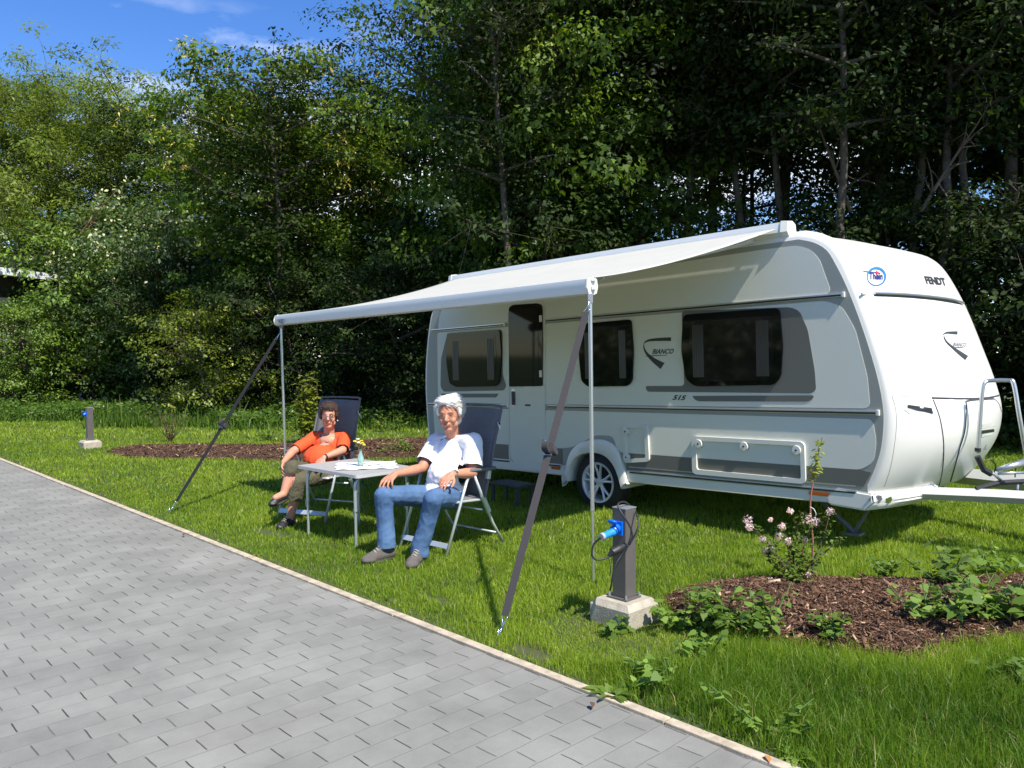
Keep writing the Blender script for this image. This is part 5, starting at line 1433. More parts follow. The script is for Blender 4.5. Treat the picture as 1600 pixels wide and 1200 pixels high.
# seam stitching along the thigh and shin
# socks and shoes
shoe_m = mat('taupe_suede', (0.105, 0.092, 0.082), 0.9, var=0.12, vscale=30, bump=0.3, bscale=120)
sole_m = mat('dark_rubber_sole', (0.04, 0.038, 0.036), 0.8)
lace_m = mat('grey_lace', (0.42, 0.38, 0.33), 0.8)
def shoe(an, toe, parent, m=shoe_m, s=1.0, z0=0.0, sockc=(0.05, 0.05, 0.06), laces=True, pitch_z=None, low=False, up=None):
    hd_ = toe - an; 
    if pitch_z is None: hd_.z = 0
    f = hd_.normalized(); up = up or Vector((0, 0, 1)); up = (up - f * up.dot(f)).normalized(); sd = up.cross(f)
    heel = Vector((an.x, an.y, z0)) if pitch_z is None else an - up * 0.075 * s
    def P(x, y, z): return heel + f * x * s + sd * y * s + up * z * s
    q = Matrix((sd, f, up)).transposed()
    fl = Flesh()
    fl.chain([P(-0.035, 0, 0.045), P(0.05, 0, 0.045), P(0.13, 0.0, 0.038), P(0.18, 0, 0.032)], [0.038 * s, 0.040 * s, 0.042 * s, 0.030 * s])
    if not low: fl.chain([P(-0.02, 0, 0.06), P(0.0, 0, 0.105)], [0.040 * s, 0.042 * s]); fl.cap(P(0.03, 0, 0.085), P(0.11, 0, 0.050), 0.030 * s, 0.032 * s)
    else: fl.chain([P(-0.03, 0, 0.05), P(-0.03, 0, 0.072)], [0.036 * s, 0.033 * s])
    fl.ell(P(0.15, 0.004, 0.030), (0.047 * s, 0.06 * s, 0.026 * s), q)
    o = fl.build('shoe', m, parent, 0.005, 3)
    # cut the bottom flat and add the sole
    pl = []
    for k in range(24):
        a = 2 * math.pi * k / 24; x = math.cos(a); y = math.sin(a); wd_ = 0.046 if x > 0 else 0.040
        pl.append((0.068 + x * 0.128 + 0.0 * y, y * wd_ * (1 - 0.10 * math.cos(2 * a))))
    mb = MB(); mb.prism(pl, lambda p: P(p[0], p[1], 0.0), lambda p: P(p[0], p[1], 0.022)); link('sole', mb.mesh('sole'), sole_m, parent, True, True).data
    if laces:
        mb = MB()
        for k in range(5):
            x = 0.045 + k * 0.020; z = 0.116 - k * 0.0105; mb.tube([P(x, -0.024, z - 0.010), P(x + 0.003, 0, z + 0.004), P(x, 0.024, z - 0.010)], 0.0035 * s, 5)
        mb.build('laces', lace_m, parent, smooth=True, world_space=True)
    return P
for an, toe in ((anR, J(570, 880, 6.04)), (anL, J(640, 887, 5.90))):
    an2 = Vector((an.x, an.y + 0.005, 0)); P = shoe(an2, toe, man, s=1.12)
    mb = MB(); mb.tube([P(-0.0, 0, 0.09), an + Vector((0, 0, 0.06))], 0.042, 14); mb.build('sock', mat('dark_sock', (0.03, 0.032, 0.04), 0.9), man, smooth=True, world_space=True)
# hair: thick white wavy
def hair_mass(c, Rm, s, m, parent, pts, blob, seed, voxel=0.006, n=260, extra=None, zmin=None, rad=(0.086, 0.102, 0.094), cz=0.050, cy=-0.020):
    rr = random.Random(seed); fl = Flesh()
    def P(x, y, z): return c + Rm @ (Vector((x, y, z)) * s)
    k = 0
    while k < n:
        v = Vector((rr.gauss(0, 1), rr.gauss(0, 1), rr.gauss(0, 1))).normalized()
        x, y, z = v.x * rad[0], v.y * rad[1] + cy, v.z * rad[2] + cz
        if not pts(x, y, z): continue
        b = blob * rr.uniform(0.7, 1.25); fl.ell(P(x, y, z), (b * s, b * s * 0.8, b * s * 1.15), None, 8, 6); k += 1
    if extra:
        for e in extra: fl.ell(P(*e[:3]), tuple(q * s for q in e[3:]), Rm)
    return fl.build('hair', m, parent, voxel, 4, 0.002, 45)
def strands(c, Rm, s, m, parent, region, comb, seed, n=2200, rad=(0.094, 0.110, 0.102), cz=0.050, cy=-0.020, L=0.045, curl=0.25, w=0.0016):
    rr = random.Random(seed); segs = []; k = 0
    while k < n:
        v = Vector((rr.gauss(0, 1), rr.gauss(0, 1), rr.gauss(0, 1))).normalized()
        p = Vector((v.x * rad[0], v.y * rad[1] + cy, v.z * rad[2] + cz))
        if not region(p.x, p.y, p.z): continue
        d = comb(p) + Vector((rr.gauss(0, curl), rr.gauss(0, curl), rr.gauss(0, curl))); nn = Vector((v.x / rad[0], v.y / rad[1], v.z / rad[2])).normalized()
        d = (d - nn * d.dot(nn)).normalized(); l = L * rr.uniform(.6, 1.3); bn_ = nn.cross(d) * rr.uniform(-.5, .5)
        pts = [p - nn * 0.008, p + d * l * .35 + nn * 0.002, p + d * l * .7 + bn_ * l * .2 + nn * rr.uniform(-.002, .004), p + d * l + bn_ * l * .5 - nn * rr.uniform(-.004, .010)]
        segs.append(([c + Rm @ (q * s) for q in pts], [w, w * 1.2, w, w * .3])); k += 1
    V, Fc = tubes_np(segs, 4); return link('hair_strands', np_mesh('hair_strands', V, Fc), m, parent, True, True)
hairw = mat('white_hair', (0.74, 0.72, 0.66), 0.7, col2=(0.82, 0.81, 0.77), vscale=60, bump=0.3, bscale=110, bdist=0.01)
def man_hair(x, y, z):
    if y > 0.035 and z < 0.088: return False
    if z < -0.045: return False
    if y > -0.02 and z < 0.03: return False
    if z < 0.02 and y > -0.03: return False
    return True
hm_ = hair_mass(hc, hr, HS, hairw, man, man_hair, 0.008, 5, extra=[(0, -0.03, 0.075, 0.080, 0.085, 0.070), (-0.02, 0.055, 0.106, 0.050, 0.030, 0.024), (0.03, 0.045, 0.108, 0.045, 0.032, 0.024), (0.080, -0.005, 0.035, 0.020, 0.038, 0.048), (-0.078, 0.0, 0.035, 0.018, 0.036, 0.046), (0.05, -0.05, -0.035, 0.035, 0.04, 0.05), (0, -0.07, 0.0, 0.07, 0.045, 0.07)])
strands(hc, hr, HS, hairw, hm_, man_hair, lambda p: Vector((0.9 if p.x > -0.02 else -0.7, -0.45, -0.35 if p.z < 0.10 else 0.0)), 5, n=3600, L=0.070, curl=0.14, w=0.0018, rad=(0.088, 0.104, 0.095))
face_bits(hc, hr, man, HS, mat('grey_brow', (0.34, 0.22, 0.16), 0.8), mat('lip_tone', (0.42, 0.15, 0.10), 0.5), smile=0.003)
# watch and ring
wd = (wrL - elL).normalized(); wp = wrL - wd * 0.035
q = wd.to_track_quat('Z', 'Y').to_matrix()
mb = MB(); mb.lathe([(0.0300, -0.008), (0.0325, -0.008), (0.0325, 0.008), (0.0300, 0.008)], wp, q, 20); mb.build('watch_band', alum, man, world_space=True)
outw = (Vector((0, -0.75, 0.65)) - wd * Vector((0, -0.75, 0.65)).dot(wd)).normalized()
mb = MB(); mb.cyl(wp + outw * 0.034, 0.018, 0.009, outw.to_track_quat('Z', 'Y').to_matrix(), 20); mb.build('watch_case', chrome, man, world_space=True)
mb = MB(); mb.cyl(wp + outw * 0.040, 0.013, 0.002, outw.to_track_quat('Z', 'Y').to_matrix(), 20); mb.build('watch_face', mat('pale_dial', (0.5, 0.5, 0.46), 0.3), man, world_space=True)

# ---------- the woman
wom = empty('person', 'dark-haired person in orange top and olive cropped trousers, legs crossed, at the table', 'person', (WOM_O.x, WOM_O.y, 0)); WM[wom.name] = wm(wom)
hc = J(514, 650.5, 7.97); hr = frame(Vector((0.12, -1.0, -0.02))); HS = 0.98
nk = J(514, 677, 8.04)
shR, shL = J(492, 683, 8.12), J(538, 685, 7.98)
elR, wrR = J(457, 706, 7.86), J(443, 722, 7.66)
elL, wrL = J(535, 704, 7.76), J(506, 715, 7.60)
hpR, hpL = J(486, 739, 7.86), J(508, 741, 7.78)
knR, anR = J(456, 731, 7.44), J(443, 772, 7.36)
knL, anL = J(465, 752, 7.42), J(452, 814, 7.42)
pel = (hpR + hpL) / 2; mid_ = pel.lerp(nk, 0.45) + Vector((-0.01, -0.04, 0))
print('woman'); 
for nm, a, b in (('thighR', hpR, knR), ('thighL', hpL, knL), ('shinR', knR, anR), ('shinL', knL, anL), ('uarmR', shR, elR), ('farmR', elR, wrR), ('uarmL', shL, elL), ('farmL', elL, wrL), ('torso', pel, nk)): print(nm, round((b - a).length, 3))
fl = Flesh(); head(fl, hc, hr, HS, True)
fl.cap(hc + hr @ Vector((0, -0.02, -0.06)), nk - Vector((0, 0, 0.03)), 0.050, 0.056)
fl.ell(nk + Vector((0.01, -0.05, -0.075)), (0.10, 0.07, 0.075))
fl.chain([shR, elR, elR.lerp(wrR, .4), wrR], [0.050, 0.041, 0.038, 0.024]); fl.chain([shL, elL, elL.lerp(wrL, .4), wrL], [0.050, 0.041, 0.038, 0.024])
hand(fl, wrR, (J(439, 737, 7.58) - wrR), Vector((0.6, 0.3, 0.1)), -1, 0.92, 0.30, 0.16)
hand(fl, wrL, (J(488, 733, 7.52) - wrL), Vector((0, 0.4, -1)), 1, 0.92, 0.30, 0.12)
fl.chain([pel, mid_, nk - Vector((0, 0, 0.12))], [0.09, 0.09, 0.08]); fl.cap(shR, shL, 0.045)
fl.chain([hpR, knR, knR.lerp(anR, .35) + Vector((0, .02, 0)), anR], [0.07, 0.056, 0.054, 0.034])
fl.chain([hpL, knL, knL.lerp(anL, .35) + Vector((0, .02, 0)), anL], [0.07, 0.056, 0.054, 0.034])
toeR = J(419, 783, 7.20)
fR = (toeR - anR).normalized(); fl.chain([anR, anR + fR * 0.10], [0.034, 0.030])
fl.chain([anL, anL + Vector((-0.03, -0.05, -0.06))], [0.034, 0.034])
fl.build('body', skin2, wom, 0.0042, 6)
lr = (shL - shR).normalized(); RT = Matrix((lr, lr.cross(Vector((0, 0, 1))).normalized() * -1, Vector((0, 0, 1)))).transposed()
fl = Flesh(); chest = nk + Vector((0.0, -0.03, -0.155))
fl.ell(chest, (0.165, 0.115, 0.15), RT)
fl.ell(chest + Vector((-0.065, -0.075, -0.035)), (0.075, 0.07, 0.075)); fl.ell(chest + Vector((0.075, -0.07, -0.035)), (0.075, 0.07, 0.075))
fl.ell(mid_ + Vector((0.0, -0.05, -0.03)), (0.175, 0.15, 0.14), RT); fl.ell(pel + Vector((0, -0.02, 0.04)), (0.185, 0.15, 0.10), RT)
fl.chain([shR + Vector((0.01, 0, 0)), shL - Vector((0.01, 0, 0))], [0.058, 0.058])
fl.chain([shR, shR.lerp(elR, .45), shR.lerp(elR, .80)], [0.064, 0.060, 0.060]); fl.chain([shL, shL.lerp(elL, .5), shL.lerp(elL, .9)], [0.066, 0.064, 0.062])
orng = mat('orange_knit', (0.72, 0.085, 0.018), 0.85, var=0.08, vscale=10, bump=0.2, bscale=120)
top = fl.build('top', orng, wom, 0.007, 3, 0.006, 12)
# round neckline with skin showing
def carve(o, co, r):
    me = o.data; bm = bmesh.new(); bm.from_mesh(me); inv = wm(o.parent).inverted(); c = inv @ co
    dele = [v for v in bm.verts if ((v.co.x - c.x) / r[0]) ** 2 + ((v.co.y - c.y) / r[1]) ** 2 + ((v.co.z - c.z) / r[2]) ** 2 < 1]
    bmesh.ops.delete(bm, geom=dele, context='VERTS'); bm.to_mesh(me); bm.free()
carve(top, nk + Vector((0.0, -0.09, -0.02)), (0.078, 0.14, 0.085))
dR = (elR - shR).normalized(); dL = (elL - shL).normalized()
trim(top, shR.lerp(elR, .86), dR, shR.lerp(elR, 1.02), 0.11); trim(top, shL.lerp(elL, .95), dL, shL.lerp(elL, 1.1), 0.11)
fl = Flesh(); fl.ell(pel, (0.18, 0.14, 0.095), RT)
cuR = knR.lerp(anR, 0.18); cuL = knL.lerp(anL, 0.42)
fl.chain([hpR, hpR.lerp(knR, .5), knR, cuR], [0.095, 0.082, 0.070, 0.068]); fl.chain([hpL, hpL.lerp(knL, .5), knL, cuL], [0.095, 0.082, 0.070, 0.070])
olive = mat('olive_cotton', (0.085, 0.078, 0.045), 0.9, var=0.15, vscale=12, bump=0.3, bscale=80)
cp = fl.build('cropped_trousers', olive, wom, 0.007, 3, 0.009, 16)
for a, b, k in ((knR, anR, cuR), (knL, anL, cuL)):
    d = (b - a).normalized(); trim(cp, k + d * 0.012, d, k + d * 0.07, 0.085)
blk = mat('black_leather_shoe', (0.018, 0.018, 0.019), 0.5); 
shoe(anR + Vector((0, 0, 0)), toeR, wom, blk, 0.88, laces=False, pitch_z=1, low=True, up=(knR - anR).normalized())
shoe(Vector((anL.x, anL.y, 0)), J(432, 826, 7.22), wom, blk, 0.92, laces=True, low=True)
mb = MB(); mb.tube([anL + Vector((0, 0, -0.05)), anL + Vector((0, 0, 0.03))], [0.042, 0.037], 14); mb.build('sock', MATS['dark_sock'], wom, smooth=True, world_space=True)
hairb = mat('dark_brown_hair', (0.028, 0.014, 0.010), 0.6, col2=(0.065, 0.030, 0.02), vscale=50, bump=0.9, bscale=90, bdist=0.02)
def wom_hair(x, y, z):
    if y > 0.045 and z < 0.075: return False
    if z < -0.04: return False
    if y > 0.0 and z < 0.0: return False
    return True
hm_ = hair_mass(hc, hr, HS, hairb, wom, wom_hair, 0.013, 9, extra=[(0, -0.03, 0.075, 0.085, 0.09, 0.072), (0, 0.062, 0.098, 0.055, 0.028, 0.022), (0.080, 0.0, 0.02, 0.022, 0.04, 0.05), (-0.080, 0.0, 0.02, 0.022, 0.04, 0.05), (0, -0.07, 0.0, 0.075, 0.05, 0.07)], rad=(0.090, 0.104, 0.096))
strands(hc, hr, HS, hairb, hm_, wom_hair, lambda p: Vector((0, 0, -0.4)), 6, n=1800, L=0.028, curl=0.9, rad=(0.093, 0.108, 0.100))
face_bits(hc, hr, wom, HS, hairb, mat('rosy_lip', (0.45, 0.07, 0.06), 0.5), smile=0.004)
def P(x, y, z): return hc + hr @ (Vector((x, y, z)) * HS)
mb = MB()
for sd in (-1, 1): mb.tube([P(sd * 0.031 + 0.023 * math.cos(a), 0.102 - 0.010 * abs(math.cos(a)), 0.006 + 0.016 * math.sin(a)) for a in [2 * math.pi * k / 16 for k in range(17)]], 0.0016, 5, caps=False); mb.tube([P(sd * 0.054, 0.095, 0.010), P(sd * 0.078, 0.0, 0.012)], 0.0014, 5)
mb.tube([P(-0.009, 0.104, 0.010), P(0.009, 0.104, 0.010)], 0.0016, 5); gl = mb.build('glasses', chrome, wom, smooth=True, world_space=True)
mb = MB()
for sd in (-1, 1): mb.cyl(P(sd * 0.031, 0.1005, 0.006), 0.0205, 0.0012, hr @ Matrix.Rotation(math.pi / 2, 3, 'X'), 16)
lens_m = mat('skin_shadow_lens', (0.20, 0.10, 0.08), 0.06, spec=0.6)  # opaque lens coloured like the shadowed skin behind it
link('lens', mb.mesh('lens'), lens_m, wom, False, True)
mb = MB(); mb.tube(smooth_line([nk + Vector((-0.062, -0.03, 0.0)), nk + Vector((-0.03, -0.10, -0.045)), nk + Vector((0.01, -0.125, -0.072)), nk + Vector((0.045, -0.10, -0.045)), nk + Vector((0.068, -0.03, 0.0))], 5), 0.0022, 6); mb.build('necklace', alum, wom, world_space=True)
for sd in (-1, 1):
    mb = MB(); mb.ball(P(sd * 0.086, 0.0, -0.045), 0.006, seg=8, rings=6); mb.build('earring', wpet, wom, world_space=True)
wd = (wrL - elL).normalized(); wp = wrL - wd * 0.02; q = wd.to_track_quat('Z', 'Y').to_matrix()
mb = MB(); mb.lathe([(0.0265, -0.008), (0.029, -0.008), (0.029, 0.008), (0.0265, 0.008)], wp, q, 16); mb.build('watch_band', blackp, wom, world_space=True)
# ------------------------------------------------------------------ plants
def poly2(name):
    if name == 'maple':
        return np.array([(0, 0), (-.32, .02), (-.55, .35), (-.28, .42), (-.20, .75), (0, 1.0), (.20, .75), (.28, .42), (.55, .35), (.32, .02)], float)
    if name == 'oval': return np.array([(0, 0), (-.24, .3), (-.22, .65), (0, 1.0), (.22, .65), (.24, .3)], float)
    if name == 'heart': return np.array([(0, .06), (-.20, -.02), (-.40, .16), (-.36, .45), (-.16, .76), (0, 1.0), (.16, .76), (.36, .45), (.40, .16), (.20, -.02)], float)
    if name == 'slim': return np.array([(0, 0), (-.15, .4), (0, 1.0), (.15, .4)], float)
    if name == 'narrow': return np.array([(0, 0), (-.09, .35), (0, 1.0), (.09, .35)], float)
def leaves(pos, nrm, size, shape, tint, droop=0.25, fold=0.18):
    """pos (n,3), nrm (n,3) leaf normal; returns verts, faces"""
    n = len(pos); S = poly2(shape); k = len(S)
    nrm = nrm / (np.linalg.norm(nrm, axis=1, keepdims=True) + 1e-9)
    rnd = rng.normal(0, 1, (n, 3)); rnd[:, 2] -= droop * 2
    T = rnd - nrm * (rnd * nrm).sum(1, keepdims=True); T /= (np.linalg.norm(T, axis=1, keepdims=True) + 1e-9)
    B = np.cross(nrm, T)
    z = np.abs(S[:, 0]) * fold * 1.2 - (S[:, 1] ** 2) * droop * 0.35
    V = pos[:, None, :] + size[:, None, None] * (S[None, :, 1, None] * T[:, None, :] + S[None, :, 0, None] * B[:, None, :] + z[None, :, None] * nrm[:, None, :])
    Fc = np.arange(n)[:, None] * k + np.arange(k)[None, :]
    return V.reshape(-1, 3), Fc
bark = mat('grey_brown_bark', (0.045, 0.034, 0.024), 0.95, col2=(0.095, 0.075, 0.055), vscale=7, bump=0.9, bscale=22, bdist=0.05, detail=6)
bark_l = mat('pale_bark', (0.055, 0.045, 0.033), 0.95, col2=(0.115, 0.095, 0.072), vscale=7, bump=0.8, bscale=22, bdist=0.05, detail=6)

def tree_meshes(name, seed, H, r_lo, r_hi, base, n_lim, n_sub, per, lsize, shape, blob=0.55, trunk_r=0.15, lean=0.04, stems=1, top_taper=0.55, fill=0.25, seeds_frac=0.0, droop=0.3, twig=True, lo_frac=1.0):
    """trunk + crown meshes, crown radius r_lo at its base growing to r_hi at mid height; returns (trunk mesh, crown mesh)"""
    rr = random.Random(seed); g = np.random.default_rng(seed)
    segs = []; tips = []
    for s in range(stems):
        a = rr.uniform(0, 6.28); o = Vector((math.cos(a), math.sin(a), 0)) * (0.25 if stems > 1 else 0) * s
        topp = Vector((rr.uniform(-1, 1) * lean * H, rr.uniform(-1, 1) * lean * H, H * rr.uniform(0.86, 0.96))) + o * 3.0
        tr = bez(o, topp, 0.05, 12, rr)
        tr = [p + Vector((rr.gauss(0, .04), rr.gauss(0, .04), 0)) if 0 < i < 12 else p for i, p in enumerate(tr)]
        segs.append((tr, [trunk_r * (1.25 if k == 0 else 1) * (1 - 0.85 * k / 12) + 0.012 for k in range(13)]))
        for k in range(n_lim // stems):
            f = base + (0.97 - base) * ((k + rr.uniform(0, .9)) / (n_lim // stems))
            idx = f * 12 * 0.98; i0 = int(idx); p0 = tr[i0].lerp(tr[min(i0 + 1, 12)], idx - i0)
            z = p0.z / H; t = (z - base) / (1 - base)
            rad = (r_lo + (r_hi - r_lo) * min(1, t / 0.45)) if t < 0.45 else r_hi * (1 - top_taper * ((t - 0.45) / 0.55) ** 1.6)
            rad *= rr.uniform(0.65, 1.12)
            a = k * 2.4 + rr.uniform(-.5, .5)
            up_ = rr.uniform(0.15, 0.75) * (0.6 + t)
            e = p0 + Vector((math.cos(a) * rad, math.sin(a) * rad, rad * up_ * 0.6))
            if e.z > H: e.z = H - rr.uniform(0, .4)
            lb = bez(p0, e, 0.12, 7, rr); r0 = trunk_r * (1 - 0.8 * f) * 0.55 + 0.014
            segs.append((lb, [r0 * (1 - 0.8 * q / 7) + 0.005 for q in range(8)]))
            for q in range(n_sub):
                w = rr.uniform(0.25, 1.0); li = w * 7 * 0.999; l0 = int(li); pp0 = lb[l0].lerp(lb[l0 + 1], li - l0)
                sl = rad * rr.uniform(0.2, 0.5) + 0.25
                d = Vector((rr.gauss(0, 1), rr.gauss(0, 1), rr.gauss(0.15, .7))).normalized()
                ee = pp0 + d * sl
                sb = bez(pp0, ee, 0.15, 3, rr)
                if twig: segs.append((sb, [0.008, 0.006, 0.004, 0.002]))
                tips.append((ee, d)); 
                if rr.random() < fill: tips.append((pp0, d))
            tips.append((e, (e - p0).normalized()))
    C = np.array([tuple(p) for p, d in tips]); nC = len(C)
    bs = blob * g.uniform(0.55, 1.3, nC)
    cnt = (per * (bs / blob) ** 1.6 * lo_frac).astype(int) + 3
    idx = np.repeat(np.arange(nC), cnt); n = len(idx)
    d = g.normal(0, 1, (n, 3)); d /= np.linalg.norm(d, axis=1, keepdims=True); rad = g.uniform(0.15, 1, n) ** 0.6
    off = d * (rad * bs[idx])[:, None]; off[:, 2] *= 0.50
    P = C[idx] + off
    cn = g.normal(0, .35, (nC, 3)) + np.array([0, 0, 0.7]); cn[:, :2] += C[:, :2] * 0.35 / max(r_hi, .1)
    nr = d * 0.55 + g.normal(0, .34, (n, 3)) + cn[idx]
    ct = g.normal(0, 0.13, nC)
    size = lsize * g.uniform(0.6, 1.25, n)
    tint = np.clip(0.42 + ct[idx] + g.normal(0, .11, n), 0, 0.84)
    V, Fc = leaves(P, nr, size, shape, tint, droop)
    if seeds_frac:
        # hanging bunches of winged seeds, in clumps towards the top
        hi = np.where(C[:, 2] > H * 0.55)[0]; sel = g.choice(hi, max(1, int(len(hi) * seeds_frac)), replace=False)
        idx2 = np.repeat(sel, 30); m = len(idx2); dd = g.normal(0, 1, (m, 3)); dd /= np.linalg.norm(dd, axis=1, keepdims=True)
        P2 = C[idx2] + dd * (bs[idx2] * g.uniform(0.85, 1.10, m))[:, None] * np.array([1, 1, .6])
        V2, F2 = leaves(P2, g.normal(0, 1, (m, 3)), (0.10 if H < 6 else 0.17) * g.uniform(.6, 1.2, m), 'oval' if H < 6 else 'slim', None, 0.1 if H < 6 else 0.9)
        F2 = F2 + len(V); V = np.concatenate([V, V2]); faces = [Fc, F2]; tint = np.concatenate([tint, g.uniform(0.90, 1.0, m)])
    else: faces = Fc
    Vt, Ft = tubes_np(segs)
    return np_mesh(name + '_trunk', Vt, Ft), np_mesh(name + '_crown', V, faces, tint), n

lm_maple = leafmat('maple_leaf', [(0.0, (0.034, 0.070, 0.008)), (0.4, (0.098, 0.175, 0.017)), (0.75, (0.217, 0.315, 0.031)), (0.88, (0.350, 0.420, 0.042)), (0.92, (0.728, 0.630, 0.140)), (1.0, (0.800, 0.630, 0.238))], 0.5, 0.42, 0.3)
lm_mid = leafmat('shaded_maple_leaf', [(0.0, (0.016, 0.036, 0.006)), (0.4, (0.048, 0.092, 0.010)), (0.75, (0.110, 0.170, 0.018)), (0.88, (0.18, 0.23, 0.03)), (1.0, (0.30, 0.28, 0.08))], 0.5, 0.38, 0.3)  # maple green with the shade put into the colour
lm_dark = leafmat('shade_toned_broad_leaf', [(0.0, (0.009, 0.018, 0.004)), (0.4, (0.022, 0.042, 0.007)), (0.8, (0.046, 0.076, 0.012)), (1.0, (0.09, 0.12, 0.02))], 0.6, 0.30, 0.2)  # leaf colour darkened to stand for the shade inside the wood
lm_locust = leafmat('locust_leaflet', [(0.0, (0.063, 0.098, 0.014)), (0.4, (0.161, 0.224, 0.031)), (0.8, (0.280, 0.350, 0.056)), (1.0, (0.392, 0.420, 0.098))], 0.5, 0.42, 0.3)
lm_bush = leafmat('bush_leaf', [(0.0, (0.051, 0.101, 0.014)), (0.4, (0.135, 0.230, 0.027)), (0.8, (0.243, 0.351, 0.047)), (1.0, (0.378, 0.446, 0.095))], 0.45, 0.35, 0.4)
lm_lime = leafmat('yellow_green_leaf', [(0.0, (0.075, 0.112, 0.015)), (0.4, (0.175, 0.237, 0.025)), (0.8, (0.312, 0.362, 0.044)), (1.0, (0.450, 0.450, 0.088))], 0.4, 0.4, 0.4)
lm_elder = leafmat('elder_leaf', [(0.0, (0.042, 0.084, 0.021)), (0.5, (0.098, 0.168, 0.042)), (0.82, (0.168, 0.238, 0.070)), (0.88, (0.770, 0.742, 0.420)), (1.0, (0.800, 0.800, 0.532))], 0.5, 0.35, 0.4)

tmA = tree_meshes('maple_a', 11, 11.5, 2.2, 3.6, 0.26, 36, 10, 64, 0.14, 'maple', 0.62, 0.16, seeds_frac=0.26)
tmB = tree_meshes('maple_b', 23, 15.0, 3.0, 5.2, 0.24, 48, 12, 64, 0.138, 'maple', 0.78, 0.18, seeds_frac=0.03)
tmG = tree_meshes('high_crowned_tree', 71, 14.5, 2.6, 4.2, 0.50, 40, 10, 66, 0.135, 'maple', 0.70, 0.15, top_taper=0.4)
tmS = tree_meshes('slim_tree', 97, 12.5, 1.2, 2.4, 0.46, 26, 7, 34, 0.12, 'oval', 0.55, 0.085, lean=0.09, top_taper=0.4)
tmH = tree_meshes('elder', 83, 5.4, 1.6, 2.6, 0.06, 46, 9, 50, 0.11, 'oval', 0.50, 0.06, stems=4, top_taper=0.7, seeds_frac=0.18)
tmC = tree_meshes('thicket_tree', 31, 13.5, 2.4, 4.0, 0.42, 42, 9, 56, 0.13, 'oval', 0.68, 0.14, stems=2, top_taper=0.45)
tmD = tree_meshes('locust', 47, 12.0, 2.8, 3.9, 0.12, 60, 12, 84, 0.17, 'slim', 0.62, 0.15, stems=2, droop=0.2)
tmE = tree_meshes('shrub', 59, 3.2, 1.0, 1.7, 0.04, 34, 8, 46, 0.085, 'oval', 0.34, 0.04, stems=4, top_taper=0.6)
tmF = tree_meshes('big_shrub', 61, 5.2, 1.6, 2.6, 0.04, 46, 9, 50, 0.12, 'oval', 0.50, 0.06, stems=4, top_taper=0.7)
print('leaves', [t[2] for t in (tmA, tmB, tmC, tmD, tmE, tmF)])
def plant(kind, x, y, rz, sc, label, cat='tree', tm=None, cm=None, bm_=None, group=None, scz=None, z=0.0):
    o = empty(kind, label, cat, (x, y, z), rz, group)
    o.scale = (sc, sc, scz or sc)
    tme = tm[0]; cme = tm[1]
    t = bpy.data.objects.new('trunk' if cat == 'tree' else 'stems', tme); COL.objects.link(t); t.parent = o
    c = bpy.data.objects.new('crown' if cat == 'tree' else 'foliage', cme); COL.objects.link(c); c.parent = o
    for ob, m in ((t, bm_ or bark), (c, cm)):
        if len(ob.data.materials) == 0: ob.data.materials.append(m)
        ob.material_slots[0].link = 'OBJECT'; ob.material_slots[0].material = m
    return o
def at(px, d): 
    r = ray(px, 555); return (r.x / r.y * d, d)
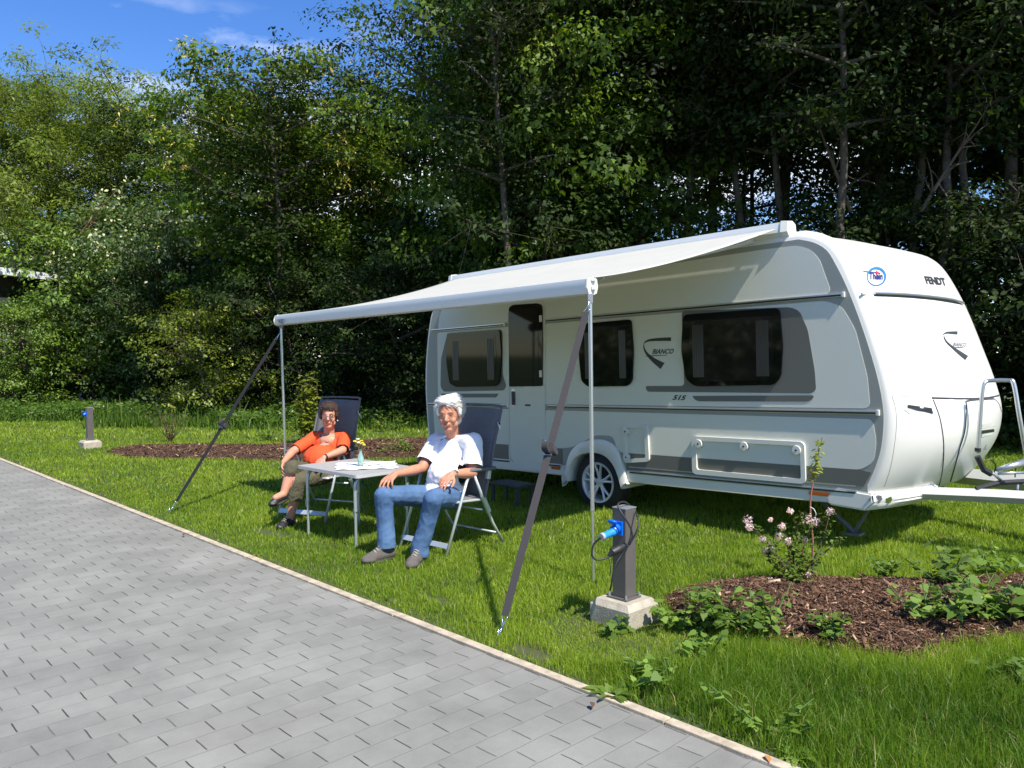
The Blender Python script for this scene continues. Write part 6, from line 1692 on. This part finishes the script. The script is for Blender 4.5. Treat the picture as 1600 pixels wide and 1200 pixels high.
TREES = [
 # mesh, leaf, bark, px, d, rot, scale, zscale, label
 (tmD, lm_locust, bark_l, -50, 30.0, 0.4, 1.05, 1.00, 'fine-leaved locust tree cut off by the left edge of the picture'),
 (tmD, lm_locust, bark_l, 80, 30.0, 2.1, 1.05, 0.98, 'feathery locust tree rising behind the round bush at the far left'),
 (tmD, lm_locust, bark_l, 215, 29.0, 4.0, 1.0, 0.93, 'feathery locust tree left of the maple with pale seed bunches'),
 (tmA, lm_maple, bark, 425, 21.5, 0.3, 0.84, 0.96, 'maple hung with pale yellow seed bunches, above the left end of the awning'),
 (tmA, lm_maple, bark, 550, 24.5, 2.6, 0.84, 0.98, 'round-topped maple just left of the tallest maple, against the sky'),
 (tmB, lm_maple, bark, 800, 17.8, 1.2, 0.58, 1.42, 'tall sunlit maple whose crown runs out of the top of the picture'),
 (tmB, lm_mid, bark, 935, 18.6, 3.9, 0.80, 1.08, 'maple with shade-toned leaves over the middle of the awning'),
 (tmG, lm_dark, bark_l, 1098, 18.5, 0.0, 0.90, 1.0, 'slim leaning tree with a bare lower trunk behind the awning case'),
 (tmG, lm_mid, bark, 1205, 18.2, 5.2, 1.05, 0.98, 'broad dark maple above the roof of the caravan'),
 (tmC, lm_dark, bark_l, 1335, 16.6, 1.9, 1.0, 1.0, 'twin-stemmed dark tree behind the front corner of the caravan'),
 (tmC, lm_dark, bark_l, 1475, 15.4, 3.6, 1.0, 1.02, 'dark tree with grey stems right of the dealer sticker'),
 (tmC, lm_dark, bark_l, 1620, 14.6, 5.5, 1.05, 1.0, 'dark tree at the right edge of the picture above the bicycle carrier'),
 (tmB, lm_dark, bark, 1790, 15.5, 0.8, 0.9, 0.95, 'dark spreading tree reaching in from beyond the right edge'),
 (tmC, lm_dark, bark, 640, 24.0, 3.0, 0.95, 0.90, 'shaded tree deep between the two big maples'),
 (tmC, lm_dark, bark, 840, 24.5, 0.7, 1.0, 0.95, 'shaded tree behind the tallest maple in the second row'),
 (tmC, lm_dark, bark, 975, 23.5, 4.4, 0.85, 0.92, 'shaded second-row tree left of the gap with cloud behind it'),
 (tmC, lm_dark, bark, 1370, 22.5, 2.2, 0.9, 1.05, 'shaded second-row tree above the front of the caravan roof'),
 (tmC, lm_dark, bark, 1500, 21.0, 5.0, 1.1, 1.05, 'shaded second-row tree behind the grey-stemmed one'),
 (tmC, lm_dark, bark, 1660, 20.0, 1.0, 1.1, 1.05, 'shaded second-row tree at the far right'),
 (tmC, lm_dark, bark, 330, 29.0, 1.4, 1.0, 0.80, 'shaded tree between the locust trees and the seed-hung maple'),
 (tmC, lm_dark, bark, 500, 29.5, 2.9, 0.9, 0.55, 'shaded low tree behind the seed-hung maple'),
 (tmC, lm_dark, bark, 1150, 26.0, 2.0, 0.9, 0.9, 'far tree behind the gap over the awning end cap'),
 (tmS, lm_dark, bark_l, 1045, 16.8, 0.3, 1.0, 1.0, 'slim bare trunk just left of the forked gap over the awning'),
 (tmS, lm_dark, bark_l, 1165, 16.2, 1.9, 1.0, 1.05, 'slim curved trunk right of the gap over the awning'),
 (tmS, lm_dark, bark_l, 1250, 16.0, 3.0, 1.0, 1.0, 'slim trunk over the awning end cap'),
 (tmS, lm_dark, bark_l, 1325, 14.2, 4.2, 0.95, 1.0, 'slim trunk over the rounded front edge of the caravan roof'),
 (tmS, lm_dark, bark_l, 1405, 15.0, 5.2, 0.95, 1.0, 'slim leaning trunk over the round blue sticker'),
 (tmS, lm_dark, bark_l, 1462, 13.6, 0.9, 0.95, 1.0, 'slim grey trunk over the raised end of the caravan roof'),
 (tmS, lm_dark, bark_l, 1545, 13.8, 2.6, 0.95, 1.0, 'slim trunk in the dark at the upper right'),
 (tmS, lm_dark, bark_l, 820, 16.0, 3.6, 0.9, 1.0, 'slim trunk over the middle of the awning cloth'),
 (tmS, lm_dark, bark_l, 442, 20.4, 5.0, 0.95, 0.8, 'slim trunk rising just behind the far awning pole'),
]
for tm, lm, bk, px, d, rz, sc, scz, lab in TREES:
    x, y = at(px, d); plant('tree', x, y, rz, sc, lab, 'tree', tm, lm, bk, 'trees of the wood edge', sc * scz)
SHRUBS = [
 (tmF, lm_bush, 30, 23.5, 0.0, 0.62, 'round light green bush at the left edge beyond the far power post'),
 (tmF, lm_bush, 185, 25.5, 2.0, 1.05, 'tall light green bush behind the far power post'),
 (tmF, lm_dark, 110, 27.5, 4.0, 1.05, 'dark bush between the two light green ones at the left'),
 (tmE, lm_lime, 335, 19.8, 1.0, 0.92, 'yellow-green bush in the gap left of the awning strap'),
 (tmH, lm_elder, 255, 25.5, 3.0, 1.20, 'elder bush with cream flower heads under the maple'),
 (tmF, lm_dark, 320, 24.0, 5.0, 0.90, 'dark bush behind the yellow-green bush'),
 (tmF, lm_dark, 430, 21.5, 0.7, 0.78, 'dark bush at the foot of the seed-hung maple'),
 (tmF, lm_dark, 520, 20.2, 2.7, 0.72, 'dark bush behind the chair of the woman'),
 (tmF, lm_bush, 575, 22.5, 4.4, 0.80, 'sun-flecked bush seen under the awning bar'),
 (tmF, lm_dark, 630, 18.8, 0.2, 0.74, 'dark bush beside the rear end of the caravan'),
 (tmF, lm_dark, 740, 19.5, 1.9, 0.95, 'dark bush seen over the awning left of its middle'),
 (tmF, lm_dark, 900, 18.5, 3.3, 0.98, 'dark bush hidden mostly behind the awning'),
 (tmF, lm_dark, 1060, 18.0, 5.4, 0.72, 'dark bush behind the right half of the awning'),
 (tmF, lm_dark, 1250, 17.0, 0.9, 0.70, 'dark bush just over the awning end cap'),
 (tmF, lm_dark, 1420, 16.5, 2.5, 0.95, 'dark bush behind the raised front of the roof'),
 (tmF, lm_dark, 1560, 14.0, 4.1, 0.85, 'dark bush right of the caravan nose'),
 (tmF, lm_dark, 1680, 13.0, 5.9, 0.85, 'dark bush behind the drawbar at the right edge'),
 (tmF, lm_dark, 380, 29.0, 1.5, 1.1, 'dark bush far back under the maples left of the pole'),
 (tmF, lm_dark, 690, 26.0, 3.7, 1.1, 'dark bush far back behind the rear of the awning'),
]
for tm, lm, px, d, rz, sc, lab in SHRUBS:
    x, y = at(px, d); plant('shrub', x, y, rz, sc, lab, 'shrub', tm, lm, bark, 'shrubs of the wood edge')

# dead light twigs in the locust and behind the right front
def dead_branch(label, p0, p1, n, seed):
    rr = random.Random(seed); p0 = Vector(p0); p1 = Vector(p1); segs = []
    m = bez(p0, p1, 0.1, 10, rr); segs.append((m, [0.035 * (1 - 0.8 * k / 10) + .004 for k in range(11)]))
    L = (p1 - p0).length
    for k in range(n):
        t = rr.uniform(.15, .95); q = m[int(t * 10)]; d = ((p1 - p0).normalized() + Vector((rr.gauss(0, .6), rr.gauss(0, .5), rr.gauss(0, .6)))).normalized()
        e = q + d * L * rr.uniform(.2, .5) * (1 - t * .4); b = bez(q, e, .25, 6, rr); segs.append((b, [0.014 * (1 - .8 * i / 6) + .002 for i in range(7)]))
        for j in range(2):
            q2 = b[rr.randint(2, 5)]; e2 = q2 + Vector((rr.gauss(0, 1), rr.gauss(0, 1), rr.gauss(0, 1))).normalized() * L * .18; segs.append((bez(q2, e2, .3, 4, rr), [0.007, .006, .005, .004, .002]))
    V, Fc = tubes_np(segs, 5)
    o = link('dead_branch', np_mesh('dead_branch', V, Fc), mat('dry_yellow_bark', (0.30, 0.20, 0.10), 0.9) if seed == 3 else mat('dry_grey_bark', (0.13, 0.10, 0.07), 0.9), None, True); return tag(o, label, 'branch')
for sd_, (a, b, dd, lab) in enumerate([((120, 375), (180, 300), 24.0, 'bare ochre dead branches low in the left locust tree'), ((1330, 330), (1270, 170), 14.6, 'bare twiggy dead branch to the left above the caravan front'), ((1440, 330), (1530, 190), 13.8, 'bare twiggy dead branch reaching to the upper right corner'), ((1560, 400), (1590, 300), 13.0, 'thin bare branches at the right edge over the carrier')]):
    p0 = J(*a, dd); p1 = J(*b, dd - 0.6); dead_branch(lab, p0, p1, 9, sd_ + 3)

# undergrowth: nettles and tall meadow grass along the wood edge
ug_m = leafmat('tall_meadow_grass', [(0.0, (0.02, 0.05, 0.008)), (0.5, (0.07, 0.14, 0.015)), (0.9, (0.16, 0.24, 0.035)), (1.0, (0.50, 0.50, 0.38))], 0.5, 0.4, 0.3)
n = 26000
pxs = rng.uniform(-150, 760, n); dd = rng.uniform(17.8, 25, n)
dd = np.where(pxs > 330, rng.uniform(16.8, 21, n), np.where(pxs > 130, rng.uniform(17.5, 24, n), rng.uniform(19.5, 26, n)))
P = np.column_stack([(pxs - 800) / F * dd, dd]); hh = 0.27 * rng.lognormal(0, .35, n) * (0.15 + 1.3 * vnoise(P, .8, 3) ** 1.5)
V1, q1, t1, tv1 = blades(P, hh, rng.uniform(.02, .035, n), 0.45, np.clip(rng.normal(.5, .18, n), 0, .9))
m_ = 26000; pxs = rng.uniform(-150, 760, m_); dd = np.where(pxs > 330, rng.uniform(17.2, 22, m_), rng.uniform(19.5, 25, m_))
P2 = np.column_stack([(pxs - 800) / F * dd, dd, rng.uniform(0.03, .42, m_) * (0.4 + vnoise(np.column_stack([pxs / 40, dd]), .6, 6))])
V2, F2 = leaves(P2, rng.normal(0, .5, (m_, 3)) + np.array([0, -.2, 1]), 0.09 * rng.uniform(.6, 1.4, m_), 'oval', None, 0.4)
k = len(V1); cl6 = np.arange(m_)[:, None] * 6 + np.arange(6)[None] + k
me = np_mesh('undergrowth', np.concatenate([V1, V2]), [q1, t1, cl6], np.concatenate([tv1, tv1, np.clip(rng.normal(.45, .2, m_), 0, 1)]))
tag(link('undergrowth', me, ug_m), 'tall meadow grass and nettles along the foot of the wood', 'undergrowth', kind='stuff')

# ---- unseen leaf screen added behind the camera for the caravan windows to mirror
n = 16000; uu = rng.uniform(-22, 22, n); hz = rng.uniform(0, 1, n) ** .8; P3 = np.column_stack([AU.x * uu - AV.x * (12 + rng.uniform(-.8, .8, n)), AU.y * uu - AV.y * (12 + rng.uniform(-.8, .8, n)), hz * (2.6 + 1.6 * vnoise(np.column_stack([uu, uu * 0]), .35, 2))])
V, Fc = leaves(P3, rng.normal(0, .6, (n, 3)) + np.array([AV.x, AV.y, .6]), 0.30 * rng.uniform(.6, 1.3, n), 'oval', None, .3)
tag(link('added_hedge', np_mesh('added_hedge', V, Fc, np.clip(rng.normal(.5, .2, n), 0, 1)), lm_bush), 'unseen green leaf screen added across the paved road for the caravan windows to mirror', 'added_hedge', kind='stuff')
# ---- small plants
def leafy(name, label, cat, loc, stems_, leaf_n, lsize, shape, lm, seed, stem_m=None, spread=0.3, clump=None, group=None, blossoms=None):
    """stems_: list of tip offsets"""
    rr = random.Random(seed); g = np.random.default_rng(seed)
    o = empty(name, label, cat, tuple(loc), rr.uniform(0, 0.3), group)
    segs = []; pos = []; nr = []
    for tp in stems_:
        tp = Vector(tp); b = bez(Vector((rr.uniform(-.02, .02), rr.uniform(-.02, .02), -0.01)), tp, .15, 8, rr); segs.append((b, [0.005 * (1 - .7 * i / 8) + .001 for i in range(9)]))
        for q in range(leaf_n):
            t = rr.uniform(.15, 1.0) ** .8; i = min(int(t * 8), 7); p = b[i].lerp(b[i + 1], t * 8 - i); a = rr.uniform(0, 6.28); off = Vector((math.cos(a), math.sin(a), rr.uniform(-.1, .5))) * lsize * rr.uniform(.3, 1.0)
            pos.append(tuple(p + off)); nr.append((off.x * 3 + rr.gauss(0, .3), off.y * 3 + rr.gauss(0, .3), 0.9))
    V, Fc = tubes_np(segs, 5); sm = link('stems', np_mesh('stems', V, Fc), stem_m or mat('green_stem', (0.06, 0.13, 0.02), 0.6), o, True)
    P = np.array(pos); n = len(P); V, Fc = leaves(P, np.array(nr), lsize * g.uniform(.5, 1.2, n), shape, None, 0.25)
    link('leaves', np_mesh('leaves', V, Fc, np.clip(g.normal(.5, .2, n), 0, 1)), lm, o)
    return o
lm_weed = leafmat('weed_leaf', [(0.0, (0.07, 0.125, 0.02)), (0.5, (0.14, 0.235, 0.035)), (1.0, (0.24, 0.34, 0.07))], 0.4, 0.35, 0.45)
lm_apple = leafmat('rose_leaf', [(0.0, (0.05, 0.09, 0.015)), (0.5, (0.12, 0.19, 0.03)), (1.0, (0.25, 0.32, 0.07))], 0.4, 0.35, 0.45)
brown_stem = mat('brown_twig', (0.10, 0.055, 0.035), 0.8)
WEEDS = [(1475, 925, .16, 9, .055, 'tall broad-leaved weed in the middle of the near mulch bed'), (1510, 985, .17, 12, .05, 'large spreading weed right of the bare part of the mulch'), (1450, 985, .14, 9, .042, 'weed with many small leaves at the shaded hollow of the mulch'),
 (1580, 985, .19, 11, .062, 'lush broad-leaved weed at the right edge of the picture'), (1560, 900, .12, 8, .045, 'weed at the far right rim of the near bed'), (1385, 912, .07, 8, .032, 'low row of weeds on the back rim of the near bed'),
 (1130, 990, .15, 10, .050, 'broad-leaved weed on the front rim of the mulch right of the block'), (1190, 1005, .13, 9, .042, 'weed in the lush grass below the pink-flowered bush'), (1060, 985, .12, 9, .045, 'weed against the right corner of the concrete block'),
 (965, 992, .05, 5, .04, 'weed sprouting in front of the concrete block'), (1095, 1035, .10, 6, .04, 'pale weed standing in the long grass'), (1300, 1010, .09, 7, .036, 'small weed where the mulch meets the long grass'), (1040, 1070, .09, 7, .038, 'weed in the long grass behind the thistle'), (1195, 1150, .10, 6, .03, 'weed near the bottom edge in the long grass'), (1100, 950, .05, 5, .03, 'tiny seedling standing on the bark mulch'), (1590, 1070, .07, 7, .04, 'weed in the grass at the right edge')]
for i, (px, py, h_, ns, ls, lab) in enumerate(WEEDS):
    rr = random.Random(100 + i); h_ *= 1.5; ls *= 1.35; ns = int(ns * 1.25)
    L = [(rr.gauss(0, h_ * .75), rr.gauss(0, h_ * .6), h_ * rr.uniform(.45, 1.1)) for _ in range(ns)]
    c = G(px, py); z = 0.05 if inside(np.array([[c.x, c.y]]), NEAR_BED)[0] else 0.0
    leafy('weed', lab, 'weed', (c.x, c.y, z), L, 10, ls, 'heart', lm_weed, 200 + i, group='broad-leaved weeds round the near bed')
for i, (px, py, ls, lab) in enumerate([(955, 1088, .10, 'jagged thistle rosette by the paving edge'), (1245, 1185, .07, 'small jagged rosette at the bottom edge of the lawn'), (762, 975, .06, 'small leafy rosette beside the foot of the broad strap')]):
    c = G(px, py); g = np.random.default_rng(i + 5); n = 16; a = g.uniform(0, 6.28, n)
    pos = np.column_stack([np.cos(a) * .02, np.sin(a) * .02, np.full(n, .01)]); S = poly2('maple') * np.array([.55, 1.3]); Vv = []
    for k in range(n):
        t = np.array([math.cos(a[k]), math.sin(a[k]), g.uniform(.25, .9)]); t /= np.linalg.norm(t); b = np.array([-math.sin(a[k]), math.cos(a[k]), 0]); sz = ls * g.uniform(.7, 1.3)
        for s_ in S: Vv.append(pos[k] + t * s_[1] * sz + b * s_[0] * sz + np.array([0, 0, -.35 * sz * s_[1] ** 2]))
    o = link('rosette_weed', np_mesh('rosette_weed', np.array(Vv), np.arange(n)[:, None] * 10 + np.arange(10)[None], g.uniform(.3, .9, n)), lm_weed); o.location = c; tag(o, lab, 'weed')
# pink-flowered bush on the mulch
c = G(1243, 926); rr = random.Random(4)
def off(px, py, d=5.4): 
    p = J(px, py, d); return p - Vector((c.x, c.y, 0.05))
tips = [off(1168, 815), off(1208, 842), off(1196, 862), off(1222, 820), off(1236, 848), off(1252, 800), off(1268, 815), off(1296, 800, 5.3), off(1232, 885, 5.2), off(1204, 910, 5.3), off(1258, 850, 5.3), off(1316, 840), off(1290, 900, 5.5), off(1215, 900, 5.5), off(1240, 900, 5.15), off(1265, 905, 5.25), off(1282, 860, 5.5)]
fb = leafy('flowering_shrub', 'small shrub with pink flower balls standing on the near mulch bed', 'shrub', (c.x, c.y, 0.05), tips, 70, .042, 'oval', lm_apple, 77, brown_stem)
fb.rotation_euler = (0, 0, 0)
pinkm = leafmat('pink_petal', [(0.0, (0.62, 0.38, 0.48)), (0.5, (0.78, 0.60, 0.66)), (1.0, (0.82, 0.72, 0.70))], 0.6, 0.3, 0.3)
for i, (px, py, r_) in enumerate([(1168, 813, .032), (1171, 824, .026), (1192, 842, .02), (1204, 852, .024), (1197, 862, .030), (1208, 856, .028), (1216, 838, .026), (1222, 822, .024), (1204, 812, .014), (1231, 846, .024), (1257, 844, .024), (1235, 798, .02), (1262, 812, .042), (1274, 816, .03), (1297, 799, .026), (1234, 880, .030), (1203, 908, .026), (1240, 916, .024), (1236, 900, .018), (1263, 898, .016)]):
    g = np.random.default_rng(i + 50); n = 80; r_ *= 1.6; dv = g.normal(0, 1, (n, 3)); dv /= np.linalg.norm(dv, axis=1, keepdims=True)
    p = np.array(tuple(J(px, py, 5.36 + g.uniform(-.15, .1)) - Vector((c.x, c.y, 0.05))))
    V, Fc = leaves(p + dv * r_ * .7 * g.uniform(.5, 1, (n, 1)), dv + g.normal(0, .3, (n, 3)), g.uniform(.010, .017, n), 'oval', None, .1)
    link('blossom', np_mesh('blossom', V, Fc, np.clip(g.normal(.55, .25, n), 0, 1)), pinkm, fb)
# tall sprout with its tied label ring
s0 = Vector((c.x, c.y, 0.05)); g = np.random.default_rng(8)
pts = [off(1268, 915, 5.42), off(1270, 850, 5.42), off(1266, 790, 5.42), off(1271, 750, 5.42), off(1277, 715, 5.42), off(1285, 683, 5.42)]
sp = empty('sapling', 'thin upright sapling with a leafy top rising out of the pink-flowered shrub', 'sapling', tuple(s0))
L = smooth_line(pts, 6); V, Fc = tubes_np([(L, [0.006 * (1 - .7 * i / (len(L) - 1)) + .0015 for i in range(len(L))])], 6); link('stem', np_mesh('stem', V, Fc), mat('red_brown_stem', (0.30, 0.12, 0.09), 0.7), sp, True)
pos = []; nr = []
for k in range(120):
    t = g.uniform(.63, 1.0); i = int(t * (len(L) - 2)); a = g.uniform(0, 6.28); o_ = Vector((math.cos(a), math.sin(a), g.uniform(0, .5))) * g.uniform(.008, .05) * (1.25 - t * .6); pos.append(tuple(L[i] + o_)); nr.append((o_.x * 20, o_.y * 20, .7))
V, Fc = leaves(np.array(pos), np.array(nr), g.uniform(.022, .044, 120), 'oval', None, .1); link('leaves', np_mesh('leaves', V, Fc, np.clip(g.normal(.6, .2, 120), 0, 1)), lm_lime, sp)
mb = MB(); mb.tube(smooth_line([off(1266, 792, 5.40), off(1272, 796, 5.38), off(1275, 804, 5.38), off(1272, 810, 5.40)], 4), .0025, 6); mb.build('plant_tie', tagm, sp)
# upright yellow-green shrub, twiggy shrub and small plants on the far bed
c = G(478, 697); T = []; rr = random.Random(3)
for k in range(20): a = rr.uniform(0, 6.28); T.append((math.cos(a) * rr.uniform(.03, .17) + .06, math.sin(a) * .15, rr.uniform(.7, 1.30)))
for k in range(10): a = rr.uniform(0, 6.28); T.append((math.cos(a) * rr.uniform(.1, .40) - .08, math.sin(a) * .2, rr.uniform(.35, .85)))
leafy('young_shrub', 'upright yellow-green young shrub just right of the far awning pole', 'shrub', (c.x, c.y, .03), T, 34, .085, 'oval', lm_lime, 41, brown_stem)
c = G(266, 692); T = [(rr.uniform(-.42, .42), rr.uniform(-.3, .3), rr.uniform(.3, .68)) for _ in range(26)]
leafy('young_shrub', 'thin twiggy low shrub on the far bed near the distant post', 'shrub', (c.x, c.y, .03), T, 14, .045, 'slim', lm_bush, 42, brown_stem)
for i, (px, py, h_, lab) in enumerate([(633, 710, .24, 'small leafy green plant on the far bed right of the table'), (600, 712, .12, 'tiny seedling on the far bed beside the vase'), (605, 675, .35, 'small sunlit plant on the grass behind the far bed'), (420, 690, .25, 'low green weed left of the far awning pole'), (118, 602, .5, 'pale flowering weed clump in front of the undergrowth')]):
    c = G(px, py) if py > 640 else Vector((*at(px, 20.5), 0)); rr = random.Random(i); T = [(rr.gauss(0, h_ * .6), rr.gauss(0, h_ * .5), h_ * rr.uniform(.5, 1.1)) for _ in range(12)]
    leafy('young_plant', lab, 'plant', (c.x, c.y, .02), T, 10, .07 if h_ > .2 else .045, 'oval', lm_weed if i != 2 else lm_lime, 90 + i)
# fallen leaves on the kerb
for i, (px, py, lab) in enumerate([(395, 872, 'dry orange leaf on the kerb left of the man'), (288, 838, 'curled brown leaf on the kerb below the dark strap'), (1196, 1188, 'orange dry leaf in the grass at the bottom edge'), (924, 1104, 'dark curled leaf on the kerb at the thistle')]):
    c = G(px, py); V, Fc = leaves(np.array([[0, 0, .02]]), np.array([[.2, .1, 1.0]]), np.array([.05]), 'oval', None, .5, .5)
    o = link('fallen_leaf', np_mesh('fallen_leaf', V, Fc), mat('dry_leaf' + str(i % 2), (0.42, 0.17, 0.05) if i % 2 == 0 else (0.10, 0.05, 0.03), .8)); o.location = c; tag(o, lab, 'leaf')

# a pale house behind the trees at the far left, seen only as a strip of roof and wall
hx0, hy0 = at(-52, 25.0)
hs_ = empty('house', 'pale house with a white roof edge half hidden behind the far left trees', 'house', (hx0, hy0, 0), -0.2); hs_.scale = (0.83, 0.83, 0.80)
mb = MB(); mb.box((0, 0, 2.1), (5.2, 4, 4.2)); mb.build('wall', mat('cream_render', (0.62, 0.55, 0.42), .9, var=.06, vscale=3), hs_)
mb = MB(); mb.prism([(-3.3, 5.45), (3.4, 4.95), (3.4, 5.2), (-3.3, 5.75)], lambda p: Vector((p[0], -2.5, p[1])), lambda p: Vector((p[0], 2.5, p[1]))); mb.build('roof', mat('white_roof_edge', (0.78, 0.80, 0.82), .5), hs_)
mb = MB(); mb.box((0, 0, 4.6), (5.0, 3.8, .9)); mb.build('dark_gable', mat('dark_gable_boards', (.04, .035, .03), .8), hs_)
for x in (-1.2, 1.2):
    mb = MB(); mb.box((x, -2.02, 2.2), (1.0, .06, 1.2)); w_ = mb.build('window', MATS['cream_plastic_frame'], hs_); mb = MB(); mb.box((x, -2.06, 2.2), (.86, .03, 1.06)); mb.build('pane', darkgl, w_)
# ------------------------------------------------------------------ lawn grass, last because it is the heaviest
zones = [(2.6, 4.6, 15000, 0.0034, 0.044), (4.6, 6.6, 8500, 0.0048, 0.040), (6.6, 9.5, 3900, 0.0075, 0.038), (9.5, 15, 1300, 0.012, 0.042), (15, 26, 330, 0.022, 0.055)]
Vs, Qs, Ts, tin = [], [], [], []; off = 0
for z in zones:
    V, q, t3, tv = grass_zone(*z)
    Vs.append(V); Qs.append(q + off); Ts.append(t3 + off); tin.append(tv); off += len(V)
tv = np.concatenate(tin)
me = np_mesh('grass', np.concatenate(Vs), [np.concatenate(Qs), np.concatenate(Ts)], np.concatenate([tv, tv]))
tag(link('grass', me, grass_m), 'green mown lawn grass between the paving and the trees', 'grass', kind='stuff')
print('grass blades', len(tv))
